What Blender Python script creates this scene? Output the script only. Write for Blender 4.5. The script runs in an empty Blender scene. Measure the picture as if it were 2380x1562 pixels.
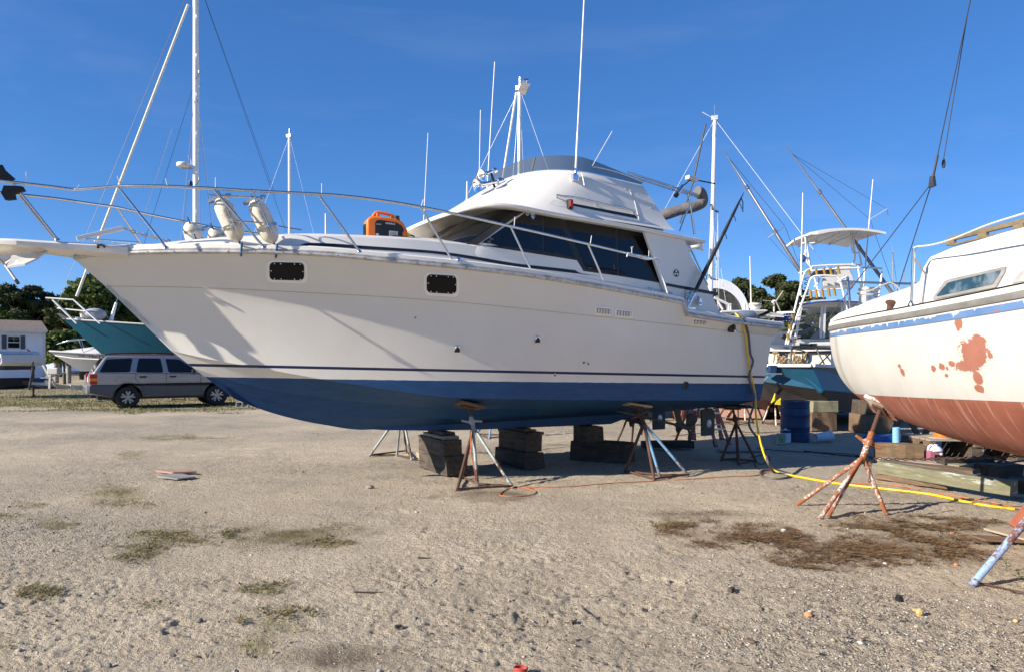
import bpy, math, random
import numpy as np
from mathutils import Vector, Matrix
from mathutils.bvhtree import BVHTree

random.seed(7)
SC = bpy.context.scene
COL = SC.collection
PI = math.pi
R = math.radians

# ---------------------------------------------------------------- camera
# the photograph was cropped, so its horizon lies below its middle: level camera with vertical shift
F, CU, VH, EYE = 1690.0, 1190.0, 838.0, 1.6
cam = bpy.data.cameras.new('camera')
cam.sensor_width = 36.0
cam.lens = 36.0 * F / 2380.0
cam.shift_y = (VH - 781.0) / 2380.0
cam.clip_start = 0.1
cam.clip_end = 3000
camo = bpy.data.objects.new('camera', cam)
camo.location = (0, 0, EYE)
camo.rotation_euler = (R(90), 0, 0)
COL.objects.link(camo)
SC.camera = camo

# ---------------------------------------------------------------- sky and sun
SUN_EL, SUN_AZ = 25.0, 204.5        # azimuth of the sun, counted from +X towards +Y
world = bpy.data.worlds.new('World')
SC.world = world
world.use_nodes = True
wn = world.node_tree
wn.nodes.clear()
wo = wn.nodes.new('ShaderNodeOutputWorld')
wb = wn.nodes.new('ShaderNodeBackground')
sky = wn.nodes.new('ShaderNodeTexSky')
sky.sky_type = 'NISHITA'
sky.sun_disc = False
sky.sun_elevation = R(SUN_EL)
sky.sun_rotation = R(90 - SUN_AZ)
sky.altitude = 5000
sky.air_density = 1.0
sky.dust_density = 0.0
sky.ozone_density = 4.0
# thin cirrus streaks
tc = wn.nodes.new('ShaderNodeTexCoord')
mp = wn.nodes.new('ShaderNodeMapping')
mp.inputs['Rotation'].default_value = (0.35, 0.5, 0.6)
mp.inputs['Scale'].default_value = (1.0, 5.0, 9.0)
nz = wn.nodes.new('ShaderNodeTexNoise')
nz.inputs['Scale'].default_value = 1.6
nz.inputs['Detail'].default_value = 6
nz.inputs['Roughness'].default_value = 0.55
cr = wn.nodes.new('ShaderNodeMapRange')
cr.inputs['From Min'].default_value = 0.54
cr.inputs['From Max'].default_value = 0.85
cr.inputs['To Max'].default_value = 0.08
mx = wn.nodes.new('ShaderNodeMixRGB')
mx.inputs['Color2'].default_value = (2.6, 2.9, 3.3, 1)
hs = wn.nodes.new('ShaderNodeHueSaturation')
hs.inputs['Saturation'].default_value = 1.5
hs.inputs['Hue'].default_value = 0.512
hs.inputs['Value'].default_value = 1.1
gm = wn.nodes.new('ShaderNodeGamma')
gm.inputs['Gamma'].default_value = 0.6
wn.links.new(tc.outputs['Generated'], mp.inputs['Vector'])
wn.links.new(mp.outputs['Vector'], nz.inputs['Vector'])
wn.links.new(nz.outputs['Fac'], cr.inputs['Value'])
wn.links.new(sky.outputs['Color'], gm.inputs['Color'])
wn.links.new(gm.outputs['Color'], hs.inputs['Color'])
wn.links.new(hs.outputs['Color'], mx.inputs['Color1'])
wn.links.new(cr.outputs['Result'], mx.inputs['Fac'])
wn.links.new(mx.outputs['Color'], wb.inputs['Color'])
wb.inputs['Strength'].default_value = 0.15
wn.links.new(wb.outputs['Background'], wo.inputs['Surface'])

sun = bpy.data.lights.new('sun', 'SUN')
sun.energy = 4.4
sun.angle = R(0.53)
sun.color = (1.0, 0.91, 0.79)
suno = bpy.data.objects.new('sun', sun)
sd = Vector((math.cos(R(SUN_EL)) * math.cos(R(SUN_AZ)), math.cos(R(SUN_EL)) * math.sin(R(SUN_AZ)), math.sin(R(SUN_EL))))
suno.rotation_euler = (-sd).to_track_quat('-Z', 'Y').to_euler()
suno.location = sd * 40
COL.objects.link(suno)

SC.view_settings.view_transform = 'Standard'
SC.view_settings.look = 'None'
SC.view_settings.exposure = 1.02
SC.view_settings.gamma = 1.0
SC.view_settings.use_curve_mapping = False
try:
    SC.cycles.max_bounces = 8
    SC.cycles.transparent_max_bounces = 12
except Exception:
    pass

# ---------------------------------------------------------------- measuring helpers
def P(u, v, Y):
    return Vector(((u - CU) * Y / F, Y, EYE + (VH - v) * Y / F))
def G(u, v, z=0.0):
    Y = (EYE - z) * F / (v - VH)
    return Vector(((u - CU) * Y / F, Y, z))

# ---------------------------------------------------------------- mesh builder
FRAME = {}
class MB:
    def __init__(self):
        self.v = []; self.f = []; self.m = []; self.attr = None
    def add(self, vs, fs, mi=0):
        o = len(self.v)
        self.v += [tuple(p) for p in vs]
        for f in fs:
            self.f.append(tuple(i + o for i in f)); self.m.append(mi)
        return self
    def box(self, c, size, rot=None, mi=0):
        hx, hy, hz = size[0] / 2, size[1] / 2, size[2] / 2
        vs = [Vector((x * hx, y * hy, z * hz)) for x in (-1, 1) for y in (-1, 1) for z in (-1, 1)]
        if rot is not None:
            vs = [rot @ p for p in vs]
        c = Vector(c)
        return self.add([p + c for p in vs], [(0, 1, 3, 2), (4, 6, 7, 5), (0, 4, 5, 1), (2, 3, 7, 6), (0, 2, 6, 4), (1, 5, 7, 3)], mi)
    def bar(self, a, b, w, h, mi=0, up=(0, 0, 1)):
        a, b = Vector(a), Vector(b)
        d = b - a; L = d.length; d.normalize()
        s = d.cross(Vector(up))
        if s.length < 1e-4: s = d.cross(Vector((0, 1, 0)))
        s.normalize(); n = s.cross(d)
        rot = Matrix((d, s, n)).transposed()
        return self.box((a + b) / 2, (L, w, h), rot, mi)
    def tube(self, pts, r, n=8, mi=0, closed=False, cap=True):
        pts = [Vector(p) for p in pts]
        k = len(pts)
        rr = r if isinstance(r, (list, tuple)) else [r] * k
        vs = []; prev = None
        for i, p in enumerate(pts):
            if closed:
                t = pts[(i + 1) % k] - pts[(i - 1) % k]
            else:
                t = pts[min(i + 1, k - 1)] - pts[max(i - 1, 0)]
            if t.length < 1e-9: t = Vector((0, 0, 1))
            t.normalize()
            if prev is None:
                a = Vector((0, 0, 1)) if abs(t.z) < 0.9 else Vector((1, 0, 0))
                x = t.cross(a).normalized()
            else:
                x = prev - t * prev.dot(t)
                if x.length < 1e-6: x = t.cross(Vector((0.3, 0.5, 0.8)))
                x.normalize()
            prev = x
            y = t.cross(x)
            for j in range(n):
                an = 2 * PI * j / n
                vs.append(p + (x * math.cos(an) + y * math.sin(an)) * rr[i])
        fs = []
        for i in range(k if closed else k - 1):
            i2 = (i + 1) % k
            for j in range(n):
                j2 = (j + 1) % n
                fs.append((i * n + j, i * n + j2, i2 * n + j2, i2 * n + j))
        if cap and not closed:
            fs.append(tuple(reversed(range(n)))); fs.append(tuple((k - 1) * n + j for j in range(n)))
        return self.add(vs, fs, mi)
    def lathe(self, prof, n=16, o=(0, 0, 0), axis=(0, 0, 1), mi=0, cap=True, sq=None):
        o = Vector(o); z = Vector(axis).normalized()
        a = Vector((1, 0, 0)) if abs(z.x) < 0.9 else Vector((0, 1, 0))
        x = (a - z * a.dot(z)).normalized(); y = z.cross(x)
        vs = []
        for (r, h) in prof:
            for j in range(n):
                an = 2 * PI * j / n
                vs.append(o + z * h + (x * math.cos(an) + y * math.sin(an)) * r)
        fs = []
        for i in range(len(prof) - 1):
            for j in range(n):
                j2 = (j + 1) % n
                fs.append((i * n + j, i * n + j2, (i + 1) * n + j2, (i + 1) * n + j))
        if cap:
            fs.append(tuple(reversed(range(n)))); k = len(prof) - 1
            fs.append(tuple(k * n + j for j in range(n)))
        return self.add(vs, fs, mi)
    def prism(self, poly, vec, mi=0):
        vec = Vector(vec); poly = [Vector(p) for p in poly]; n = len(poly)
        return self.add(poly + [p + vec for p in poly],
                        [tuple(reversed(range(n))), tuple(range(n, 2 * n))] + [(i, (i + 1) % n, n + (i + 1) % n, n + i) for i in range(n)], mi)
    def grid(self, rows, mi=0, closeu=False, closev=False):
        nr, nc = len(rows), len(rows[0])
        vs = [p for r in rows for p in r]
        fs = []
        for i in range(nr if closev else nr - 1):
            for j in range(nc if closeu else nc - 1):
                a, b = i, (i + 1) % nr; c, d = j, (j + 1) % nc
                fs.append((a * nc + c, a * nc + d, b * nc + d, b * nc + c))
        return self.add(vs, fs, mi)
    def sphere(self, c, r, nu=12, nv=8, mi=0):
        if not isinstance(r, (tuple, list)): r = (r, r, r)
        c = Vector(c); rows = []
        for i in range(nv + 1):
            ph = PI * i / nv
            rows.append([c + Vector((r[0] * math.sin(ph) * math.cos(2 * PI * j / nu), r[1] * math.sin(ph) * math.sin(2 * PI * j / nu), r[2] * math.cos(ph))) for j in range(nu)])
        return self.grid(rows, mi, closeu=True)
    def mirror_y(self):
        o = MB(); o.v = [(p[0], -p[1], p[2]) for p in self.v]; o.f = [tuple(reversed(f)) for f in self.f]; o.m = list(self.m)
        return o
    def build(self, name, mats, parent=None, loc=None, world=False, bevel=0, smooth=None, recalc=False, segs=2):
        me = bpy.data.meshes.new(name)
        vs = self.v
        if loc is not None and parent is None:
            l = Vector(loc); vs = [tuple(Vector(p) - l) for p in vs]
        if parent is not None and world:
            inv = FRAME[parent.name].inverted(); vs = [tuple(inv @ Vector(p)) for p in vs]
        me.from_pydata([tuple(p) for p in vs], [], self.f)
        if not isinstance(mats, (list, tuple)): mats = [mats]
        for m in mats: me.materials.append(m)
        if len(mats) > 1: me.polygons.foreach_set('material_index', self.m)
        if recalc:
            import bmesh
            bm = bmesh.new(); bm.from_mesh(me); bmesh.ops.recalc_face_normals(bm, faces=bm.faces[:]); bm.to_mesh(me); bm.free()
        if smooth is not None:
            me.polygons.foreach_set('use_smooth', [True] * len(me.polygons))
            me.set_sharp_from_angle(angle=R(smooth))
        me.update()
        ob = bpy.data.objects.new(name, me)
        COL.objects.link(ob)
        if parent is not None:
            ob.parent = parent
            if parent.name in FRAME: FRAME[ob.name] = FRAME[parent.name]
        elif loc is not None:
            ob.location = loc
        if bevel:
            b = ob.modifiers.new('bevel', 'BEVEL'); b.width = bevel; b.segments = segs; b.limit_method = 'ANGLE'; b.angle_limit = R(35)
        return ob

def tag(o, label=None, cat=None, group=None, kind=None):
    if label: o['label'] = label
    if cat: o['category'] = cat
    if group: o['group'] = group
    if kind: o['kind'] = kind
    return o
def thing(name, label, cat, loc=(0, 0, 0), rotz=0.0, group=None):
    o = bpy.data.objects.new(name, None); COL.objects.link(o)
    o.location = loc; o.rotation_euler = (0, 0, rotz); o.empty_display_size = 0.2
    FRAME[o.name] = Matrix.Translation(loc) @ Matrix.Rotation(rotz, 4, 'Z')
    return tag(o, label, cat, group)
def single(mb, name, mat, label, cat, loc, group=None, kind=None, **kw):
    return tag(mb.build(name, mat, None, loc=loc, **kw), label, cat, group, kind)
def copy_thing(o, loc=None, rotz=None, label=None, group=None):
    def cp(src, par):
        c = src.copy(); COL.objects.link(c)
        if par is not None: c.parent = par
        for ch in list(src.children): cp(ch, c)
        return c
    r = cp(o, None)
    if loc is not None: r.location = loc
    if rotz is not None: r.rotation_euler = (0, 0, rotz)
    if label: r['label'] = label
    if group: r['group'] = group
    return r
def spline(pts, n):
    """Catmull-Rom through pts, n points per span."""
    pts = [Vector(p) for p in pts]; out = []
    for i in range(len(pts) - 1):
        p0 = pts[max(i - 1, 0)]; p1 = pts[i]; p2 = pts[i + 1]; p3 = pts[min(i + 2, len(pts) - 1)]
        for k in range(n):
            t = k / n
            out.append(0.5 * ((2 * p1) + (p2 - p0) * t + (2 * p0 - 5 * p1 + 4 * p2 - p3) * t * t + (3 * p1 - p0 - 3 * p2 + p3) * t ** 3))
    out.append(pts[-1]); return out
def text_into(mb, s, o, xd, yd, size, mi=0, off=0.0, depth=0.004, shear=0.0, spacing=1.0, bold=0.0):
    cu = bpy.data.curves.new('t', 'FONT'); cu.body = s; cu.size = size; cu.shear = shear; cu.space_character = spacing
    cu.offset = bold; cu.extrude = depth / 2; cu.resolution_u = 3
    ob = bpy.data.objects.new('t', cu); COL.objects.link(ob)
    dg = bpy.context.evaluated_depsgraph_get()
    me = bpy.data.meshes.new_from_object(ob.evaluated_get(dg))
    o, xd, yd = Vector(o), Vector(xd).normalized(), Vector(yd).normalized(); zd = xd.cross(yd)
    vs = [o + xd * v.co.x + yd * v.co.y + zd * (v.co.z + off) for v in me.vertices]
    mb.add(vs, [tuple(p.vertices) for p in me.polygons], mi)
    w = max((v.co.x for v in me.vertices), default=0)
    bpy.data.objects.remove(ob); bpy.data.meshes.remove(me); bpy.data.curves.remove(cu)
    return w
def chain_into(mb, pts, L=0.05, w=0.032, r=0.006, mi=0):
    pts = [Vector(p) for p in pts]
    seg = [0]
    for a, b in zip(pts, pts[1:]): seg.append(seg[-1] + (b - a).length)
    n = int(seg[-1] / (L * 0.78)); k = 0
    for i in range(n):
        d = (i + 0.5) * seg[-1] / n
        while k < len(seg) - 2 and seg[k + 1] < d: k += 1
        t = (d - seg[k]) / max(seg[k + 1] - seg[k], 1e-6)
        c = pts[k].lerp(pts[k + 1], t); ax = (pts[k + 1] - pts[k]).normalized()
        a = Vector((0, 0, 1)) if abs(ax.z) < 0.8 else Vector((1, 0, 0))
        s = ax.cross(a).normalized()
        if i % 2: s = ax.cross(s)
        ring = []
        for q in range(8):
            an = 2 * PI * q / 8
            ring.append(c + ax * (L / 2 - r) * math.cos(an) + s * (w / 2 - r) * math.sin(an))
        mb.tube(ring, r, 4, mi, closed=True)

# ---------------------------------------------------------------- materials
def nmat(name):
    m = bpy.data.materials.new(name); m.use_nodes = True
    nt = m.node_tree; b = nt.nodes['Principled BSDF']
    return m, nt, b
def nd(nt, t, ins=None, **props):
    n = nt.nodes.new(t)
    for k, v in props.items(): setattr(n, k, v)
    for k, v in (ins or {}).items():
        if hasattr(v, 'is_output') or isinstance(v, bpy.types.NodeSocket): nt.links.new(v, n.inputs[k])
        else: n.inputs[k].default_value = v
    return n
def c4(c): return (c[0], c[1], c[2], 1.0)
def objco(nt, scale=None):
    t = nd(nt, 'ShaderNodeTexCoord')
    if scale is None: return t.outputs['Object']
    m = nd(nt, 'ShaderNodeMapping', {'Vector': t.outputs['Object'], 'Scale': scale}); return m.outputs['Vector']
def noise(nt, vec, scale, detail=4, rough=0.55):
    return nd(nt, 'ShaderNodeTexNoise', {'Vector': vec, 'Scale': scale, 'Detail': detail, 'Roughness': rough}).outputs['Fac']
def rng(nt, val, a, b, c=0.0, d=1.0):
    return nd(nt, 'ShaderNodeMapRange', {'Value': val, 'From Min': a, 'From Max': b, 'To Min': c, 'To Max': d}).outputs['Result']
def mix(nt, fac, a, b, bt='MIX'):
    n = nt.nodes.new('ShaderNodeMixRGB'); n.blend_type = bt
    for k, v in (('Fac', fac), ('Color1', a), ('Color2', b)):
        if isinstance(v, bpy.types.NodeSocket): nt.links.new(v, n.inputs[k])
        elif k == 'Fac': n.inputs[k].default_value = v
        else: n.inputs[k].default_value = c4(v)
    return n.outputs['Color']
def math_(nt, op, a, b=0.0):
    n = nt.nodes.new('ShaderNodeMath'); n.operation = op
    for i, v in enumerate((a, b)):
        if isinstance(v, bpy.types.NodeSocket): nt.links.new(v, n.inputs[i])
        else: n.inputs[i].default_value = v
    return n.outputs[0]
def bumpit(nt, b, h, dist, strength=1.0):
    n = nd(nt, 'ShaderNodeBump', {'Height': h, 'Distance': dist, 'Strength': strength})
    nt.links.new(n.outputs['Normal'], b.inputs['Normal'])
def pbr(name, col, rough=0.5, metal=0.0, var=0.12, vs=6.0, bump=0.0, bs=40.0, spec=0.5, coat=0.0, scale=None, dirt=None, dirts=2.0, dirtr=(0.55, 0.8)):
    m, nt, b = nmat(name)
    co = objco(nt, scale)
    n1 = noise(nt, co, vs, 5)
    c = mix(nt, rng(nt, n1, 0.3, 0.7), tuple(x * (1 - var) for x in col), tuple(min(1, x * (1 + var)) for x in col))
    if dirt:
        n2 = noise(nt, co, dirts, 7, 0.65)
        c = mix(nt, rng(nt, n2, dirtr[0], dirtr[1], 0, 0.8), c, dirt)
    nt.links.new(c, b.inputs['Base Color'])
    nt.links.new(rng(nt, n1, 0.2, 0.8, rough * 0.85, min(1, rough * 1.15)), b.inputs['Roughness'])
    b.inputs['Metallic'].default_value = metal
    b.inputs['Specular IOR Level'].default_value = spec
    b.inputs['Coat Weight'].default_value = coat
    if bump: bumpit(nt, b, noise(nt, co, bs, 4), bump)
    return m
def rusty(name, paint, amount=0.5, scale=9.0, rust=(0.16, 0.055, 0.02)):
    m, nt, b = nmat(name)
    co = objco(nt)
    n1 = math_(nt, 'ADD', math_(nt, 'MULTIPLY', noise(nt, co, scale * 0.22, 3), 0.5), math_(nt, 'MULTIPLY', noise(nt, co, scale * 2.2, 9, 0.75), 0.5)); n2 = noise(nt, co, scale * 4, 5)
    k = rng(nt, n1, 1 - amount - 0.03, 1 - amount + 0.03)
    rc = mix(nt, n2, tuple(x * 0.55 for x in rust), tuple(x * 1.5 for x in rust))
    c = mix(nt, k, paint, rc)
    nt.links.new(c, b.inputs['Base Color'])
    nt.links.new(rng(nt, k, 0, 1, 0.45, 0.9), b.inputs['Roughness'])
    bumpit(nt, b, n1, 0.006)
    return m
def wood(name, a, b_, scale=(3, 30, 30), rough=0.85, bump=0.006):
    m, nt, b = nmat(name)
    co = objco(nt, scale)
    n1 = noise(nt, co, 1.0, 7, 0.65); n2 = noise(nt, objco(nt), 3.0, 5)
    c = mix(nt, rng(nt, n1, 0.3, 0.7), a, b_)
    c = mix(nt, rng(nt, n2, 0.45, 0.75, 0, 0.6), c, tuple(x * 0.5 for x in a))
    nt.links.new(c, b.inputs['Base Color'])
    b.inputs['Roughness'].default_value = rough
    bumpit(nt, b, n1, bump)
    return m
def island(name, cols, rough=0.8, spec=0.3, transl=0.0, var=0.0):
    m, nt, b = nmat(name)
    g = nd(nt, 'ShaderNodeNewGeometry')
    r = nd(nt, 'ShaderNodeValToRGB', {'Fac': g.outputs['Random Per Island']})
    r.color_ramp.interpolation = 'LINEAR'
    e = r.color_ramp.elements
    while len(e) < len(cols): e.new(0.5)
    for i, c in enumerate(cols):
        e[i].position = i / max(1, len(cols) - 1); e[i].color = c4(c)
    col = r.outputs['Color']
    if var:
        n1 = noise(nt, objco(nt), var, 4)
        col = mix(nt, rng(nt, n1, 0.3, 0.7, 0.0, 0.6), col, tuple(x * 0.45 for x in cols[0]))
    nt.links.new(col, b.inputs['Base Color'])
    b.inputs['Roughness'].default_value = rough
    b.inputs['Specular IOR Level'].default_value = spec
    if transl:
        tr = nd(nt, 'ShaderNodeBsdfTranslucent', {'Color': col})
        ms = nd(nt, 'ShaderNodeMixShader', {'Fac': transl, 1: b.outputs['BSDF'], 2: tr.outputs['BSDF']})
        nt.links.new(ms.outputs['Shader'], nt.nodes['Material Output'].inputs['Surface'])
    return m
def glassy(name, tint, opac, rough=0.03):
    """thin tinted sheet: part clear, part dark, with its mirror reflection"""
    m, nt, b = nmat(name)
    b.inputs['Base Color'].default_value = c4(tint); b.inputs['Roughness'].default_value = rough
    tr = nd(nt, 'ShaderNodeBsdfTransparent', {'Color': (0.75, 0.78, 0.8, 1)})
    ms = nd(nt, 'ShaderNodeMixShader', {'Fac': opac, 1: tr.outputs['BSDF'], 2: b.outputs['BSDF']})
    nt.links.new(ms.outputs['Shader'], nt.nodes['Material Output'].inputs['Surface'])
    return m

M = {}
M['gel'] = pbr('gelcoat_white', (0.71, 0.68, 0.62), 0.32, var=0.03, vs=2.5, spec=0.5, coat=0.15)
M['gel_deck'] = pbr('gelcoat_deck', (0.72, 0.69, 0.63), 0.45, var=0.03, vs=3)
M['white'] = pbr('white_paint', (0.62, 0.61, 0.585), 0.4, var=0.04)
M['white2'] = pbr('white_weathered', (0.62, 0.60, 0.55), 0.55, var=0.08, dirt=(0.3, 0.28, 0.24), dirts=3, dirtr=(0.58, 0.9))
M['steel'] = pbr('stainless', (0.62, 0.62, 0.61), 0.16, 1.0, var=0.06, vs=20)
M['chrome'] = pbr('chrome', (0.8, 0.8, 0.8), 0.06, 1.0, var=0.02)
M['alu'] = pbr('aluminium', (0.58, 0.58, 0.57), 0.33, 1.0, var=0.08, vs=14)
M['alu_white'] = pbr('painted_tube', (0.74, 0.74, 0.73), 0.3, 0.0, var=0.04)
M['black'] = pbr('black_plastic', (0.012, 0.012, 0.013), 0.4, var=0.2)
M['black_matte'] = pbr('black_matte', (0.008, 0.008, 0.009), 0.55, var=0.2, spec=0.2)
M['rubber'] = pbr('rubber', (0.02, 0.02, 0.02), 0.8, var=0.2)
M['glass_dark'] = pbr('dark_glass', (0.006, 0.007, 0.009), 0.03, var=0.0, spec=0.6)
M['frame_dark'] = pbr('window_frame', (0.022, 0.020, 0.019), 0.35, var=0.15)
M['grey_fabric'] = pbr('grey_canvas', (0.13, 0.12, 0.125), 0.9, var=0.2, vs=9, bump=0.01, bs=25)
M['orange'] = pbr('orange_plastic', (0.80, 0.17, 0.015), 0.42, var=0.06)
M['sticker'] = pbr('sticker_paper', (0.62, 0.60, 0.58), 0.6, var=0.05)
M['red'] = pbr('red_plastic', (0.45, 0.02, 0.02), 0.4)
M['yellow'] = pbr('yellow_cord', (0.78, 0.50, 0.01), 0.45, var=0.1)
M['grey_cord'] = pbr('grey_hose', (0.10, 0.095, 0.09), 0.6, var=0.2)
M['orange_rope'] = pbr('orange_rope', (0.45, 0.13, 0.05), 0.8, var=0.2, vs=60)
M['blue_rope'] = pbr('blue_rope', (0.02, 0.10, 0.22), 0.8, var=0.3, vs=60)
M['black_rope'] = pbr('black_rope', (0.02, 0.02, 0.022), 0.85, var=0.3)
M['zip'] = pbr('zip_tie', (0.75, 0.74, 0.72), 0.4)
M['rust_blue'] = rusty('rusty_blue_pipe', (0.13, 0.27, 0.42), 0.45, rust=(0.11, 0.05, 0.028))
M['rust_pale'] = rusty('rusty_pale_pipe', (0.27, 0.31, 0.30), 0.46, rust=(0.11, 0.05, 0.028))
M['rust'] = rusty('rusty_pipe', (0.13, 0.075, 0.05), 0.6, rust=(0.085, 0.042, 0.026))
M['rust_white'] = rusty('rusty_white_pipe', (0.62, 0.57, 0.53), 0.53, 19, rust=(0.25, 0.085, 0.03))
M['rust_lblue'] = rusty('rusty_light_blue_pipe', (0.26, 0.38, 0.56), 0.46, 17, rust=(0.14, 0.05, 0.03))
M['rust_chain'] = rusty('rusty_chain', (0.06, 0.045, 0.04), 0.5, 20, rust=(0.09, 0.035, 0.015))
M['timber'] = wood('old_timber', (0.022, 0.017, 0.013), (0.13, 0.10, 0.072), (2.5, 26, 26))
M['timber2'] = wood('brown_timber', (0.11, 0.068, 0.04), (0.21, 0.135, 0.08))
M['timber3'] = wood('pale_board', (0.30, 0.25, 0.18), (0.44, 0.37, 0.28))
M['timber_green'] = wood('treated_timber', (0.17, 0.165, 0.10), (0.28, 0.265, 0.17))
M['timber_black'] = wood('black_timber', (0.018, 0.015, 0.013), (0.095, 0.08, 0.062), (2.5, 26, 26))
M['plyred'] = wood('reddish_board', (0.33, 0.19, 0.14), (0.45, 0.28, 0.21))
M['plygrey'] = wood('grey_board', (0.20, 0.19, 0.18), (0.30, 0.29, 0.27))
M['fender'] = pbr('fender_vinyl', (0.70, 0.64, 0.52), 0.55, var=0.08, dirt=(0.22, 0.17, 0.10), dirts=7, dirtr=(0.5, 0.8))
M['prop'] = pbr('grey_antifoul', (0.085, 0.085, 0.08), 0.75, var=0.2, vs=20)
M['zinc'] = pbr('zinc_anode', (0.52, 0.52, 0.51), 0.4, 0.7)
M['navy'] = pbr('navy_paint', (0.012, 0.025, 0.09), 0.4)
M['drum_blue'] = pbr('blue_drum', (0.012, 0.035, 0.10), 0.5, var=0.25, vs=4, dirt=(0.06, 0.045, 0.035), dirts=9, dirtr=(0.62, 0.8))
M['tote'] = pbr('tote_black', (0.035, 0.035, 0.035), 0.5)
M['tote_lid'] = pbr('tote_yellow', (0.78, 0.62, 0.02), 0.45)
M['bucket'] = pbr('bucket_white', (0.62, 0.68, 0.78), 0.4)
M['ladder'] = pbr('ladder_red', (0.42, 0.11, 0.06), 0.5, var=0.15)
M['cblock'] = pbr('concrete', (0.33, 0.32, 0.30), 0.9, var=0.2, bump=0.01, bs=60)
# ================================================================ GROUND
rs = np.random.RandomState(11)
TAB = rs.rand(4, 256, 256)
def vnoise(x, y, k=0):
    xi = np.floor(x).astype(int); yi = np.floor(y).astype(int)
    fx = x - xi; fy = y - yi
    fx = fx * fx * (3 - 2 * fx); fy = fy * fy * (3 - 2 * fy)
    T = TAB[k % 4]; a = xi & 255; b = (xi + 1) & 255; c = yi & 255; d = (yi + 1) & 255
    return (T[a, c] * (1 - fx) + T[b, c] * fx) * (1 - fy) + (T[a, d] * (1 - fx) + T[b, d] * fx) * fy - 0.5
def ground_h(x, y):
    h = 0.05 * vnoise(x * 0.35, y * 0.35, 0) + 0.024 * vnoise(x * 1.1 + 7, y * 1.3, 1) + 0.013 * vnoise(x * 2.9, y * 3.1 + 4, 2)
    mid = vnoise(x * 0.8 + 3, y * 0.8 + 11, 3)
    rough = np.clip(0.75 + 1.3 * mid, 0.3, 1.6)
    h += rough * (0.007 * vnoise(x * 7.3, y * 7.9, 3) + 0.009 * vnoise(x * 15.1, y * 16.3, 0) + 0.013 * vnoise(x * 31.0 + 5, y * 33.0, 1) + 0.010 * vnoise(x * 63.0, y * 61.0, 2))
    # shallow tyre ruts with tread bars
    for (x0, y0, ang, w, dep) in ((-2.2, 3.4, 25, 0.12, 0.010), (-1.5, 3.2, 27, 0.12, 0.010), (-6, 15.0, 4, 0.13, 0.012), (-6, 16.8, 5, 0.13, 0.012), (0.3, 4.6, 20, 0.11, 0.012), (-5, 12.4, 6, 0.12, 0.010), (-3.5, 5.2, 12, 0.13, 0.013), (-3.2, 6.9, 10, 0.13, 0.012), (-0.4, 6.3, 28, 0.12, 0.012)):
        ca, sa = math.cos(R(ang)), math.sin(R(ang))
        al = (x - x0) * ca + (y - y0) * sa; ac = -(x - x0) * sa + (y - y0) * ca + 0.08 * np.sin(al * 0.5)
        mk = np.clip(1.3 - np.abs(ac / w) ** 2, 0, 1) * np.clip(0.5 + 2.0 * vnoise(al * 0.6, ac * 0 + x0, 2), 0, 1)
        h -= dep * mk * (0.45 + 0.75 * (np.sin(al * 2 * PI / 0.085 + 3 * np.abs(ac) / w) > 0))
    return h - 0.012
# footprints (shallow, soled)
FEET = []
for i in range(260):
    u = 900 + rs.rand() * 1300; v = 1105 + 330 * rs.rand() ** 1.3
    g = G(u, v); FEET.append((g.x, g.y, rs.rand() * PI, 0.14 + 0.02 * rs.rand()))
for i in range(30):
    g = G(rs.rand() * 2380, 1150 + 390 * rs.rand()); FEET.append((g.x, g.y, rs.rand() * PI, 0.14))
def grid_axis():
    a = np.arange(-1.05, 1.0501, 0.0034)
    out = np.concatenate([np.linspace(1.12, 2.2, 18), np.geomspace(2.4, 160, 22)])
    return np.concatenate([-out[::-1], a, out])
gx = grid_axis()
ys = np.concatenate([-np.geomspace(260, 1.2, 16), np.linspace(-0.6, 2.6, 10), 2.7 * np.exp(np.arange(0, math.log(42 / 2.7), 0.0039)), np.geomspace(44, 900, 26)])
sc = np.maximum(ys, 2.7)
sc = np.where(ys > 42, 42 + (ys - 42) * 0.6, sc)
sc = np.where(ys < 2.6, 2.7, sc)
GX = gx[None, :] * sc[:, None]; GY = np.repeat(ys[:, None], len(gx), 1)
H = ground_h(GX, GY)
fade = np.clip((60 - np.abs(GY)) / 20, 0, 1) * np.clip((60 - np.abs(GX)) / 20, 0, 1)
H = H * fade
for (fx, fy, fa, fl) in FEET:
    r0 = np.searchsorted(ys, fy - 0.2); r1 = np.searchsorted(ys, fy + 0.2)
    if r1 <= r0: continue
    s_ = sc[(r0 + r1) // 2]
    c0 = np.searchsorted(gx, (fx - 0.2) / s_); c1 = np.searchsorted(gx, (fx + 0.2) / s_)
    X = GX[r0:r1, c0:c1] - fx; Y = GY[r0:r1, c0:c1] - fy
    a = X * math.cos(fa) + Y * math.sin(fa); b = -X * math.sin(fa) + Y * math.cos(fa)
    d = (a / fl) ** 2 + (b / 0.055) ** 2
    H[r0:r1, c0:c1] += np.where(d < 1, -0.006 + 0.004 * np.sin(a * 2 * PI / 0.034), np.where(d < 1.7, 0.007 * (1.7 - d), 0))
def gh(x, y):
    return float(ground_h(np.array([x]), np.array([y]))[0]) if abs(x) < 60 and abs(y) < 40 else -0.012

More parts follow.
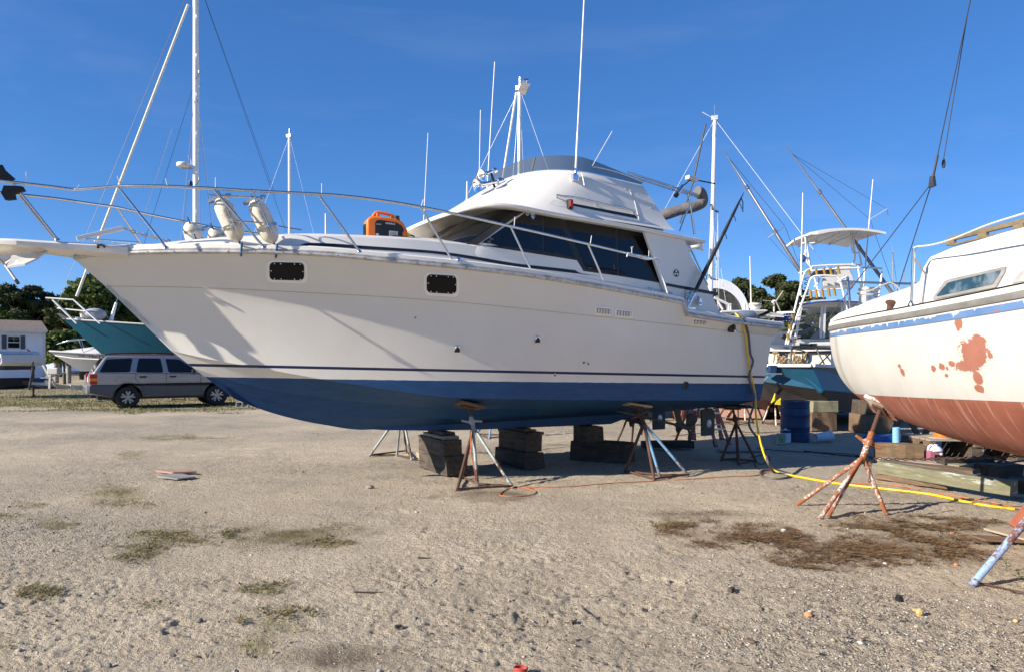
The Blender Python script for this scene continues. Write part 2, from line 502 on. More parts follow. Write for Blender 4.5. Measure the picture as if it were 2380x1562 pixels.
# cover masks, measured as patches on the ground
def ell_mask(ells):
    m = np.zeros_like(GX)
    with np.errstate(divide='ignore', invalid='ignore'):
        V = np.where(GY > 1.0, VH + EYE * F / np.maximum(GY, 1.0), 5000); U = CU + GX / np.maximum(GY, 1.0) * F
    wob = vnoise(GX * 3.1, GY * 3.1, 1) * 0.9 + vnoise(GX * 9, GY * 9, 2) * 0.6
    for (u, v, a, b) in ells:
        d = np.sqrt(((U - u) / a) ** 2 + ((V - v) / b) ** 2) + wob
        m = np.maximum(m, np.clip(1.25 - d, 0, 1))
    return m
GREEN = [(430, 1017, 110, 6), (300, 1055, 30, 9), (275, 1140, 60, 14), (290, 1160, 60, 13), (65, 1165, 30, 9), (120, 1210, 60, 11), (15, 1195, 25, 11), (400, 1243, 100, 20), (310, 1282, 60, 16), (680, 1240, 130, 18), (770, 1258, 40, 12), (620, 1362, 45, 18), (650, 1440, 70, 32), (590, 1490, 45, 26), (360, 1402, 45, 10), (90, 1375, 40, 12), (10, 1500, 32, 22), (1560, 1217, 55, 9), (560, 1245, 30, 8), (1000, 1000, 8, 2)]
DRY = [(1690, 1238, 150, 27), (1800, 1252, 80, 22), (1950, 1290, 150, 30), (2060, 1215, 130, 22), (2100, 1262, 150, 34), (2230, 1212, 90, 18), (2200, 1280, 110, 30), (2020, 1245, 60, 14), (1560, 1215, 40, 10)]
DAMP = [(1150, 1152, 130, 16), (1640, 1190, 120, 12), (820, 1520, 130, 24), (690, 1245, 160, 30)]
grass_a = ell_mask(GREEN)
far = np.clip((GY - 21.5 + 2.5 * vnoise(GX * 0.5, GY * 0.5, 0)) / 5, 0, 1) * np.clip((-GX - 6.0) / 5, 0, 1)
strip = np.clip((GY - 46 + 4 * vnoise(GX * 0.2, GY * 0.3, 2)) / 3, 0, 1) * np.clip((66 - GY) / 4, 0, 1)
far = far * np.clip(0.75 + 0.9 * vnoise(GX * 0.45, GY * 0.9, 3), 0.1, 1) * (1 - 0.85 * strip)
grass_a = np.maximum(grass_a, far)
wild = np.clip((np.abs(GX) - 45) / 20, 0, 1)
grass_a = np.maximum(grass_a, wild * 0.8)
dry_a = ell_mask(DRY); damp_a = ell_mask(DAMP)
grav_a = np.clip(0.25 + 1.6 * vnoise(GX * 0.45 + 31, GY * 0.45, 2) + 0.8 * vnoise(GX * 1.7, GY * 1.7 + 9, 0), 0, 1)
grav_a = np.maximum(grav_a, np.clip((GY - 13.5) / 4, 0, 1) * np.clip((GX + 3) / 3, 0, 1))

def ground_material():
    m, nt, b = nmat('sandy_ground')
    co = objco(nt)
    at = lambda n: nd(nt, 'ShaderNodeAttribute', attribute_name=n).outputs['Fac']
    n_big = noise(nt, co, 0.35, 4); n_mid = noise(nt, co, 2.3, 6, 0.6); n_fine = noise(nt, co, 38, 5, 0.7); n_gr = noise(nt, co, 140, 3, 0.6)
    c = mix(nt, rng(nt, n_mid, 0.32, 0.68), (0.56, 0.465, 0.335), (0.68, 0.58, 0.43))
    c = mix(nt, rng(nt, n_big, 0.4, 0.65, 0, 0.5), c, (0.33, 0.285, 0.225))
    c = mix(nt, rng(nt, n_fine, 0.32, 0.47, 0.5, 0), c, (0.17, 0.135, 0.095))  # relief shading painted in: low spots of the fine bump darkened
    c = mix(nt, rng(nt, n_gr, 0.58, 0.72, 0, 0.4), c, (0.56, 0.50, 0.41))
    # gravel: cells of grey, tan and white stone
    vo = nd(nt, 'ShaderNodeTexVoronoi', {'Vector': co, 'Scale': 62.0}); vo.feature = 'F1'
    cellv = nd(nt, 'ShaderNodeSeparateColor', {'Color': vo.outputs['Color']}).outputs[0]
    vr = nd(nt, 'ShaderNodeValToRGB', {'Fac': cellv})
    e = vr.color_ramp.elements
    for p, cc in ((0.0, (0.10, 0.10, 0.105)), (0.25, (0.27, 0.24, 0.20)), (0.6, (0.42, 0.36, 0.28)), (1.0, (0.62, 0.57, 0.50))):
        if p in (0.0, 1.0): el = e[0] if p == 0 else e[len(e) - 1]
        else: el = e.new(p)
        el.color = c4(cc)
    gr = math_(nt, 'MULTIPLY', at('gravel'), rng(nt, noise(nt, co, 9, 4, 0.7), 0.38, 0.6))
    c = mix(nt, math_(nt, 'MULTIPLY', gr, 0.75), c, vr.outputs['Color'])
    c = mix(nt, math_(nt, 'MULTIPLY', at('damp'), rng(nt, n_mid, 0.25, 0.6, 0.2, 0.9)), c, (0.16, 0.12, 0.08))
    dry = math_(nt, 'MULTIPLY', at('dry'), rng(nt, n_fine, 0.3, 0.6, 0.1, 0.7))
    c = mix(nt, dry, c, (0.19, 0.125, 0.07))
    gcol = mix(nt, rng(nt, noise(nt, co, 1.2, 6, 0.7), 0.35, 0.65), (0.145, 0.14, 0.035), (0.30, 0.25, 0.095))
    gk = math_(nt, 'MULTIPLY', at('grass'), rng(nt, noise(nt, co, 6, 6, 0.75), 0.35, 0.62, 0.12, 0.85))
    c = mix(nt, gk, c, gcol)
    nt.links.new(c, b.inputs['Base Color'])
    b.inputs['Roughness'].default_value = 0.95
    b.inputs['Specular IOR Level'].default_value = 0.15
    hgt = math_(nt, 'ADD', math_(nt, 'MULTIPLY', n_fine, 1.0), math_(nt, 'MULTIPLY', n_gr, 0.35))
    hgt = math_(nt, 'ADD', hgt, math_(nt, 'MULTIPLY', gr, math_(nt, 'SUBTRACT', 0.5, vo.outputs['Distance'])))
    hgt = math_(nt, 'ADD', hgt, math_(nt, 'MULTIPLY', noise(nt, co, 14, 4, 0.6), 0.7))
    bumpit(nt, b, hgt, 0.048, 1.0)
    return m
M['ground'] = ground_material()
nr, nc = GX.shape
me = bpy.data.meshes.new('ground')
vv = np.stack([GX, GY, H], -1).reshape(-1, 3)
idx = np.arange(nr * nc).reshape(nr, nc)
q = np.stack([idx[:-1, :-1], idx[:-1, 1:], idx[1:, 1:], idx[1:, :-1]], -1).reshape(-1, 4)
def np_mesh(me, verts, quads):
    me.vertices.add(len(verts)); me.vertices.foreach_set('co', verts.astype(np.float32).ravel())
    k = quads.shape[1]
    me.loops.add(len(quads) * k); me.loops.foreach_set('vertex_index', quads.astype(np.int32).ravel())
    me.polygons.add(len(quads)); me.polygons.foreach_set('loop_start', (np.arange(len(quads)) * k).astype(np.int32))
    me.update(calc_edges=True)
np_mesh(me, vv, q)
me.polygons.foreach_set('use_smooth', [True] * len(me.polygons))
for nm, arr in (('grass', grass_a), ('dry', dry_a), ('damp', damp_a), ('gravel', grav_a)):
    a = me.attributes.new(nm, 'FLOAT', 'POINT'); a.data.foreach_set('value', arr.astype(np.float32).ravel())
me.materials.append(M['ground'])
go = bpy.data.objects.new('ground', me); COL.objects.link(go)
tag(go, 'pale sandy gravel yard with tyre tracks and footprints', 'ground', kind='structure')

def stuff(name, verts, faces, mat, label, cat, smooth=False):
    me = bpy.data.meshes.new(name); np_mesh(me, verts, faces); me.materials.append(mat)
    if smooth: me.polygons.foreach_set('use_smooth', [True] * len(me.polygons))
    o = bpy.data.objects.new(name, me); COL.objects.link(o)
    return tag(o, label, cat, kind='stuff')

# loose pebbles: squashed irregular octahedra
def pebbles(N):
    y = 2.6 * np.exp(rs.rand(N) * math.log(19 / 2.6)); x = (rs.rand(N) * 2 - 1) * 0.85 * y
    keep = rs.rand(N) < np.clip(0.12 + 0.9 * np.clip(0.25 + 1.6 * vnoise(x * 0.45 + 31, y * 0.45, 2) + 0.8 * vnoise(x * 1.7, y * 1.7 + 9, 0), 0, 1), 0, 1)
    x, y = x[keep], y[keep]; n = len(x)
    z = ground_h(x, y)
    r = 0.0035 + 0.006 * rs.rand(n) ** 2 + 0.012 * (rs.rand(n) < 0.03) * rs.rand(n)
    base = np.array([(1, 0, 0), (0, 1, 0), (-1, 0, 0), (0, -1, 0), (0, 0, 1), (0, 0, -1)], float)
    b = base[None] * (0.7 + 0.6 * rs.rand(n, 6, 1)) * np.stack([r * (1 + 0.6 * rs.rand(n)), r, r * 0.65], -1)[:, None]
    a = rs.rand(n) * 2 * PI; ca, sa = np.cos(a)[:, None], np.sin(a)[:, None]
    V = np.stack([b[..., 0] * ca - b[..., 1] * sa, b[..., 0] * sa + b[..., 1] * ca, b[..., 2]], -1) + np.stack([x, y, z + r * 0.2], -1)[:, None]
    fc = np.array([(0, 1, 4), (1, 2, 4), (2, 3, 4), (3, 0, 4), (1, 0, 5), (2, 1, 5), (3, 2, 5), (0, 3, 5)])
    Fc = (fc[None] + (np.arange(n) * 6)[:, None, None]).reshape(-1, 3)
    return V.reshape(-1, 3), Fc
pv, pf = pebbles(60000)
M['pebble'] = island('pebble', [(0.09, 0.09, 0.095), (0.30, 0.255, 0.20), (0.20, 0.175, 0.15), (0.44, 0.38, 0.30), (0.34, 0.27, 0.19), (0.52, 0.47, 0.40), (0.13, 0.13, 0.135), (0.60, 0.57, 0.52)])
stuff('pebbles', pv, pf, M['pebble'], 'loose small pebbles and shell bits scattered over the sandy yard', 'pebbles')

def blades(x, y, ln, wd, lift, seed, bend=0.3):
    """thin bent strips, two quads each"""
    rr = np.random.RandomState(seed); n = len(x)
    z = ground_h(x, y) + 0.004 + 0.012 * rr.rand(n) * (lift < 0.5)
    a = rr.rand(n) * 2 * PI; L = ln * (0.5 + rr.rand(n)); up = lift * (0.4 + 0.9 * rr.rand(n))
    d = np.stack([np.cos(a) * np.cos(up), np.sin(a) * np.cos(up), np.sin(up)], -1)
    s = np.stack([-np.sin(a), np.cos(a), 0 * a], -1); w = (wd * (0.6 + 0.8 * rr.rand(n)))[:, None]
    p0 = np.stack([x, y, z], -1); tw = (rr.rand(n) - 0.5)[:, None] * bend
    p1 = p0 + d * (L * 0.5)[:, None] + s * tw * L[:, None] * 0.4
    p2 = p0 + d * L[:, None] + s * tw * L[:, None] * 1.2 - np.array([0, 0, 1])[None] * (L * 0.12 * (lift > 0.5))[:, None]
    up_ = np.array([0, 0, 1])[None] * w * 0.6
    V = np.stack([p0 - s * w, p0 + s * w + up_, p1 - s * w, p1 + s * w + up_, p2 - s * w * 0.3, p2 + s * w * 0.3], 1).reshape(-1, 3)
    f = np.array([(0, 1, 3, 2), (2, 3, 5, 4)])
    return V, (f[None] + (np.arange(n) * 6)[:, None, None]).reshape(-1, 4)
def in_patches(ells, N, seed, thr=0.0):
    rr = np.random.RandomState(seed); xs, ys_ = [], []
    area = [a * b / max(v - VH, 20) ** 1.2 for (u, v, a, b) in ells]; tot = sum(area)
    for (e, ar) in zip(ells, area):
        n = int(N * ar / tot); u, v, a, b = e
        th = rr.rand(n) * 2 * PI; rad = np.sqrt(rr.rand(n)) * 1.1
        U = u + a * rad * np.cos(th); V = v + b * rad * np.sin(th)
        Y = EYE * F / (V - VH); X = (U - CU) * Y / F
        clump = vnoise(X * 4.1, Y * 4.1, 1) + 0.8 * vnoise(X * 13, Y * 13, 3) + 0.8 * vnoise(X * 29, Y * 29, 2)
        k = clump > (thr - 0.25 + 0.35 * rad); xs.append(X[k]); ys_.append(Y[k])
    return np.concatenate(xs), np.concatenate(ys_)
M['straw'] = island('dry_clippings', [(0.085, 0.052, 0.028), (0.24, 0.15, 0.075), (0.12, 0.06, 0.03), (0.34, 0.235, 0.12), (0.055, 0.034, 0.02), (0.14, 0.085, 0.04)])
x, y = in_patches([(u, v, a * 1.05, b * 1.05) for u, v, a, b in DRY], 40000, 5, 0.12)
v1, f1 = blades(x, y, 0.058, 0.0022, 0.16, 6, 1.4)
stuff('dry_grass_clippings', v1, f1, M['straw'], 'brown dry grass clippings strewn on the sand near the white rusty stand', 'dry grass')
M['weed'] = island('yard_grass', [(0.075, 0.085, 0.028), (0.15, 0.14, 0.05), (0.30, 0.235, 0.11), (0.11, 0.11, 0.038), (0.38, 0.30, 0.16), (0.22, 0.15, 0.07)], transl=0.2)
GR2 = [(u, v, a * 1.35, b * 1.4) for u, v, a, b in GREEN]
x, y = in_patches(GR2, 30000, 8, 0.24)
v2, f2 = blades(x, y, 0.028, 0.0032, 0.42, 9, 1.2)
stuff('grass_tufts', v2, f2, M['weed'], 'thin green and straw coloured grass patches in the sandy foreground', 'grass')
rr = np.random.RandomState(33); yy = 2.6 * np.exp(rr.rand(7000) * math.log(15 / 2.6)); xx = (rr.rand(7000) * 2 - 1) * 0.8 * yy
k = vnoise(xx * 0.8, yy * 0.8, 1) + 0.7 * vnoise(xx * 3, yy * 3, 2) > -0.15
v4, f4 = blades(xx[k], yy[k], 0.035, 0.0028, 0.05, 34, 0.8)
M['twig'] = island('twig_bits', [(0.05, 0.038, 0.028), (0.12, 0.09, 0.06), (0.03, 0.026, 0.022), (0.34, 0.27, 0.18)])
stuff('twig_litter', v4, f4, M['twig'], 'tiny dark twigs and splinters scattered over the whole sandy yard', 'twigs')
M['lawn'] = island('lawn_blades', [(0.07, 0.09, 0.02), (0.15, 0.155, 0.04), (0.24, 0.21, 0.075), (0.10, 0.12, 0.028), (0.32, 0.27, 0.12)], transl=0.2)
rr = np.random.RandomState(21)
yy = 21.5 * np.exp(rr.rand(52000) * math.log(48 / 21.5)); xx = -(5.5 + rr.rand(52000) * (yy * 0.8 - 4))
k = (np.clip((yy - 21.5) / 6, 0, 1) * np.clip((-xx - 5.5) / 5, 0, 1) + vnoise(xx * 0.7, yy * 1.3, 2) * 0.8 + 0.25 * vnoise(xx * 3, yy * 3, 1)) > 0.33
v3, f3 = blades(xx[k], yy[k], 0.075, 0.007, 0.9, 22, 0.5)
stuff('lawn_grass', v3, f3, M['lawn'], 'rough sunlit grass strip behind and beside the silver car', 'grass')
# ================================================================ THE MAIN CABIN CRUISER
BX, BY, BANG = -1.02, 10.5, R(29.03)
cs, sn = math.cos(BANG), math.sin(BANG)
boat = thing('cabin_cruiser', 'large white cabin cruiser with blue bottom and flybridge propped up mid yard', 'boat', (BX, BY, 0), BANG)
BINV = FRAME[boat.name].inverted()
CAML = BINV @ Vector((0, 0, EYE))
def B(u, v, t):
    """local point of the boat (x towards stern, y = -t) seen at u, v and t metres off the centre plane"""
    k = (u - CU) / F
    s = (k * (BY - t * cs) - BX - t * sn) / (cs - k * sn)
    Y = BY + sn * s - t * cs
    return Vector((s, -t, EYE + (VH - v) * Y / F))
def row(uv, tf):
    out = []
    for (u, v) in uv:
        s = B(u, v, 0.5).x
        for _ in range(40): s = 0.5 * s + 0.5 * B(u, v, tf(s)).x
        out.append(B(u, v, tf(s)))
    return out
def interp(xs, ys):
    xs = list(xs); ys = list(ys); n = len(xs)
    d = [(ys[i + 1] - ys[i]) / (xs[i + 1] - xs[i]) for i in range(n - 1)]
    m = [d[0]] + [0 if d[i - 1] * d[i] <= 0 else 2 * d[i - 1] * d[i] / (d[i - 1] + d[i]) for i in range(1, n - 1)] + [d[-1]]
    def f(x):
        if x <= xs[0]: return ys[0] + m[0] * (x - xs[0])
        if x >= xs[-1]: return ys[-1] + m[-1] * (x - xs[-1])
        i = max(k for k in range(n - 1) if xs[k] <= x)
        h = xs[i + 1] - xs[i]; t = (x - xs[i]) / h
        return (2 * t ** 3 - 3 * t * t + 1) * ys[i] + (t ** 3 - 2 * t * t + t) * h * m[i] + (-2 * t ** 3 + 3 * t * t) * ys[i + 1] + (t ** 3 - t * t) * h * m[i + 1]
    return f
S0 = -4.56
def half(a, T, L, p):
    return T * (1 - (1 - min(max(a / L, 0), 1)) ** p)
def t_sheer(s):
    a = s - S0
    return max(0.03, half(a, 1.90, 6.2, 2.5)) - max(0, (s - 2.5)) * 0.035
def t_fold(s):
    a = s - (S0 + 0.40)
    return max(0.0, half(a, 1.80, 6.6, 2.2)) - max(0, (s - 2.5)) * 0.03
def t_chine(s):
    a = s + 3.56
    return max(0.0, half(a, 1.64, 6.3, 1.9)) - max(0, (s - 3)) * 0.01
sheer_uv = [(175, 602), (230, 594), (330, 590), (480, 588), (600, 589), (750, 595), (933, 612), (1100, 628), (1250, 647), (1409, 673), (1520, 694), (1582, 706)]
sheer2_uv = [(1598, 734), (1700, 750), (1825, 765)]
SH = row(sheer_uv, t_sheer); SH2 = row(sheer2_uv, t_sheer)
zsh1 = interp([p.x for p in SH], [p.z for p in SH]); zsh2 = interp([p.x for p in SH2], [p.z for p in SH2])
S_STEP = (SH[-1].x + SH2[0].x) / 2
def z_sheer(s): return zsh1(s) if s < S_STEP else zsh2(s)
FO = row([(243, 665), (408, 668), (700, 680), (1003, 698), (1342, 731), (1806, 782)], t_fold)
z_fold = interp([p.x for p in FO], [p.z for p in FO])
CH = row([(398, 815), (500, 837), (620, 858), (817, 892), (1068, 924), (1412, 929), (1769, 930)], t_chine)
z_chine = interp([p.x for p in CH], [p.z for p in CH])
def t_st1(s): return max(0, half(s + 3.3, 1.02, 5.5, 1.4))
ST1 = row([(452, 856), (595, 899), (817, 933), (1100, 949), (1412, 948)], lambda s: t_st1(s))
z_st1 = interp([p.x for p in ST1], [p.z for p in ST1])
def t_st2(s): return max(0, half(s + 2.9, 0.55, 4.8, 1.5))
def clampz(f, lo): return lambda s: max(f(s), lo)
KEEL = [B(u, v, 0) for (u, v) in [(475, 887), (545, 926), (650, 964), (750, 986), (850, 998)]]
z_keel = interp([p.x for p in KEEL] + [0.0, 2.0, 4.9], [p.z for p in KEEL] + [0.655, 0.69, 0.74])
stem = [(175, 608), (243, 665), (300, 735), (350, 780), (395, 812), (440, 852), (475, 887)]
STEM = [B(u, v, 0) for (u, v) in stem]
stem_z = interp([-p.z for p in STEM], [p.x for p in STEM])   # s at height
S_END = {'sheer': 4.96, 'fold': 4.86, 'chine': 4.70, 'keel': 4.66}
NC = 90
def fr(i): return (i / (NC - 1)) ** 1.35
def hull_rows():
    rows = []
    def mk(s0, s1, tf, zf):
        pts = []
        for i in range(NC):
            s = s0 + (s1 - s0) * fr(i); pts.append([s, tf(s), zf(s)])
        return pts
    r_sh = mk(S0 + 0.02, S_END['sheer'], t_sheer, z_sheer)
    r_fo = mk(FO[0].x, S_END['fold'], t_fold, z_fold)
    r_ch = mk(CH[0].x, S_END['chine'], t_chine, z_chine)
    zc = lambda s: max(z_chine(s) - 0.02, 0.5)
    r_c2 = [[p[0] + 0.02, max(p[1] - 0.10 * min(1, p[1] / 0.5), 0), p[2] - 0.004] for p in r_ch]
    s1s = -3.30
    r_s1 = mk(s1s, S_END['chine'], t_st1, lambda s: min(z_st1(min(s, 1.9)) - 0.02 * max(0, s - 1.9), z_chine(s) - 0.02))
    r_s1b = [[p[0], max(p[1] - 0.07 * min(1, p[1] / 0.3), 0), p[2] + 0.004] for p in r_s1]
    k0 = KEEL[0].x
    r_k = mk(-2.60, S_END['keel'], lambda s: 0.0, z_keel)
    def z2(s): return z_keel(s) + (0.42 * (z_st1(min(s, 1.9)) - 0.02 * max(0, s - 1.9) - z_keel(s))) + 0.02
    r_s2 = mk(-2.95, S_END['keel'] + 0.02, t_st2, z2)
    r_s2b = [[p[0], max(p[1] - 0.07 * min(1, p[1] / 0.3), 0), p[2] + 0.004] for p in r_s2]
    # start points of the lower rows on the stem
    r_s1[0] = [B(452, 856, 0).x, 0, B(452, 856, 0).z]; r_s1b[0] = [B(458, 862, 0).x, 0, B(458, 862, 0).z]
    r_s2[0] = [B(545, 926, 0).x, 0, B(545, 926, 0).z]; r_s2b[0] = [B(552, 929, 0).x, 0, B(552, 929, 0).z]
    r_k[0] = [B(650, 964, 0).x, 0, B(650, 964, 0).z]
    r_fo[0][1] = 0; r_ch[0][1] = 0; r_c2[0] = [B(400, 817, 0).x, 0, B(400, 817, 0).z]
    def between(a, b, f, hollow):
        out = []
        for i in range(NC):
            p = [a[i][k] * (1 - f) + b[i][k] * f for k in range(3)]
            bow = max(0, 1 - i / (NC * 0.62)) ** 1.2 * min(1, i / 4)
            p[1] = max(0, p[1] - hollow * bow); out.append(p)
        out[0][1] = 0
        return out
    rows.append(r_sh)
    rows.append(between(r_sh, r_fo, 0.5, 0.02))
    rows.append(r_fo)
    for f, h in ((0.2, 0.03), (0.4, 0.055), (0.6, 0.06), (0.8, 0.045)): rows.append(between(r_fo, r_ch, f, h))
    rows += [r_ch, r_c2]
    rows.append([[(a[k] + b[k]) / 2 for k in range(3)] for a, b in zip(r_c2, r_s1)])
    rows += [r_s1, r_s1b, r_s2, r_s2b, r_k]
    return rows
ROWS = hull_rows()
hp = [[Vector((p[0], -p[1], p[2])) for p in r] for r in ROWS]
hm = MB()
hm.grid(hp); o_ = len(hm.v)
hm.add([(p[0], -p[1], p[2]) for p in hm.v[:o_]], [tuple(reversed(f)) for f in hm.f])
# transom
last = [r[-1] for r in hp]; lastm = [Vector((p.x, -p.y, p.z)) for p in last]
hm.grid([last, lastm])

def hull_material():
    m, nt, b = nmat('cruiser_hull_paint')
    co = objco(nt)
    sp = nd(nt, 'ShaderNodeSeparateXYZ', {'Vector': co})
    z = sp.outputs['Z']; x = sp.outputs['X']
    zb = math_(nt, 'ADD', z, math_(nt, 'MULTIPLY', x, 0.020)); zs = math_(nt, 'ADD', z, math_(nt, 'MULTIPLY', x, 0.0249))
    n0 = noise(nt, co, 2.0, 5); n1 = noise(nt, objco(nt, (1.5, 1.5, 6)), 3.0, 6, 0.6)
    wht = mix(nt, rng(nt, n0, 0.3, 0.7), (0.68, 0.66, 0.60), (0.71, 0.69, 0.635))
    # faint rubbed streaks on the topsides
    wht = mix(nt, rng(nt, noise(nt, objco(nt, (0.6, 1, 2.5)), 2.2, 7, 0.7), 0.60, 0.74, 0, 0.25), wht, (0.78, 0.76, 0.72))
    wht = mix(nt, rng(nt, noise(nt, objco(nt, (9, 9, 0.5)), 1.0, 4, 0.6), 0.58, 0.8, 0, 0.18), wht, (0.60, 0.55, 0.45))
    blu = mix(nt, rng(nt, n1, 0.3, 0.7), (0.002, 0.045, 0.145), (0.005, 0.068, 0.19))
    blu = mix(nt, rng(nt, noise(nt, co, 5, 8, 0.7), 0.55, 0.75, 0, 0.5), blu, (0.004, 0.034, 0.10))
    edge = math_(nt, 'MULTIPLY', math_(nt, 'SUBTRACT', noise(nt, co, 6, 3), 0.5), 0.012)
    isb = math_(nt, 'LESS_THAN', math_(nt, 'ADD', zb, edge), 1.338)
    st = math_(nt, 'COMPARE', zs, 1.466); st.node.inputs[2].default_value = 0.017
    c = mix(nt, st, wht, (0.003, 0.016, 0.075))
    c = mix(nt, isb, c, blu)
    nt.links.new(c, b.inputs['Base Color'])
    nt.links.new(rng(nt, isb, 0, 1, 0.28, 0.62), b.inputs['Roughness'])
    nt.links.new(rng(nt, isb, 0, 1, 0.25, 0.0), b.inputs['Coat Weight'])
    b.inputs['Coat Roughness'].default_value = 0.12
    bumpit(nt, b, noise(nt, co, 1.1, 3), 0.02, 0.35)
    return m
M['hull'] = hull_material()
hull = hm.build('hull', M['hull'], boat, smooth=24, recalc=True)
def bvh_of(mb): return BVHTree.FromPolygons([tuple(p) for p in mb.v], mb.f)
HB = bvh_of(hm)
def hit(bvh, u, v):
    d = (BINV.to_3x3() @ Vector(((u - CU) / F, 1, (VH - v) / F))).normalized()
    loc, nrm, i, dist = bvh.ray_cast(CAML, d)
    if loc is None: return None, None
    if nrm.dot(d) > 0: nrm = -nrm
    return loc, nrm
def patch(mb, bvh, uvs, off, thick=0.02, mi=0, flat=False):
    pts = []; nn = Vector((0, 0, 0))
    for (u, v) in uvs:
        p, n = hit(bvh, u, v)
        if p is None: continue
        pts.append(p); nn += n
    if len(pts) < 3: return None
    nn.normalize()
    mb.prism([p + nn * off for p in pts], -nn * thick, mi)
    return pts, nn
def cpatch(mb, hf, uvs, off, thick=0.02, mi=0, K=4, step=12.0):
    """panel that follows a curved shell: rings of surface points from the middle out to a dense outline"""
    cu_ = sum(u for u, v in uvs) / len(uvs); cv_ = sum(v for u, v in uvs) / len(uvs); bd = []
    for (a, b_) in zip(uvs, uvs[1:] + uvs[:1]):
        n = max(1, int(math.hypot(b_[0] - a[0], b_[1] - a[1]) / step))
        bd += [(a[0] + (b_[0] - a[0]) * k / n, a[1] + (b_[1] - a[1]) * k / n) for k in range(n)]
    c, cn = hf(cu_, cv_)
    if c is None: return None
    vs = [c + cn * off]; n = len(bd); last = []
    for k in range(1, K + 1):
        last = []
        for (u, v) in bd:
            for q in (1, .97, .94, .9, .85, .8):
                p, nn = hf(cu_ + (u - cu_) * q * k / K, cv_ + (v - cv_) * q * k / K)
                if p is not None: break
            if p is None: p, nn = c, cn
            last.append(p - nn * thick); vs.append(p + nn * off)
    vs += last; fs = [(0, 1 + j, 1 + (j + 1) % n) for j in range(n)]
    for k in range(K): fs += [(1 + k * n + j, 1 + (k + 1) * n + j, 1 + (k + 1) * n + (j + 1) % n, 1 + k * n + (j + 1) % n) for j in range(n)]
    mb.add(vs, fs, mi); return True
def rrect(u0, v0, u1, v1, r, n=4, sk=0.0):
    out = []
    for (cx, cy, a0) in ((u1 - r, v0 + r, -90), (u1 - r, v1 - r, 0), (u0 + r, v1 - r, 90), (u0 + r, v0 + r, 180)):
        for k in range(n + 1):
            a = R(a0 + 90 * k / n)
            out.append((cx + r * math.cos(a), cy + r * math.sin(a) + sk * (cx - (u0 + u1) / 2)))
    return out
def ellipse_uv(u, v, a, b, n=14): return [(u + a * math.cos(2 * PI * k / n), v + b * math.sin(2 * PI * k / n)) for k in range(n)]
def ribbon(mb, bvh, top, bot, off, n=6, mi=0, thick=0.012):
    rows = [[], [], [], []]
    T = spline([(u, v, 0) for u, v in top], n); Bt = spline([(u, v, 0) for u, v in bot], n)
    for a, b2 in zip(T, Bt):
        p, n1 = hit(bvh, a.x, a.y); q_, n2 = hit(bvh, b2.x, b2.y)
        if p is None or q_ is None: continue
        rows[0].append(p - n1 * thick); rows[1].append(p + n1 * off); rows[2].append(q_ + n2 * off); rows[3].append(q_ - n2 * thick)
    if len(rows[0]) > 1: mb.grid(rows, mi)

M['bright'] = pbr('bright_white', (0.82, 0.81, 0.79), 0.35, var=0.02)
# moulded line along the topsides, rub rail and deck edge
def both(fn):
    for sgn in (1, -1): fn(sgn)
line = MB()
for sg in (1, -1):
    line.tube([(p[0], -sg * (p[1] + 0.001), p[2]) for p in ROWS[2][1:]], 0.004, 5)
M['tan'] = pbr('tan_pinstripe', (0.50, 0.42, 0.28), 0.5)
line.build('fold_line', M['tan'], boat)
def sweep(mb, path, prof, mi=0, sg=1):
    """path of (s, t, z); prof of (outward, up) offsets"""
    rows = []
    for i, p in enumerate(path):
        a = path[max(i - 1, 0)]; b = path[min(i + 1, len(path) - 1)]
        d = Vector((b[0] - a[0], b[1] - a[1], 0)); d.normalize()
        nx, nt_ = -d.y, d.x          # outward in (s, t)
        rows.append([Vector((p[0] + nx * o, -sg * (p[1] + nt_ * o), p[2] + h)) for (o, h) in prof])
    mb.grid(rows, mi, closeu=True)
    mb.add(rows[0], [tuple(range(len(prof)))], mi); mb.add(rows[-1], [tuple(range(len(prof)))], mi)
def sheer_path(s0, s1, n):
    return [(s0 + (s1 - s0) * (i / n) ** 1.3, 0, 0) for i in range(n + 1)]
RP = []
for (s, _, _) in sheer_path(S0 + 0.02, S_STEP - 0.04, 60): RP.append((s, t_sheer(s), z_sheer(s)))
for (s, _, _) in sheer_path(S_STEP + 0.05, 4.99, 14): RP.append((s, t_sheer(s), z_sheer(s)))
RPx = [(p[0], p[1], p[2]) for p in RP]
rail = MB(); cap = MB()
for sg in (1, -1):
    sweep(rail, RPx, [(-0.02, -0.012), (0.028, -0.010), (0.040, 0.004), (0.040, 0.022), (0.026, 0.030), (0.034, 0.040), (0.030, 0.052), (-0.02, 0.054)], 0, sg)
    sweep(cap, RPx, [(-0.02, 0.050), (0.022, 0.052), (0.022, 0.088), (0.0, 0.104), (-0.06, 0.106), (-0.06, 0.05)], 0, sg)
M['rubrail'] = pbr('rub_rail_alloy', (0.52, 0.50, 0.475), 0.4, 0.35, var=0.25, vs=9, dirt=(0.18, 0.17, 0.16), dirts=14, dirtr=(0.5, 0.75))
railo = rail.build('rub_rail', M['rubrail'], boat, smooth=30)
cap.build('deck_flange', M['gel_deck'], boat, smooth=40)
rv = MB()
acc = 0
for i in range(1, len(RPx)):
    a, b2 = Vector(RPx[i - 1]), Vector(RPx[i]); L = (b2 - a).length
    k = 0.0
    while acc + 0.30 <= L:
        acc += 0.30; p = a.lerp(b2, acc / L)
        d = (b2 - a).normalized(); n_ = Vector((-d.y, d.x, 0))
        rv.lathe([(0.007, 0), (0.006, 0.003), (0.001, 0.005)], 6, (p.x + n_.x * 0.04, -(p.y + n_.y * 0.04), p.z + 0.012), (n_.x, -n_.y, 0))
    acc -= L
rv.build('rivet', M['black'], railo); 
COL.objects['rivet']['kind'] = 'stuff'

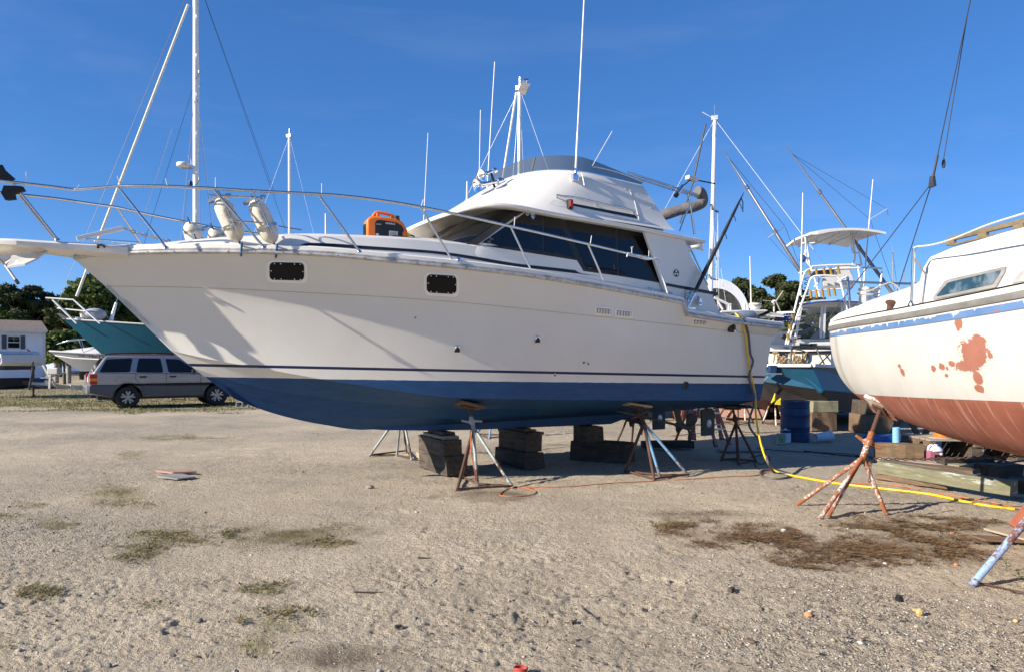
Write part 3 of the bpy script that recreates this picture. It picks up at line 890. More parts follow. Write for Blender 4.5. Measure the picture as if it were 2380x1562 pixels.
# deck and cockpit sole
dk = MB(); rows = []
for p in RPx:
    t = max(p[1] - 0.03, 0.0); zz = p[2] + 0.098
    if p[0] > S_STEP: zz = p[2] + 0.05
    rows.append([Vector((p[0], -t * c, zz + 0.05 * (1 - c * c) * (1 if p[0] < S_STEP else 0))) for c in (1, 0.6, 0.2, -0.2, -0.6, -1)])
dk.grid(rows)
dk.build('deck', M['gel_deck'], boat, smooth=30)

# raised foredeck trunk running aft into the cabin sides
def lerp_tab(tab):
    return interp([a for a, b_ in tab], [b_ for a, b_ in tab])
tb = lerp_tab([(-4.15, 0.05), (-3.9, 0.22), (-3.4, 0.52), (-3, 0.76), (-2.4, 1.02), (-2, 1.15), (-1, 1.36), (0, 1.44), (1, 1.47), (2.2, 1.47), (3.15, 1.46)])
zsd = lerp_tab([(-4.15, 2.90), (-3.9, 2.93), (-3.4, 3.0), (-2.8, 3.05), (-2, 3.10), (-1, 3.11), (-0.2, 3.09), (0.6, 3.03), (1.42, 2.975)])
zsd2 = lerp_tab([(1.5, 2.84), (3.2, 2.74)])
zc_ = lerp_tab([(-4.15, 2.905), (-3.87, 2.94), (-3.5, 3.02), (-2.78, 3.10), (-1.23, 3.20), (-0.3, 3.28), (1.42, 3.05)])
trunk = MB(); rows = []
ss = [-4.15 + 0.12 * i for i in range(46)] + [1.42]
ss = sorted(set([round(s, 3) for s in ss if s <= 1.42] + [1.42])) + [1.47 + 0.15 * i for i in range(12)]
for s in ss:
    t = tb(s); zb = z_sheer(min(s, S_STEP - 0.05)) + 0.07
    zh = zsd(s) if s <= 1.43 else zsd2(s); zc = zc_(s) if s <= 1.43 else zsd2(s) + 0.01
    h = zh - zb; rr_ = min(0.09, 0.45 * t)
    half_ = [(t, zb), (t - 0.02 - 0.10 * max(h, 0.02), zb + 0.62 * h), (t - 0.03 - 0.13 * h, zh - 0.035), (t - 0.05 - 0.13 * h - rr_ * 0.35, zh - 0.008), (max(t - 0.13 * h - rr_ * 1.6, 0.01), zh + 0.01), (t * 0.45, zh + (zc - zh) * 0.75), (0.0, zc)]
    rows.append([Vector((s, -a, z)) for a, z in half_] + [Vector((s, a, z)) for a, z in reversed(half_[:-1])])
trunk.grid(rows)
trunk.add(rows[-1], [tuple(range(len(rows[-1])))])
trunk.build('trunk_cabin', M['gel'], boat, smooth=40)
TB = bvh_of(trunk)

# house shell: windscreen face and sides
def ring(sf, sc, tc, sr, z, n=16, ex=2.8, zf=None, tr=None):
    """half ring from the front centre round to the rear, mirrored; returns closed list going round"""
    half_ = []
    for i in range(n + 1):
        th = PI / 2 * i / n
        t = tc * math.sin(th) ** (2 / ex); s = sc - (sc - sf) * math.cos(th) ** (2 / ex)
        half_.append((s, t))
    for k in range(1, 9):
        f = k / 8; half_.append((sc + (sr - sc) * f, tc + ((tr or tc) - tc) * f))
    def zz(s):
        if zf is None: return z
        f = (s - sf) / (sr - sf); return zf + (z - zf) * f
    near = [Vector((s, -t, zz(s))) for s, t in half_]; farr = [Vector((s, t, zz(s))) for s, t in half_]
    return list(reversed(farr[1:])) + near
house = MB()
hr = [ring(-1.05, 0.25, 1.44, 3.10, 2.60, ex=4.5), ring(-0.42, 0.42, 1.37, 3.06, 3.15, ex=4.2), ring(0.32, 0.95, 1.30, 3.0, 3.62, ex=4.2)]
house.grid(hr)
house.add([r[0] for r in hr] + [r[-1] for r in hr], [(0, 1, 4, 3), (1, 2, 5, 4)])
house.build('cabin_house', M['gel'], boat, smooth=40)
HS = bvh_of(house)

def panel(name, bvh, uvs, mat, off=0.008, parent=boat, both_sides=True, bevel=0, thick=0.02, label=None):
    mb = MB(); r = cpatch(mb, lambda a, b_: hit(bvh, a, b_), list(uvs), off, thick)
    if r is None: print('no hit', name); return None
    o = mb.build(name, mat, parent, recalc=True, smooth=30)
    if label: o['label'] = label
    if both_sides: mb.mirror_y().build(name, mat, parent, recalc=True, smooth=30)
    return o
# dark window surround, then the panes
panel('window_surround', HS, [(1097, 568), (1213, 487), (1300, 503), (1400, 522), (1502, 540), (1556, 662), (1450, 644), (1356, 631), (1341, 606), (1220, 587)], M['frame_dark'], 0.006)
panel('side_window', HS, [(1120, 565), (1222, 495), (1259, 503), (1259, 585)], M['glass_dark'], 0.011)
panel('side_window', HS, [(1265, 504), (1297, 512), (1333, 598), (1265, 586)], M['glass_dark'], 0.011)
panel('side_window', HS, [(1314, 514), (1429, 531), (1434, 640), (1362, 626)], M['glass_dark'], 0.011)
panel('side_window', HS, [(1436, 532), (1494, 544), (1546, 657), (1440, 641)], M['glass_dark'], 0.011)
panel('windscreen_surround', HS, [(972, 560), (1000, 566), (1050, 570), (1094, 566), (1209, 484), (1150, 489), (1110, 496), (1080, 502)], M['frame_dark'], 0.005, both_sides=False)
panel('windscreen_pane', HS, [(1008, 562), (1050, 566), (1091, 563), (1202, 487), (1150, 492), (1094, 505)], M['glass_dark'], 0.012, both_sides=False)
panel('windscreen_pane', HS, [(978, 557), (1000, 560), (1086, 506), (1082, 505), (1070, 510)], M['glass_dark'], 0.012, both_sides=False)
pm = MB(); ribbon(pm, HS, [(1083, 569), (1120, 541), (1170, 507), (1203, 483)], [(1108, 571), (1140, 548), (1185, 514), (1224, 490)], 0.010, 4)
pm.build('corner_pillar', M['frame_dark'], boat, smooth=40); pm.mirror_y().build('corner_pillar', M['frame_dark'], boat, smooth=40)
# club stickers in the side window
stk = MB()
shield = [(1230, 497), (1236, 494.5), (1243, 498), (1244, 506), (1238, 514), (1232, 507)]
patch(stk, HS, shield, 0.016, 0.003, 0)
patch(stk, HS, [(1232, 499), (1236, 497), (1241, 500), (1239, 504), (1237.5, 502), (1235, 504)], 0.018, 0.003, 1)
patch(stk, HS, [(1233, 505), (1237, 504), (1241, 507), (1238, 511)], 0.018, 0.003, 1)
patch(stk, HS, ellipse_uv(1225, 499, 4, 4.3), 0.016, 0.003, 1)
patch(stk, HS, ellipse_uv(1225, 499.5, 2.6, 2.4), 0.018, 0.003, 2)
M['st_blue'] = pbr('sticker_blue', (0.02, 0.11, 0.42), 0.5); M['st_green'] = pbr('sticker_green', (0.06, 0.30, 0.22), 0.5)
stk.build('window_sticker', [M['st_blue'], M['sticker'], M['st_green']], boat)

# aft wings of the house
def plate(name, uvs, tin, thick, mat, parent=boat, bevel=0.012, both_sides=True):
    mb = MB(); pts = [B(u, v, tin) for u, v in uvs]
    mb.prism(pts, (0, thick, 0))
    o = mb.build(name, mat, parent, recalc=True, bevel=bevel)
    if both_sides: mb.mirror_y().build(name, mat, parent, recalc=True, bevel=bevel)
    return o
plate('cabin_wing', [(1497, 536), (1585, 553), (1593, 560), (1609, 601), (1634, 643), (1646, 668), (1662, 700), (1681, 737), (1600, 727), (1580, 700), (1552, 698), (1540, 660)], 1.50, 0.06, M['gel'])
# black band along the trunk and cabin sides
band = MB()
ribbon(band, TB, [(700, 570), (720, 566), (780, 568), (850, 573), (1003, 584), (1100, 597), (1195, 613), (1300, 625), (1400, 637), (1480, 647), (1528, 655), (1546, 658)], [(700, 571), (722, 573), (780, 575), (850, 580), (1003, 590), (1100, 604), (1195, 620), (1300, 632), (1400, 644), (1480, 654), (1528, 662), (1546, 665)], 0.006)
M['band'] = pbr('black_band', (0.012, 0.013, 0.018), 0.35)
band.build('black_band', M['band'], boat)
b3 = MB()
b3.prism([B(u, v, 1.506) for u, v in [(1546, 658), (1600, 668), (1668, 680), (1671, 688), (1600, 675), (1548, 665)]], (0, 0.004, 0))
b3.build('black_band', M['band'], boat, recalc=True)
# round badge and maker's lettering on the cabin side
bd = MB(); c0 = B(1571, 636, 1.50)
bd.lathe([(0.070, 0), (0.070, 0.006)], 20, c0, (0, -1, 0), 0)
bd.lathe([(0.055, 0.006), (0.055, 0.009)], 20, c0, (0, -1, 0), 1)
for k in range(3):
    a = R(90 + 120 * k)
    bd.lathe([(0.018, 0.009), (0.018, 0.011)], 8, c0 + Vector((0.027 * math.cos(a), 0, 0.027 * math.sin(a))), (0, -1, 0), 0)
bd.build('round_badge', [M['gel'], M['black']], boat)
tx = MB(); a0 = B(1503, 672, 1.50); a1 = B(1562, 684, 1.50)
text_into(tx, 'SILVERTON', a0 + Vector((0, -0.006, -0.03)), a1 - a0, (0, 0, 1), 0.085, depth=0.004, shear=0.25, spacing=1.16)
w_ = max(v[0] for v in tx.v) - a0.x; k_ = (a1.x - a0.x) / w_
tx.v = [(a0.x + (v[0] - a0.x) * k_, v[1], v[2]) for v in tx.v]
M['letter_blue'] = pbr('lettering_blue', (0.10, 0.22, 0.45), 0.4)
tx.build('lettering', M['letter_blue'], boat)

# ---------------------------------------------------------------- brow (hard top overhang) and flybridge
brow = MB()
zrim = lerp_tab([(-0.42, 3.52), (0.1, 3.61), (0.9, 3.56), (2.15, 3.50), (3.6, 3.40)])
def brow_ring(inset, dz):
    r = ring(-0.42 + inset, 0.75, 1.56 - inset, 3.62 - inset, 0, n=22, ex=2.9)
    return [Vector((p.x, p.y, zrim(p.x) + dz)) for p in r]
br = [brow_ring(0.45, 0.02), brow_ring(0.05, -0.05), brow_ring(0.012, -0.045), brow_ring(0.0, -0.025), brow_ring(0.005, -0.005), brow_ring(0.05, 0.015), brow_ring(0.22, 0.05), brow_ring(0.6, 0.055)]
brow.grid(br)
for r, mi in ((br[0], 0), (br[-1], 0)): brow.add(r, [tuple(range(len(r)))])
for r0, r1 in zip(br, br[1:]): brow.add([r0[0], r0[-1], r1[-1], r1[0]], [(0, 1, 2, 3)])
brow.build('hardtop_brow', M['gel'], boat, smooth=50)
fly = MB()
lv = [0.0, 0.12, 0.35, 0.6, 0.85, 0.96, 1.0]
fr_ = []
for f in lv:
    sf = -0.13 + (0.98 + 0.13) * f ** 1.0; scn = 1.25 + 0.75 * f; tc = 1.47 - 0.27 * f; sr = 3.06 - 0.36 * f
    if f == 0: sf -= 0.08; tc += 0.04
    zf = 3.60 + 0.72 * f; z = 3.50 + 0.70 * f
    if f > 0.97: tc -= 0.03; sf += 0.03
    fr_.append(ring(sf, scn, tc, sr, z, n=18, ex=2.5, zf=zf))
fin = [ring(1.12, 1.9, 1.07, 2.68, 4.17, n=18, ex=2.5, zf=4.29), ring(1.12, 1.9, 1.1, 2.75, 3.62, n=18, ex=2.5)]
fly.grid(fr_ + fin)
fly.add(fin[-1], [tuple(range(len(fin[-1])))])
flyo = fly.build('flybridge', M['gel'], boat, smooth=45)
FB = bvh_of(fly)
# tinted wind deflector round the flybridge
M['deflector'] = glassy('smoked_acrylic', (0.075, 0.09, 0.10), 0.70, 0.12)
wd = MB()
b0 = [Vector(p) for p in ring(1.0, 2.0, 1.19, 2.70, 4.20, n=18, ex=2.5, zf=4.325)]
t0_ = []
c_ = Vector((2.0, 0, 0))
for p in b0:
    f = (p.x - 1.0) / 1.7; h = 0.205 * (1 - 0.72 * max(0, (f - 0.35) / 0.65)) * (1.0 if f > 0.0 else 1)
    o = (p - c_); o.z = 0; o.normalize()
    t0_.append(p + Vector((0.05, 0, h)) + o * -0.01)
wd.grid([b0, t0_])
wdo = wd.build('wind_deflector', M['deflector'], boat, smooth=50)
mul = MB()
k0 = min(range(len(b0)), key=lambda i: abs(b0[i].y + 0.72) if b0[i].y < 0 and b0[i].x < 1.6 else 9)
for kk in (k0, len(b0) - 1 - k0):
    d = (t0_[kk] - b0[kk]); mul.bar(b0[kk], t0_[kk], 0.03, 0.012, up=(b0[kk] - c_))
mul.build('mullion', M['frame_dark'], wdo)
# grab rail, nav light, black recess and moulded outline on the flybridge side
gr_ = MB()
pts = []
for (u, v) in [(1291, 459), (1306, 462), (1333, 464), (1395, 478), (1452, 490), (1474, 497)]:
    p, n_ = hit(FB, u, v); pts.append(p + n_ * 0.045)
gr_.tube(spline(pts, 4), 0.014, 8)
for (u, v) in [(1293, 460), (1385, 477), (1471, 496)]:
    p, n_ = hit(FB, u, v); gr_.tube([p - n_ * 0.01, p + n_ * 0.045], 0.012, 8)
gr_.build('grab_rail', M['steel'], boat, smooth=50)
panel('black_recess', FB, [(1326, 473), (1400, 487), (1476, 501), (1481, 509), (1400, 493), (1328, 479)], M['band'], 0.004)
panel('grey_recess', FB, [(1276, 475), (1286, 465), (1322, 474), (1330, 481), (1400, 496), (1482, 512), (1485, 517), (1400, 502), (1330, 487)], M['gel_deck'], 0.002)
nv = MB(); p, n_ = hit(FB, 1322, 479)
nv.box(p + n_ * 0.03, (0.075, 0.06, 0.13), None, 0); nv.box(p + n_ * 0.05, (0.05, 0.05, 0.09), None, 1)
nv.build('navigation_light', [M['black'], M['red']], boat, bevel=0.006)
oline = MB()
ol = []
for (u, v) in [(1355, 410), (1400, 421), (1450, 434), (1462, 441), (1475, 470), (1486, 515)]:
    p, n_ = hit(FB, u, v)
    if p: ol.append(p + n_ * 0.001)
oline.tube(ol, 0.005, 5); oline.build('moulded_line', M['white2'], boat)
scr = MB()
for (u, v) in [(1303, 390), (1328, 393), (1376, 396), (1388, 402), (1399, 400), (1440, 415), (1455, 420), (1461, 423), (1474, 423), (1453, 440), (1466, 443), (1480, 451), (1489, 450), (1502, 437), (1512, 484), (1529, 484)]:
    p, n_ = hit(FB, u, v)
    if p: scr.lathe([(0.012, -0.002), (0.010, 0.006), (0.003, 0.01)], 7, p, n_)
scr.build('snap_stud', M['alu'], boat); COL.objects['snap_stud']['kind'] = 'stuff'

# air horns
for (bu, bv, tu, tv, rad, t) in ((1108, 432, 1168, 419, 0.105, 0.46), (1120, 408, 1152, 394, 0.085, 0.62)):
    hn = MB(); a = B(bu, bv, t); e = B(tu, tv, t) + Vector((0.03, 0.05, 0))
    ax = (e - a).normalized(); L = (e - a).length
    hn.lathe([(rad * 0.15, 0.05), (rad * 0.82, 0.004), (rad, 0.0), (rad * 0.98, 0.012), (rad * 0.6, 0.05), (rad * 0.36, 0.10), (rad * 0.26, L * 0.6), (rad * 0.22, L * 0.8)], 20, a, ax, 0, cap=False)
    hn.lathe([(0.0, L * 0.78), (rad * 0.42, L * 0.8), (rad * 0.5, L * 0.9), (rad * 0.42, L), (0, L * 1.01)], 16, a, ax, 0, cap=False)
    bq = a + ax * (L * 0.62); pb, nb = hit(FB, bu + (tu - bu) * 0.75, bv + 25)
    hn.tube([bq, bq + Vector((0.05, 0, -0.12))], 0.016, 6, 1)
    hn.build('air_horn', [M['chrome'], M['black']], boat, smooth=50)

# whip antennas on the flybridge
def whip(u0, v0, u1, v1, t, r0=0.017, r1=0.009, ext=1.0, mat='white', base=True):
    a = B(u0, v0, t); b2 = B(u1, v1, t); b2 = a + (b2 - a) * ext
    w = MB(); w.tube([a, a.lerp(b2, 0.16), a.lerp(b2, 0.17), b2], [r0, r0 * 0.95, r0 * 0.75, r1], 8)
    if base:
        w.lathe([(0.026, -0.12), (0.026, -0.05), (0.02, 0.0), (0.022, 0.05)], 10, a, (b2 - a), 1)
    return w.build('whip_antenna', [M[mat], M['chrome']], boat, smooth=50)
whip(1338, 400, 1358, -4, 1.23, 0.017, 0.011, 1.35)
whip(1376, 388, 1423, 306, 1.17, 0.008, 0.006, base=False)
ab = MB(); p, n_ = hit(FB, 1334, 418); ab.box(p + n_ * 0.03, (0.09, 0.07, 0.09)); ab.tube([p + n_ * 0.04, B(1338, 402, 1.23)], 0.02, 8)
ab.build('antenna_mount', M['chrome'], boat, bevel=0.008)
cb = MB(); cb.tube(spline([B(1341, 399, 1.24), B(1351, 403, 1.26), B(1355, 416, 1.30), B(1358, 432, 1.33)], 5), 0.008, 6)
cb.build('antenna_cable', M['white'], boat)
whip(1132, 448, 1150, 145, -1.15, 0.014, 0.009)
whip(1113, 462, 1117, 257, -0.75, 0.010, 0.007)

# bimini: stainless frame folded aft with its canvas in a boot
bim = MB()
def tb_(mb, uvt, r, n=5): mb.tube(spline([B(u, v, t) for u, v, t in uvt], n), r, 8)
bim2 = MB()
for (dv, r, t) in ((0, 0.016, 1.22), (7, 0.014, 1.19)):
    tb_(bim, [(1460, 402 + dv, t), (1500, 415 + dv, t), (1570, 437 + dv, t), (1622, 454 + dv * 0.6, t)], r)
    tb_(bim2, [(1460, 402 + dv, -t), (1500, 415 + dv, -t), (1570, 437 + dv, -t), (1600, 447 + dv * 0.6, -t)], r)
tb_(bim, [(1376, 392, 1.2), (1384, 389, 1.2), (1440, 403, 1.2), (1495, 424, 1.2)], 0.014)
tb_(bim, [(1599, 450, 1.2), (1603, 470, 1.2), (1609, 510, 1.2), (1614, 546, 1.2)], 0.016)
tb_(bim, [(1606, 484, 1.2), (1598, 489, 1.2), (1590, 510, 1.2), (1580, 538, 1.2)], 0.014)
bim.build('bimini_frame', M['steel'], boat, smooth=50); bim2.build('bimini_frame', M['steel'], boat, smooth=50)
bt = MB()
path = [B(u, v, t) for u, v, t in [(1620, 446, 1.14), (1630, 452, 1.13), (1633, 464, 1.12), (1628, 475, 1.10), (1610, 482, 1.05), (1585, 488, 0.95), (1560, 495, 0.85), (1535, 503, 0.72), (1510, 510, 0.6)]]
pp = spline(path, 6)
rad = [0.086 + 0.004 * math.sin(i * 0.55) for i in range(len(pp))]
bt.tube(pp, rad, 14)
bto = bt.build('bimini_boot', M['grey_fabric'], boat, smooth=70)
zp = MB(); zp.tube([p + Vector((0, -0.06, 0.066)) for p in pp[26:48]], 0.009, 5); zp.build('zip_flap', M['black'], bto)
rh = MB(); a = B(1570, 457, 1.3); e = B(1588, 433, 1.3)
rh.tube([a, e], 0.032, 10); rh.lathe([(0.036, 0), (0.036, 0.05)], 10, a, (e - a), 1)
rh.build('rod_holder', [M['steel'], M['black']], boat, smooth=50)
sl = MB(); sl.tube([B(1588, 433, 1.3), B(1602, 421, 1.3), B(1612, 418, 1.3)], 0.012, 6, 1)
a, e = B(1597, 413, 1.3), B(1620, 420, 1.3); sl.bar(a, e, 0.09, 0.06, 0); sl.tube([e, B(1662, 428, 1.3)], 0.012, 6, 1)
sl.build('spreader_lamp', [M['white'], M['black']], boat, bevel=0.012)

# ---------------------------------------------------------------- bow pulpit, rails
pul = MB()
def PL(s, t, z): return Vector((s, -t, z))
pz0, pz1 = B(8, 555, 0.22), B(311, 571, 0.44)
s_a, s_b = pz0.x, S0 + 0.55
top = [(s_a - 0.12, 0.16), (s_a, 0.24), (s_a + 0.12, 0.29), (s_a + 0.4, 0.31), (S0 + 0.1, 0.36), (s_b, 0.44)]
zt = lambda s: pz0.z + (pz1.z - pz0.z) * (s - s_a) / (s_b - s_a)
prof = lambda s, t: [(t - 0.03, zt(s)), (t, zt(s) - 0.025), (t - 0.008, zt(s) - 0.062 - 0.05 * max(0, min(1, (s - s_a) / 1.3))), (t - 0.10, zt(s) - 0.065 - 0.085 * max(0, min(1, (s - s_a) / 1.3)))]
rows = []
for s, t in top:
    h = prof(s, t); rows.append([PL(s, a, z) for a, z in h] + [PL(s, -a, z) for a, z in reversed(h)])
pul.grid(rows, closeu=True); pul.add(rows[0], [tuple(range(8))]); pul.add(rows[-1], [tuple(range(8))])
pulo = pul.build('bow_pulpit', M['gel'], boat, smooth=14, recalc=True)
# anchor slung under the pulpit: shank, two flukes and stock
an = MB()
for uvt in ([(0, 569, .12), (100, 579, .12), (60, 590, -.05), (22, 596, -.12), (-20, 597, -.12)], [(27, 599, .16), (111, 587, .10), (84, 606, .26), (58, 618, .34), (16, 624, .30)], [(27, 600, -.10), (111, 587, -.04), (58, 612, -.3), (10, 618, -.26)]):
    an.prism([B(*q) for q in uvt], (0, 0.006, 0.022), 0)
an.prism([B(*q) for q in [(-12, 596, .1), (26, 591, .1), (27, 596, .1), (12, 607, .1), (-12, 613, .1)]], (0, 0.10, 0), 0)
ac_ = B(12, 617, 0.2); ae_ = B(39, 655, 0.3)
an.tube([ac_ + Vector((-.05, 0, 0.06)), ac_, ae_], 0.014, 8, 1); an.lathe([(0.018, -0.02), (0.018, 0.03)], 8, ae_, (ae_ - ac_), 2)
M['galv'] = pbr('galvanised', (0.42, 0.41, 0.38), 0.6, 0.3, var=0.15)
an.build('anchor', [M['gel'], M['galv'], M['black']], boat, recalc=True)
# anchor shank on deck and its chain
sk = MB(); a, e = B(178, 556, 0.05), B(292, 529.5, 0.05)
sk.bar(B(178, 556, 0.05), B(287, 531, 0.05), 0.035, 0.05, 0)
sk.build('anchor_shank', M['white'], boat, bevel=0.005)
chn = MB()
chain_into(chn, [B(288, 531, 0.05), B(312, 541, 0.05), B(345, 549, 0.05), B(385, 560, 0.02), B(410, 566, 0)], 0.075, 0.05, 0.009)
chn.build('anchor_chain', M['galv'], boat, smooth=60)
wl = MB()
for dy in (-0.09, 0.09):
    wl.box(B(263, 561, dy) + Vector((0.0, 0, 0.0)), (0.55, 0.03, 0.025)); 
    for q in (-0.18, 0.0, 0.18): wl.tube([B(263, 561, dy) + Vector((q, 0, 0)), B(263, 561, dy) + Vector((q, 0, -0.09))], 0.014, 6)
wl.build('bow_chock_rail', M['chrome'], boat, bevel=0.005)
blk = MB(); blk.tube([B(228, 577, 0.4), B(228, 571, 0.42), B(236, 570, 0.44), B(243, 575, 0.47)], 0.014, 6); blk.build('bow_cleat', M['black'], boat)
# rails: near side and its mirror on the far side
railpts = [(-30, 418, .33), (0, 421, .33), (60, 428, .33), (120, 435, .33), (166, 441, .34), (180, 441, .37), (220, 438, .48), (275, 434, .63), (330, 433, .80), (392, 434, .95), (496, 439, 1.15), (595, 445, 1.32), (737, 452, 1.52), (795, 456, 1.60), (880, 466, 1.68), (978, 482, 1.74), (1080, 503, 1.78), (1187, 527, 1.80), (1280, 548, 1.80), (1367, 568, 1.80), (1456, 589, 1.80), (1510, 600, 1.79), (1524, 604, 1.79), (1530, 614, 1.79), (1541, 650, 1.79), (1554, 690, 1.79)]
RL = [B(u, v, t) for u, v, t in railpts]
br_near = MB(); br_near.tube(spline(RL, 3), 0.0165, 10)
br_far = br_near.mirror_y()
nr_ = br_near.build('bow_rail', M['steel'], boat, smooth=60); fr2 = br_far.build('bow_rail', M['steel'], boat, smooth=60)
fp = MB(); a = RL[0]; fp.tube(spline([a, a + Vector((-0.25, 0.04, 0)), a + Vector((-0.42, 0.33 + 0.0, 0)), a + Vector((-0.25, 0.62, 0)), a + Vector((0, 0.66, 0))], 4), 0.0165, 10)
fp.build('bow_rail', M['steel'], boat, smooth=60)
for (tu, tv, tt, bu, bv, bt_) in ((30, 427, .33, 133, 557, .30), (275, 436, .63, 386, 576, .93), (496, 441, 1.15, 613, 575, 1.33), (740, 454, 1.52, 835, 584, 1.62), (978, 484, 1.74, 1052, 607, 1.74), (1187, 528, 1.80, 1237, 634, 1.80), (1367, 570, 1.80, 1408, 664, 1.80)):
    s_ = MB(); s_.tube([B(tu, tv, tt), B(bu, bv, bt_)], 0.0135, 8); s_.lathe([(0.03, -0.02), (0.03, 0.0), (0.016, 0.012)], 10, B(bu, bv, bt_))
    s_.build('stanchion', M['steel'], boat, smooth=60); s_.mirror_y().build('stanchion', M['steel'], boat, smooth=60)
# zip ties left standing on the rail
zt_ = MB()
for (u, v, t, du, dv) in ((61, 428, .33, 0, -28), (178, 440, .37, 6, -9), (280, 434, .65, -7, -24), (390, 434, .95, -6, -19), (501, 439, 1.16, 0, -26), (748, 453, 1.53, 0, -26), (979, 481, 1.74, 5, -16), (1195, 528, 1.8, 2, -23), (1372, 568, 1.8, 3, -19), (1467, 591, 1.8, 4, -17), (1470, 592, 1.8, -3, -18), (1508, 600, 1.79, 0, -17)):
    zt_.tube([B(u, v + 4, t), B(u, v, t), B(u + du, v + dv, t)], 0.0045, 5)
zt_.build('zip_tie', M['zip'], nr_); COL.objects['zip_tie']['kind'] = 'stuff'
rop = MB()
tb_(rop, [(1457, 598, 1.84), (1460, 590, 1.84), (1470, 592, 1.83), (1490, 601, 1.83), (1510, 602, 1.83), (1526, 607, 1.83), (1532, 625, 1.83), (1545, 660, 1.83), (1553, 688, 1.83)], 0.010)
tb_(rop, [(1460, 594, 1.84), (1480, 598, 1.84), (1505, 604, 1.84), (1526, 600, 1.84)], 0.009)
tb_(rop, [(1548, 683, 1.83), (1555, 690, 1.85), (1558, 684, 1.83)], 0.010)
tag(rop.build('tie_line', M['white'], boat, smooth=60))
# black rag knotted at the front of the rail
rg = MB()
rg.prism([B(u, v, .34) for u, v in [(-14, 392), (0, 384), (8, 398), (31, 418), (22, 423), (10, 420), (-14, 421)]], (0.02, 0.03, 0.01))
rg.prism([B(u, v, .36) for u, v in [(8, 432), (46, 433), (53, 444), (28, 452), (31, 464), (12, 466), (2, 450)]], (0.03, 0.03, 0))
rg_ = rg.build('black_flag', M['rubber'], None, recalc=True)
rg_.data.transform(FRAME[boat.name] @ Matrix.Translation((0, 0, 0)))
c_w = FRAME[boat.name] @ B(20, 430, .34); rg_.data.transform(Matrix.Translation(-c_w)); rg_.location = c_w
tag(rg_, 'torn black plastic flag tied to the front of the cruiser bow rail', 'flag')

# ---------------------------------------------------------------- fittings on the hull
for (u0, v0, u1, v1, sk_) in ((619, 606, 716, 658, 0.02), (985, 635, 1068, 689, 0.06)):
    w, h = u1 - u0, v1 - v0
    pl = MB(); fz = MB()
    n0 = len(fz.v)
    patch(fz, HB, rrect(u0, v0, u1, v1, 13, 5, sk_), 0.008, 0.02)
    fo = fz.build('portlight', M['bright'], boat, recalc=True, bevel=0.006)
    fz.mirror_y().build('portlight', M['gel'], boat, recalc=True, bevel=0.006)
    g_ = MB(); patch(g_, HB, rrect(u0 + w * .08, v0 + h * .08, u1 - w * .09, v1 - h * .14, 10, 5, sk_), 0.013, 0.02)
    fr3 = MB(); patch(fr3, HB, rrect(u0 + w * .16, v0 + h * .2, u1 - w * .17, v1 - h * .24, 6, 4, sk_), 0.016, 0.02)
    g_.build('portlight_frame', M['black_matte'], fo, recalc=True); fr3.build('portlight_pane', M['black_matte'], fo, recalc=True)
    sw = MB()
    for fx, fy in ((.2, .13), (.35, .13), (.68, .13), (.82, .13), (.2, .81), (.36, .81), (.68, .81), (.82, .81), (.12, .45), (.88, .45)):
        uu = u0 + w * fx; p, n_ = hit(HB, uu, v0 + h * fy + sk_ * (uu - (u0 + u1) / 2)); sw.lathe([(0.008, 0.01), (0.007, 0.018), (0.001, 0.02)], 7, p, n_)
    sw.build('screw', M['zip'], fo)['kind'] = 'stuff'
for (u0, v0, u1, v1, n) in ((1383, 711, 1424, 734, 5), (1430, 717, 1471, 739, 5), (1609, 739, 1646, 757, 4)):
    fz = MB(); sk_ = 0.13; fl = [(u0, v0), (u1, v0 + sk_ * (u1 - u0)), (u1 - 1, v1), (u0 - 1, v1 - sk_ * (u1 - u0) + 3)]
    patch(fz, HB, fl, 0.010, 0.03); vo_ = fz.build('hull_vent', M['bright'], boat, recalc=True, bevel=0.004)
    def bil(a, b2):
        x = fl[0][0] + (fl[1][0] - fl[0][0]) * a, fl[0][1] + (fl[1][1] - fl[0][1]) * a
        y = fl[3][0] + (fl[2][0] - fl[3][0]) * a, fl[3][1] + (fl[2][1] - fl[3][1]) * a
        return (x[0] + (y[0] - x[0]) * b2, x[1] + (y[1] - x[1]) * b2)
    dk_ = MB(); patch(dk_, HB, [bil(.1, .2), bil(.92, .2), bil(.92, .8), bil(.1, .8)], 0.0115, 0.02); dk_.build('vent_shade_plate', M['plygrey'], vo_, recalc=True)  # solid plate, its grey stands for the shade between the louvres
    for k in range(n):
        a = 0.12 + 0.8 * k / n; lo = MB(); pq = []
        for (aa, bb, of) in ((a, .22, 0.032), (a, .78, 0.032), (a + 0.72 / n, .78, 0.012), (a + 0.72 / n, .22, 0.012)):
            p, n_ = hit(HB, *bil(aa, bb)); pq.append(p + n_ * of)
        lo.prism(pq, (0, 0.012, 0)); lo.build('louvre', M['gel'], vo_, recalc=True)
for (u, v, r) in ((1063, 808, 7), (1249, 786, 7)):
    p, n_ = hit(HB, u, v); th = MB()
    th.lathe([(0.036, -0.01), (0.040, 0.006), (0.030, 0.022), (0.018, 0.024), (0.018, 0.004)], 14, p, n_, 0, cap=False)
    th.lathe([(0.0175, 0.004), (0.0175, 0.006)], 12, p, n_, 1)
    e = Vector((0, 0, 1)); sd_ = n_.cross(e).normalized()
    th.add([p + n_ * 0.026 - e * 0.012 - sd_ * 0.03, p + n_ * 0.026 - e * 0.012 + sd_ * 0.034, p + n_ * 0.012 - e * 0.055 + sd_ * 0.04, p + n_ * 0.012 - e * 0.055 - sd_ * 0.03], [(0, 1, 2, 3)], 1)
    th.build('through_hull_fitting', [M['chrome'], M['black']], boat, smooth=50)
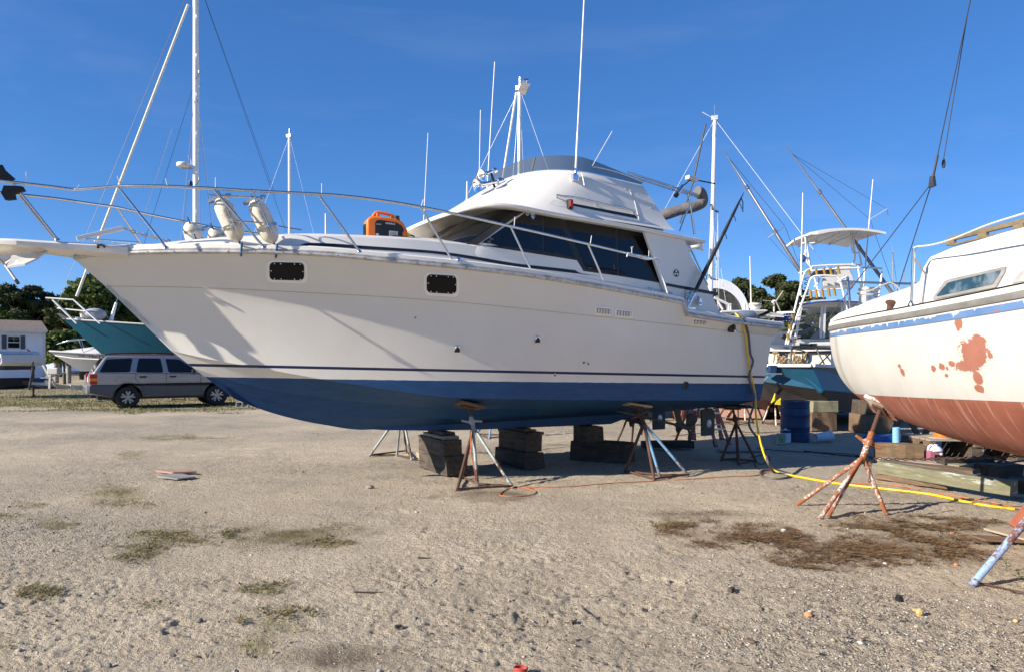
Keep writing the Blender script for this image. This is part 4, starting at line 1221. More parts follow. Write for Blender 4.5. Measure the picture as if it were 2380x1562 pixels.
for (u, v, r) in ((965, 738, .016), (1356, 842, .022), (1366, 845, .024), (1289, 871, .024)):
    p, n_ = hit(HB, u, v); th = MB()
    th.lathe([(r, -0.01), (r * 1.1, 0.006), (r * 0.8, 0.014), (r * 0.55, 0.014), (r * 0.5, 0.002)], 12, p, n_, 0, cap=False); th.lathe([(r * 0.52, 0.002), (r * 0.52, 0.004)], 12, p, n_, 1)
    th.build('through_hull_fitting', [M['chrome'], M['black']], boat, smooth=50)
p, n_ = hit(HB, 1700, 763); th = MB()
th.lathe([(0.07, -0.01), (0.07, 0.012), (0.052, 0.02), (0.045, 0.05), (0.02, 0.06)], 16, p, n_, 0); th.lathe([(0.02, 0.05), (0.018, 0.10)], 10, p, n_ + Vector((0.5, 0, 0)), 1)
th.build('shore_power_inlet', [M['frame_dark'], M['chrome']], boat, smooth=50)
p, n_ = hit(HB, 1593, 896); th = MB()
th.lathe([(0.062, -0.02), (0.066, 0.008), (0.055, 0.014), (0.050, 0.012)], 20, p, n_, 0, cap=False); th.lathe([(0.051, 0.004), (0.051, 0.009)], 20, p, n_, 1)
th.build('exhaust_outlet', [pbr('exhaust_ring', (0.01, 0.05, 0.16), 0.5), M['black']], boat, smooth=50)
# deck cleat and small deck fittings along the rail
ck = MB(); a = B(1182, 623, 1.78); ck.tube([a + Vector((-0.16, 0, 0.0)), a + Vector((-0.05, 0, 0.012)), a + Vector((0.05, 0, 0.012)), a + Vector((0.16, 0, 0.0))], [0.009, 0.014, 0.014, 0.009], 8)
for q in (-0.05, 0.05): ck.tube([a + Vector((q, 0, 0)), a + Vector((q, 0, -0.075))], 0.013, 8)
ck.build('deck_cleat', M['steel'], boat, smooth=60)
fl_ = MB(); a = B(1066, 606, 1.78); fl_.lathe([(0.03, -0.02), (0.03, 0.012), (0.02, 0.03), (0.008, 0.04)], 10, a); fl_.build('fuel_filler', M['chrome'], boat, smooth=50)
ht = MB(); a = B(1000, 560, 0.55); ht.box(a + Vector((-0.25, 0.25, 0.0)), (0.62, 0.62, 0.035)); ht.build('deck_hatch', M['frame_dark'], boat, bevel=0.01)

# keel skeg, shafts, propellers, rudders, trim tab
kg = MB()
rows = []
for (s, zb, w) in ((-1.35, 0.70, 0.004), (-0.9, 0.645, 0.03), (-0.3, 0.61, 0.05), (0.5, 0.585, 0.06), (2.2, 0.57, 0.06), (3.0, 0.565, 0.06), (3.45, 0.68, 0.05), (3.6, 0.74, 0.04)):
    zt2 = 0.80; rows.append([Vector((s, -w * 1.3, zt2)), Vector((s, -w, zb + 0.01)), Vector((s, -w * 0.6, zb)), Vector((s, w * 0.6, zb)), Vector((s, w, zb + 0.01)), Vector((s, w * 1.3, zt2))])
kg.grid(rows); kg.add(rows[-1], [tuple(range(6))]); kg.build('keel', M['hull'], boat, smooth=40)
for sg in (1, -1):
    t = 0.62 * sg
    hub = Vector((4.12, -t, 0.505)); st_ = Vector((2.55, -t, 0.86))
    sh = MB(); sh.tube([st_, hub + (hub - st_).normalized() * 0.04], 0.022, 10); sh.build('propeller_shaft', M['prop'], boat, smooth=60)
    sb = MB(); ax = (hub - st_).normalized()
    bc = hub - ax * 0.16
    sb.lathe([(0.04, -0.09), (0.045, 0), (0.04, 0.09)], 12, bc, ax)
    sb.prism([bc + Vector((-0.05, -0.012, 0)), bc + Vector((0.05, -0.012, 0)), bc + Vector((-0.06, -0.012 - 0.02, 0.36)), bc + Vector((-0.17, -0.012 - 0.02, 0.36))], (0, 0.024, 0))
    sb.build('shaft_strut', M['prop'], boat, recalc=True)
    pr = MB(); pr.lathe([(0.03, -0.08), (0.042, -0.03), (0.04, 0.05), (0.02, 0.10)], 12, hub, ax)
    ex = ax.cross(Vector((0, 1, 0))).normalized(); ey = ax.cross(ex)
    for k in range(3):
        a0_ = 2 * PI * k / 3 + 0.5; rows = []
        for (r, c0_, c1_) in ((0.03, -0.35, 0.45), (0.10, -0.62, 0.55), (0.17, -0.66, 0.5), (0.22, -0.5, 0.35), (0.245, -0.15, 0.10)):
            rw = []
            for q in range(5):
                th_ = a0_ + c0_ * 0.95 + (c1_ - c0_) * 0.95 * q / 4; pit = 0.11 * (q / 4 - 0.5) * (1.0 - r * 1.5)
                rw.append(hub + (ex * math.cos(th_) + ey * math.sin(th_)) * r + ax * pit)
            rows.append(rw)
        bl = MB(); bl.grid(rows); bo = bl.build('propeller_blade', M['prop'], None, smooth=60)
        so = bo.modifiers.new('thick', 'SOLIDIFY'); so.thickness = 0.012; so.offset = 0
        if k == 0: pro = pr.build('propeller', M['prop'], boat, smooth=50)
        bo.parent = pro
    rd = MB(); rc = Vector((4.55, -t, 0.52))
    rd.prism([rc + Vector(q) for q in ((-0.13, -0.02, 0.27), (0.10, -0.02, 0.29), (0.17, -0.02, 0.20), (0.16, -0.02, -0.17), (-0.12, -0.02, -0.17))], (0, 0.04, 0)); rd.tube([rc + Vector((0, 0, 0.2)), rc + Vector((0, 0, 0.36))], 0.025, 8)
    ro_ = rd.build('rudder', M['prop'], boat, recalc=True, bevel=0.008)
    for q in (-1, 1):
        za = MB(); za.lathe([(0.075, 0), (0.07, 0.015), (0.03, 0.024), (0.0, 0.026)], 16, rc + Vector((0.02, q * 0.02, 0.03)), (0, q, 0)); za.v = [(rc.x + 0.02 + (p[0] - rc.x - 0.02) * 0.75, p[1], p[2]) for p in za.v]
        za.build('zinc_anode', M['zinc'], ro_, smooth=50)
tt_ = MB(); tt_.box((4.85, -1.1, 0.86), (0.30, 0.65, 0.015), Matrix.Rotation(R(12), 3, 'Y')); tt_.build('trim_tab', M['hull'], boat); tt_.mirror_y().build('trim_tab', M['hull'], boat)
sp_ = MB(); sp_.box((5.05, -0.9, 1.30), (0.35, 0.5, 0.02)); sp_.bar((4.8, -0.9, 1.05), (5.15, -0.9, 1.29), 0.03, 0.03); sp_.build('transom_bracket', M['alu'], boat)
# black telescoping outrigger pole at the cabin's aft corner
og = MB()
a = B(1597, 716, 1.62); e = B(1729, 448, 1.62)
cuts = [0, .06, .12, .27, .28, .44, .45, .62, .63, .78, .79, .93, 1.0]
rd_ = [.026, .026, .030, .030, .036, .027, .033, .024, .030, .020, .026, .014, .004]
og.tube([a.lerp(e, c) for c in cuts[2:]], rd_[2:], 10, 0)
og.tube([a.lerp(e, c) for c in (0, .07, .14)], [.022, .030, .030], 10, 1)
for c in (.28, .45, .63, .79, .9): og.tube([a.lerp(e, c), a.lerp(e, c) + Vector((0.05, 0, -0.02)), a.lerp(e, c) + Vector((0.07, 0, -0.08))], 0.006, 5, 0)
og.tube([a.lerp(e, .95), a.lerp(e, .93) + Vector((0.06, 0, -0.03)), a.lerp(e, .92) + Vector((0.07, 0, -0.16))], 0.008, 5, 0)
ogo = og.build('outrigger_pole', [M['black'], M['chrome']], boat, smooth=60)
ob_ = MB()
for (uu, vv, u2, v2) in ((1612, 690, 1598, 682), (1618, 676, 1622, 664), (1606, 700, 1596, 690), (1622, 690, 1630, 706)):
    ob_.tube(spline([B(uu, vv, 1.58), B((uu + u2) / 2, (vv + v2) / 2 + 4, 1.62), B(u2, v2, 1.56)], 4), 0.016, 8)
ob_.box(B(1600, 684, 1.54), (0.06, 0.06, 0.10)); ob_.box(B(1625, 703, 1.54), (0.05, 0.06, 0.10)); ob_.box(B(1604, 718, 1.55), (0.14, 0.08, 0.03))
ob_.build('outrigger_mount', M['chrome'], ogo, bevel=0.006)
lad = MB()
tb_(lad, [(1594, 564, 1.2), (1606, 582, 1.2), (1622, 615, 1.2), (1645, 664, 1.2)], 0.014); tb_(lad, [(1590, 572, 1.45), (1600, 596, 1.45), (1622, 630, 1.45)], 0.010)
lad.build('flybridge_ladder', M['steel'], boat, smooth=60)
lmp = MB(); lmp.sphere(B(1597, 579, 1.45), (0.07, 0.06, 0.06), 12, 8); lmp.tube(spline([B(1592, 566, 1.45), B(1589, 574, 1.47), B(1592, 586, 1.47)], 4), 0.015, 6); lmp.build('deck_lamp', M['white'], boat, smooth=60)

# ---------------------------------------------------------------- things carried by the boat
W = lambda p: FRAME[boat.name] @ Vector(p)
# fender racks are part of the boat; the fenders in them are not
def fender(u0, v0, u1, v1, t, rad, name_label):
    a, e = W(B(u0, v0, t)), W(B(u1, v1, t)); ax = (e - a).normalized(); L = (e - a).length
    th = thing('fender', name_label, 'fender', tuple(e), 0, 'fenders in the bow rail racks')
    mb = MB(); n = 24; rows = []
    prof = [(0.0, 0), (0.35, 0.012), (0.72, 0.05), (0.93, 0.10), (1.0, 0.16)] + [(1.0, f) for f in (0.3, 0.5, 0.7)] + [(1.0, -0.16), (0.93, -0.10), (0.72, -0.05), (0.35, -0.012), (0, 0)]
    x = ax.cross(Vector((0, 0, 1))).normalized(); y = ax.cross(x)
    for i, (r, h) in enumerate(prof):
        hh = h * L if 0.2 < h < 1 else (h if i < 6 else L + h)
        rib = 0.93 if 3 < i < len(prof) - 4 else 1.0
        rows.append([a + ax * hh + (x * math.cos(2 * PI * j / n) + y * math.sin(2 * PI * j / n)) * rad * r * (rib if j % 3 == 0 else 1) for j in range(n)])
    mb.grid(rows, closeu=True)
    mb.build('body', M['fender'], th, world=True, smooth=50)
    rp = MB(); rp.tube(spline([e - ax * 0.02, e + ax * 0.05 + x * 0.03, e + ax * 0.03 + x * 0.1, e + Vector((0.02, 0, -0.16))], 4), 0.012, 6)
    rp.tube(spline([a, a - ax * 0.05 + x * 0.04, a + x * 0.10 + ax * 0.2, a + x * 0.11 + ax * 0.4], 4), 0.011, 6)
    rp.build('rope', M['blue_rope'], th, world=True, smooth=60)
fender(509, 458, 556, 563, 1.02, 0.105, 'whitish ribbed fender, left one of the two big tilted ones in the near bow rack')
fender(589, 462, 637, 567, 1.16, 0.105, 'dirtier ribbed fender, right one of the two big tilted ones in the near bow rack')
fender(438, 516, 463, 585, -0.92, 0.115, 'white fender on the far bow rail with a blue rope over its top')
fender(492, 530, 522, 590, -1.08, 0.115, 'shorter looking white fender on the far bow rail, nearest the tall mast')
rk = MB(); rk2 = MB()
def hoop(mb, c, ax, r, w=0.025):
    x = ax.cross(Vector((0, 0, 1))).normalized(); y = ax.cross(x); rows = []
    for k in range(20):
        an_ = 2 * PI * k / 20; d = x * math.cos(an_) + y * math.sin(an_)
        rows.append([c + d * r - ax * w / 2, c + d * r + ax * w / 2, c + d * (r + 0.004) + ax * w / 2, c + d * (r + 0.004) - ax * w / 2])
    mb.grid(rows, closeu=True, closev=True)
for (u0, v0, u1, v1, t) in ((509, 458, 556, 563, 1.02), (589, 462, 637, 567, 1.16)):
    a, e = B(u0, v0, t), B(u1, v1, t); ax = (e - a).normalized()
    hoop(rk, a + ax * 0.02, ax, 0.128); hoop(rk, a + ax * 0.34, ax, 0.118)
    hoop(rk2, Vector((a.x, -a.y, a.z)) + Vector((ax.x, -ax.y, ax.z)) * 0.05, Vector((ax.x, -ax.y, ax.z)), 0.128)
    sd_ = Vector((0, -1, 0)); rk.tube([a + ax * 0.0 + sd_ * 0.12, a + ax * 0.5 + sd_ * 0.115], 0.009, 6); rk.tube([a + sd_ * 0.1, a + sd_ * 0.1 - Vector((0.05, 0, -0.09))], 0.01, 6)
rk.tube([B(486, 455, 1.14), B(600, 460, 1.28)], 0.010, 6); rk.tube([B(526, 514, 1.1), B(610, 519, 1.28)], 0.010, 6)
rk.build('fender_rack', M['steel'], boat, smooth=50); rk2.build('fender_rack', M['steel'], boat, smooth=50)

# generator on the foredeck
gfront = B(896, 557, 0.10)
zg = gfront.z
gl = W(gfront); gl.z = zg - 0.012
gen = thing('generator', 'orange and black portable generator standing on the white foredeck', 'generator', tuple(gl), BANG - R(8))
GW, GH, GD = 0.56, 0.30, 0.27
body = MB()
out = [(-GW / 2, 0), (-GW / 2, GH * .80), (-GW / 2 + .05, GH * .97), (-GW / 2 + .12, GH), (GW / 2 - .16, GH * 0.95), (GW / 2 - .06, GH * .80), (GW / 2, GH * .45), (GW / 2, 0)]
body.prism([(x_, -GD / 2, z_) for x_, z_ in out], (0, GD, 0))
body.build('casing', M['orange'], gen, bevel=0.03, recalc=True, smooth=40, segs=3)
hd = MB()
hd.tube(spline([(-0.19, 0, 0.27), (-0.15, 0, 0.345), (-0.10, 0, 0.372), (0.06, 0, 0.352), (0.10, 0, 0.33), (0.15, 0, 0.27)], 4), 0.022, 10); hd.tube([(-0.11, 0, 0.28), (-0.11, 0, 0.36)], 0.03, 8); hd.tube([(0.075, 0, 0.28), (0.075, 0, 0.34)], 0.022, 8)
hd.build('handle', M['orange'], gen, smooth=50)
fp_ = MB()
fpl = [(-0.17, 0.0), (-0.17, .20), (-0.15, .235), (-0.10, .245), (0.12, .225), (0.19, .19), (0.225, .13), (0.205, .08), (0.21, 0.0)]
fp_.prism([(x_, -GD / 2 - 0.012, z_) for x_, z_ in fpl], (0, 0.02, 0)); fpo = fp_.build('front_panel', M['black'], gen, recalc=True, bevel=0.005)
lv_ = MB(); lv_.prism([(-GW / 2 - 0.01, -0.10, 0.0), (-GW / 2 - 0.01, 0.10, 0.0), (-GW / 2 - 0.01, 0.08, 0.21), (-GW / 2 - 0.01, -0.08, 0.19)], (0.02, 0, 0)); 
for k in range(7): lv_.box((-GW / 2 - 0.012, 0, 0.06 + 0.018 * k), (0.008, 0.13, 0.006))
lv_.build('side_grille', M['black'], gen)
cp_ = MB(); cp_.lathe([(0.05, 0.26), (0.05, 0.285), (0.04, 0.29), (0.042, 0.33), (0.036, 0.335)], 16, (0.15, -0.03, 0)); cp_.build('fuel_cap', M['black'], gen, smooth=40)
yh = -GD / 2 - 0.013
lb = MB(); text_into(lb, 'GENERAC', (-0.03, yh, 0.197), (1, 0, -0.06), (0, 0, 1), 0.030, depth=0.002, bold=0.0006); text_into(lb, 'iQ2000', (-0.155, yh, 0.178), (1, 0, -0.04), (0, 0, 1), 0.022, depth=0.002, shear=0.2)
lb.build('lettering', M['sticker'], fpo)
for (x0, z0, x1, z1) in ((-0.16, 0.0, -0.12, 0.058), (0.02, 0.055, 0.10, 0.105), (0.02, 0.01, 0.10, 0.05), (0.105, 0.05, 0.14, 0.102), (0.105, 0.01, 0.148, 0.046)):
    s_ = MB(); s_.box(((x0 + x1) / 2, yh, (z0 + z1) / 2), (x1 - x0, 0.003, z1 - z0), None, 0)
    for k in range(3): s_.box(((x0 + x1) / 2, yh - 0.0015, z0 + (z1 - z0) * (0.25 + 0.22 * k)), ((x1 - x0) * 0.8, 0.002, 0.003), None, 1)
    s_.build('decal', [M['sticker'], M['plyred']], fpo)
pg_ = MB(); pg_.lathe([(0.026, 0), (0.026, 0.035), (0.015, 0.045)], 10, (GW / 2, -0.05, 0.09), (1, 0, -0.2), 0); pg_.tube(spline([(GW / 2 + .04, -0.05, 0.08), (GW / 2 + .10, -0.05, 0.07), (GW / 2 + .11, -0.05, 0.03), (GW / 2 + .05, -0.05, 0.02), (GW / 2 + .02, 0.0, 0.05)], 4), 0.011, 6, 1)
pg_.build('power_plug', [M['tote_lid'], M['black']], gen, smooth=50)
# ================================================================ STANDS, BLOCKS AND YARD GEAR
def jack_stand(label, cx, cy, zj, feet, pad_c, mat, bars=True, pad_n=(0, 0, 1), pad_size=(0.30, 0.30, 0.035), padmat='plyred', r=0.0205, legmats=None, group='jack stands under the boats', handle_z=None, top=None, mast_r=0.024, cat='stand'):
    """tubular boat stand: legs from one joint, sleeve, screw, handle and tilted pad"""
    th = thing('jack_stand', label, cat, (cx, cy, 0), 0, group)
    J = Vector((cx, cy, zj)); Pd = Vector(pad_c)
    up = (Pd - J).normalized()
    pts = []
    for i, (fx, fy) in enumerate(feet):
        f = Vector((fx, fy, gh(fx, fy) + 0.005)); pts.append(f)
        l = MB(); top_ = J + up * (0.02 * (i % 3)) + (f - J).normalized() * 0.02
        l.tube([top_, f], r, 10)
        l.build('leg', (legmats or [mat])[i % len(legmats or [mat])], th, world=True, smooth=50)
    if bars:
        n = len(pts)
        for i in range(n):
            bm_ = MB(); a, b2 = pts[i], pts[(i + 1) % n]
            bm_.bar(a + Vector((0, 0, 0.025)), b2 + Vector((0, 0, 0.025)), 0.012, 0.024); bm_.build('base_bar', M['rust'], th, world=True)
    L = (Pd - J).length
    sl_ = MB(); sl_.tube([J - up * 0.06, J + up * L * 0.52], mast_r * 1.15, 12); sl_.build('sleeve', mat, th, world=True, smooth=50)
    sc_ = MB(); n = 26
    sc_.tube([J + up * (L * (0.5 + 0.48 * k / n)) for k in range(n + 1)], [mast_r * (0.82 if k % 2 else 0.70) for k in range(n + 1)], 10); sc_.build('screw', M['rust'], th, world=True)
    hc = J + up * L * (0.5 if handle_z is None else handle_z); s_ = up.cross(Vector((0.3, 1, 0))).normalized()
    hm_ = MB(); hm_.lathe([(mast_r * 1.7, -0.03), (mast_r * 1.9, 0), (mast_r * 1.6, 0.035)], 10, hc, up); hm_.tube([hc - s_ * 0.14 + up * -0.02, hc - s_ * 0.05, hc + s_ * 0.05, hc + s_ * 0.14 + up * 0.03], [0.015, 0.02, 0.02, 0.015], 8); hm_.build('handle', mat, th, world=True, smooth=50)
    pn = Vector(pad_n).normalized(); a = Vector((cs, sn, 0)); a = (a - pn * a.dot(pn)).normalized(); b2 = pn.cross(a)
    rot = Matrix((a, b2, pn)).transposed()
    pd = MB(); pd.box(Pd + pn * pad_size[2] / 2, pad_size, rot, 0); pd.build('pad', M[padmat], th, world=True, bevel=0.004)
    pb_ = MB(); pb_.box(Pd - pn * 0.012, (pad_size[0] * 0.5, pad_size[1] * 0.45, 0.018), rot); pb_.build('pad_bracket', M['rust'], th, world=True)
    return th
def hull_z(x, y):
    q = BINV @ Vector((x, y, 0)); h_ = HB.ray_cast(q, Vector((0, 0, 1)))
    return h_[0].z if h_[0] is not None else 1.0
def gp(u, v): g = G(u, v); return (g.x, g.y)
# under the cruiser, near side
f = [gp(1062, 1142), gp(1075, 1110), gp(1110, 1129), gp(1192, 1133)]
jb = B(1089, 945, 0.98); jw = FRAME[boat.name] @ jb
jack_stand('rusty and pale blue four legged stand nearest the camera under the cruiser bow half', jw.x + 0.06, jw.y + 0.05, 0.72, f, (jw.x, jw.y, hull_z(jw.x, jw.y) - 0.045), M['rust_pale'], legmats=[M['rust'], M['rust'], M['rust_pale'], M['rust_pale']], pad_n=(0.15, 0.24, 0.95), pad_size=(0.36, 0.30, 0.03), padmat='timber2', handle_z=0.28)
f = [gp(1521, 1114), gp(1453, 1097), gp(1534, 1106), gp(1602, 1106)]
jb = FRAME[boat.name] @ B(1483, 935, 1.42)
jack_stand('stand with bright blue leg under the middle of the cruiser between timber block and ladders', 1.86, 10.25, 0.72, f, (jb.x + 0.0, jb.y + 0.12, hull_z(jb.x, jb.y + 0.12) - 0.04), M['rust'], legmats=[M['rust'], M['rust'], M['rust_blue'], M['rust_blue']], pad_n=(0.08, 0.16, 1), pad_size=(0.42, 0.2, 0.03), padmat='timber3', handle_z=0.5)
f = [gp(1676, 1072), gp(1715, 1070), gp(1718, 1081), gp(1758, 1074)]
jack_stand('dark rusty stand under the cruiser stern beside the yellow cord', 3.62, 11.75, 0.60, f, (3.60, 11.85, hull_z(3.60, 11.85) - 0.04), M['rust'], pad_n=(0, 0.1, 1), pad_size=(0.5, 0.25, 0.03), padmat='timber', handle_z=0.25)
# far side of the cruiser
f = [gp(858, 1060), gp(922, 1058), gp(957, 1068), gp(945, 1050)]
jack_stand('pale rusty stand on the far side of the cruiser bow, left of the timber stacks', -1.85, 12.1, 0.75, f, (-1.72, 11.95, 0.98), M['rust_pale'], pad_n=(0, 0.4, 1), r=0.021)
f = [gp(1158, 1038), gp(1240, 1042), gp(1215, 1030)]
jack_stand('stand with one white topped rusty leg between the two left timber stacks', 0.25, 13.6, 0.72, f, (0.15, 13.35, 1.0), M['rust_white'], pad_n=(0, 0.4, 1), r=0.022, legmats=[M['rust_white'], M['rust']])
f = [gp(1432, 1030), gp(1468, 1028), gp(1508, 1024)]
jack_stand('thin dark stand on the far side of the cruiser behind the blue legged stand', 2.36, 13.9, 0.86, f, (2.36, 13.7, 0.98), M['rust'], pad_n=(0, 0.3, 1), r=0.020, bars=False)
# stands of boats further back
def far_stand(label, u, v, h, mat, w=0.38, group='jack stands under the boats'):
    g = G(u, v); w *= 1
    f = [(g.x + w * math.cos(a), g.y + w * math.sin(a)) for a in (0.4, 2.5, 4.5)]
    return jack_stand(label, g.x, g.y, h * 0.72, f, (g.x, g.y, h), M[mat], r=0.022, group=group)
far_stand('rusty stand in the sunlit gravel behind the cruiser stern', 1712, 984, 1.25, 'rust', 0.55)
far_stand('second rusty stand in the sunlit gravel, just left of the black tote', 1728, 974, 1.3, 'rust_white', 0.5)
far_stand('pale stand behind the blue drum under the teal hull', 1962, 958, 1.1, 'rust_pale', 0.45)
far_stand('rusty stand with faded paint left of the blue drum, beside the yellow tote lid', 1792, 966, 1.5, 'rust', 0.5)
far_stand('bright blue stand seen low under the cruiser bow', 1150, 1012, 1.0, 'rust_blue', 0.5)
far_stand('orange rusty stand with short legs behind the silver car', 282, 934, 0.9, 'rust', 0.35)
far_stand('grey stand in the grass behind the middle of the silver car', 410, 928, 0.9, 'rust_pale', 0.35)

# timber stacks carrying the cruiser's keel: every block is its own thing
kd = Vector((cs, sn, 0)); nd_ = Vector((sn, -cs, 0))
def block(label, c, size, ang, mat, cat='timber block', group='timber blocks under the cruiser keel', bev=0.012, tilt=0.0, name='timber_block', jit=0.016):
    mb = MB(); hx, hy, hz = [s / 2 for s in size]; rnd = random.Random(hash((round(c[0], 2), round(c[1], 2), round(c[2], 2))) & 0xffff)
    nx = 5
    rows = []
    for i in range(nx + 1):
        x = -hx + 2 * hx * i / nx; j = lambda: rnd.uniform(-jit, jit)
        rows.append([(x + (j() if i in (0, nx) else 0), -hy + j(), -hz + j() * .4), (x + (j() if i in (0, nx) else 0), hy + j(), -hz + j() * .4), (x + (j() if i in (0, nx) else 0), hy + j(), hz + j() * .5), (x + (j() if i in (0, nx) else 0), -hy + j(), hz + j() * .5)])
    mb.grid(rows, closeu=True); mb.add(rows[0], [(3, 2, 1, 0)]); mb.add(rows[-1], [(0, 1, 2, 3)])
    o = mb.build(name, M[mat] if isinstance(mat, str) else mat, None, bevel=bev)
    o.location = c; o.rotation_euler = (tilt, 0, ang)
    return tag(o, label, cat, group)
A90 = BANG - R(90)
def kb(s, t, z): p = FRAME[boat.name] @ Vector((s, -t, z)); return (p.x, p.y, z)
block('bottom dark timber of the left stack under the cruiser', kb(0.05, -0.05, 0.137), (0.98, 0.34, 0.275), A90, 'timber')
block('upper dark timber of the left stack under the cruiser', kb(0.0, -0.05, 0.385), (0.92, 0.28, 0.215), A90, 'timber')
block('grey thin board just under the keel on the left timber stack', kb(0.0, -0.02, 0.52), (0.75, 0.24, 0.045), A90, 'plygrey', group='thin boards between timbers and keel')
block('dark wedge board touching the keel at the left timber stack', kb(0.02, -0.05, 0.568), (0.55, 0.2, 0.045), A90, 'timber', group='thin boards between timbers and keel')
block('rounded bottom timber of the middle stack under the cruiser', kb(1.30, -0.02, 0.125), (0.95, 0.33, 0.25), A90, 'timber_black', bev=0.06)
block('upper brown timber of the middle stack under the cruiser', kb(1.32, -0.04, 0.375), (0.85, 0.26, 0.245), A90, 'timber')
block('warped board on top of the middle timber stack', kb(1.32, -0.02, 0.515), (0.90, 0.28, 0.04), A90, 'timber', tilt=R(2), group='thin boards between timbers and keel')
block('small reddish board touching the keel on the middle stack', kb(1.34, -0.02, 0.556), (0.6, 0.2, 0.03), A90, 'timber2', group='thin boards between timbers and keel')
block('long thick bottom timber of the right stack under the cruiser', kb(2.72, 0.18, 0.155), (0.95, 0.40, 0.31), BANG - R(62), 'timber_black')
block('squared upper block of the right stack under the cruiser', kb(2.55, 0.02, 0.435), (0.42, 0.30, 0.245), A90, 'timber')
block('short offcut lying beside the left timber stack', tuple(G(907 + 150, 1064)) if False else (-1.42, 12.0, 0.05), (0.28, 0.14, 0.08), R(20), 'timber3', group='offcuts on the sand')
block('flat dark timber lying in the shade between the ladders', (2.85, 13.35, 0.07), (0.95, 0.2, 0.13), R(2), 'timber_black', group='offcuts on the sand')
block('pale painted plank lying in the shade under the cruiser stern', tuple(G(1722, 1047, 0.02)), (0.75, 0.16, 0.03), R(-6), 'plygrey', group='offcuts on the sand')
block('grey board propped flat behind the blue legged stand', (1.55, 13.9, 0.06), (0.8, 0.3, 0.04), R(8), 'timber3', group='offcuts on the sand')
rb = MB(); c = G(1429, 1034, 0.12)
rb.tube([(c.x - 0.2, c.y, 0.105), (c.x + 0.15, c.y + 0.03, 0.105)], 0.05, 12)
single(rb, 'paint_roller', M['st_blue'], 'blue paint roller lying on a grey board under the cruiser', 'paint roller', (c.x, c.y, 0.06), smooth=50)

# cinder block behind the silver car's nose
def cinder(label, c, ang):
    mb = MB(); L, Wd, H_ = 0.42, 0.21, 0.21
    for y in (-Wd / 2 + 0.016, Wd / 2 - 0.016): mb.box((0, y, H_ / 2), (L, 0.032, H_))
    for x in (-L / 2 + 0.016, 0, L / 2 - 0.016): mb.box((x, 0, H_ / 2), (0.032, Wd - 0.064, H_))
    o = mb.build('cinder_block', M['cblock'], None, bevel=0.006); o.location = c; o.rotation_euler = (0, 0, ang)
    return tag(o, label, 'cinder block')
ci = cinder('grey hollow cinder block on the sand at the front of the silver car', (0, 0, 0), 0)
g = G(566, 946); ci.location = (g.x, g.y, 0.10); ci.rotation_euler = (R(90), 0, R(8))

# two red stepladders behind the cruiser's running gear
def stepladder(label, ul, vl, ur, vr, hgt):
    a, b_ = G(ul, vl), G(ur, vr)
    c = (a + b_) / 2; th = thing('stepladder', label, 'ladder', tuple(c), 0, 'red stepladders')
    side = (b_ - a).normalized(); wd_ = (b_ - a).length; fwd = Vector((-side.y, side.x, 0))
    top = c + fwd * 0.45 + Vector((0, 0, hgt))
    for sg in (-1, 1):
        ft = c + side * sg * wd_ / 2; tp = top + side * sg * wd_ * 0.3
        m1 = MB(); m1.bar(ft + Vector((0, 0, 0.01)), tp, 0.03, 0.075, up=side); m1.build('front_rail', M['ladder'], th, world=True, bevel=0.004)
        m3 = MB(); m3.bar(ft, ft + (tp - ft) * 0.09, 0.034, 0.085, up=side); m3.build('foot', M['rubber'], th, world=True)
        m2 = MB(); m2.bar(c + fwd * 0.95 + side * sg * wd_ / 2, tp, 0.025, 0.05, up=side); m2.build('rear_rail', M['ladder'], th, world=True)
    for k in range(1, 5):
        f_ = k * 0.30 / hgt
        if f_ > 0.95: break
        p = c.lerp(top, f_); w2 = wd_ * (1 - 0.4 * f_); m2 = MB(); m2.bar(p - side * w2 / 2, p + side * w2 / 2, 0.09, 0.03); m2.build('step', M['alu'], th, world=True)
    m4 = MB(); m4.box(top + Vector((0, 0, 0.02)), (wd_ * 0.72, 0.2, 0.04), None); m4.build('top_cap', M['ladder'], th, world=True)
stepladder('red stepladder standing left under the cruiser stern, partly behind a propeller', 1613, 1022, 1678, 1021, 1.25)
stepladder('red stepladder on black feet standing right of the propeller under the stern', 1833, 1058, 1900, 1052, 1.25) if False else stepladder('red stepladder on black feet standing right behind the near propeller', 1652 + 12, 1037, 1712 - 16, 1033, 1.2)

# cords and hoses
def cord(name, label, pts, r, mat, cat, n=8, sides=8):
    pp = spline(pts, n); mb = MB()
    o = Vector((pts[0][0], pts[0][1], 0)) if not isinstance(pts[0], Vector) else Vector((pts[0].x, pts[0].y, 0))
    mb.tube([p - o for p in pp], r, sides)
    ob = mb.build(name, mat, None, smooth=60); ob.location = o
    return tag(ob, label, cat)
def gl_(u, v, z=0.012): g = G(u, v, z); g.z = gh(g.x, g.y) + z; return g
def hb(u, v, t): return FRAME[boat.name] @ B(u, v, t)
side = []
def hullpt(u, v, off=0.03):
    p, n_ = hit(HB, u, v); return FRAME[boat.name] @ (p + n_ * off)
yc = [hb(1690, 736, 1.5), hb(1706, 730, 1.72), hb(1717, 737, 1.86), hullpt(1726, 775, 0.05), hullpt(1734, 830, 0.04), hullpt(1742, 880, 0.05), hullpt(1748, 915, 0.06)]
yc += [P(1757, 965, 10.9), P(1764, 1010, 10.6), P(1771, 1040, 10.4), P(1781, 1068, 10.25), gl_(1793, 1085), gl_(1815, 1097), gl_(1850, 1105), gl_(1920, 1117), gl_(2000, 1127), gl_(2080, 1136), gl_(2160, 1145), gl_(2220, 1158), gl_(2290, 1171), gl_(2358, 1177)]
cord('power_cord', 'yellow power cord hanging from the cruiser stern and running right across the sand', yc, 0.0140, M['yellow'], 'cord')
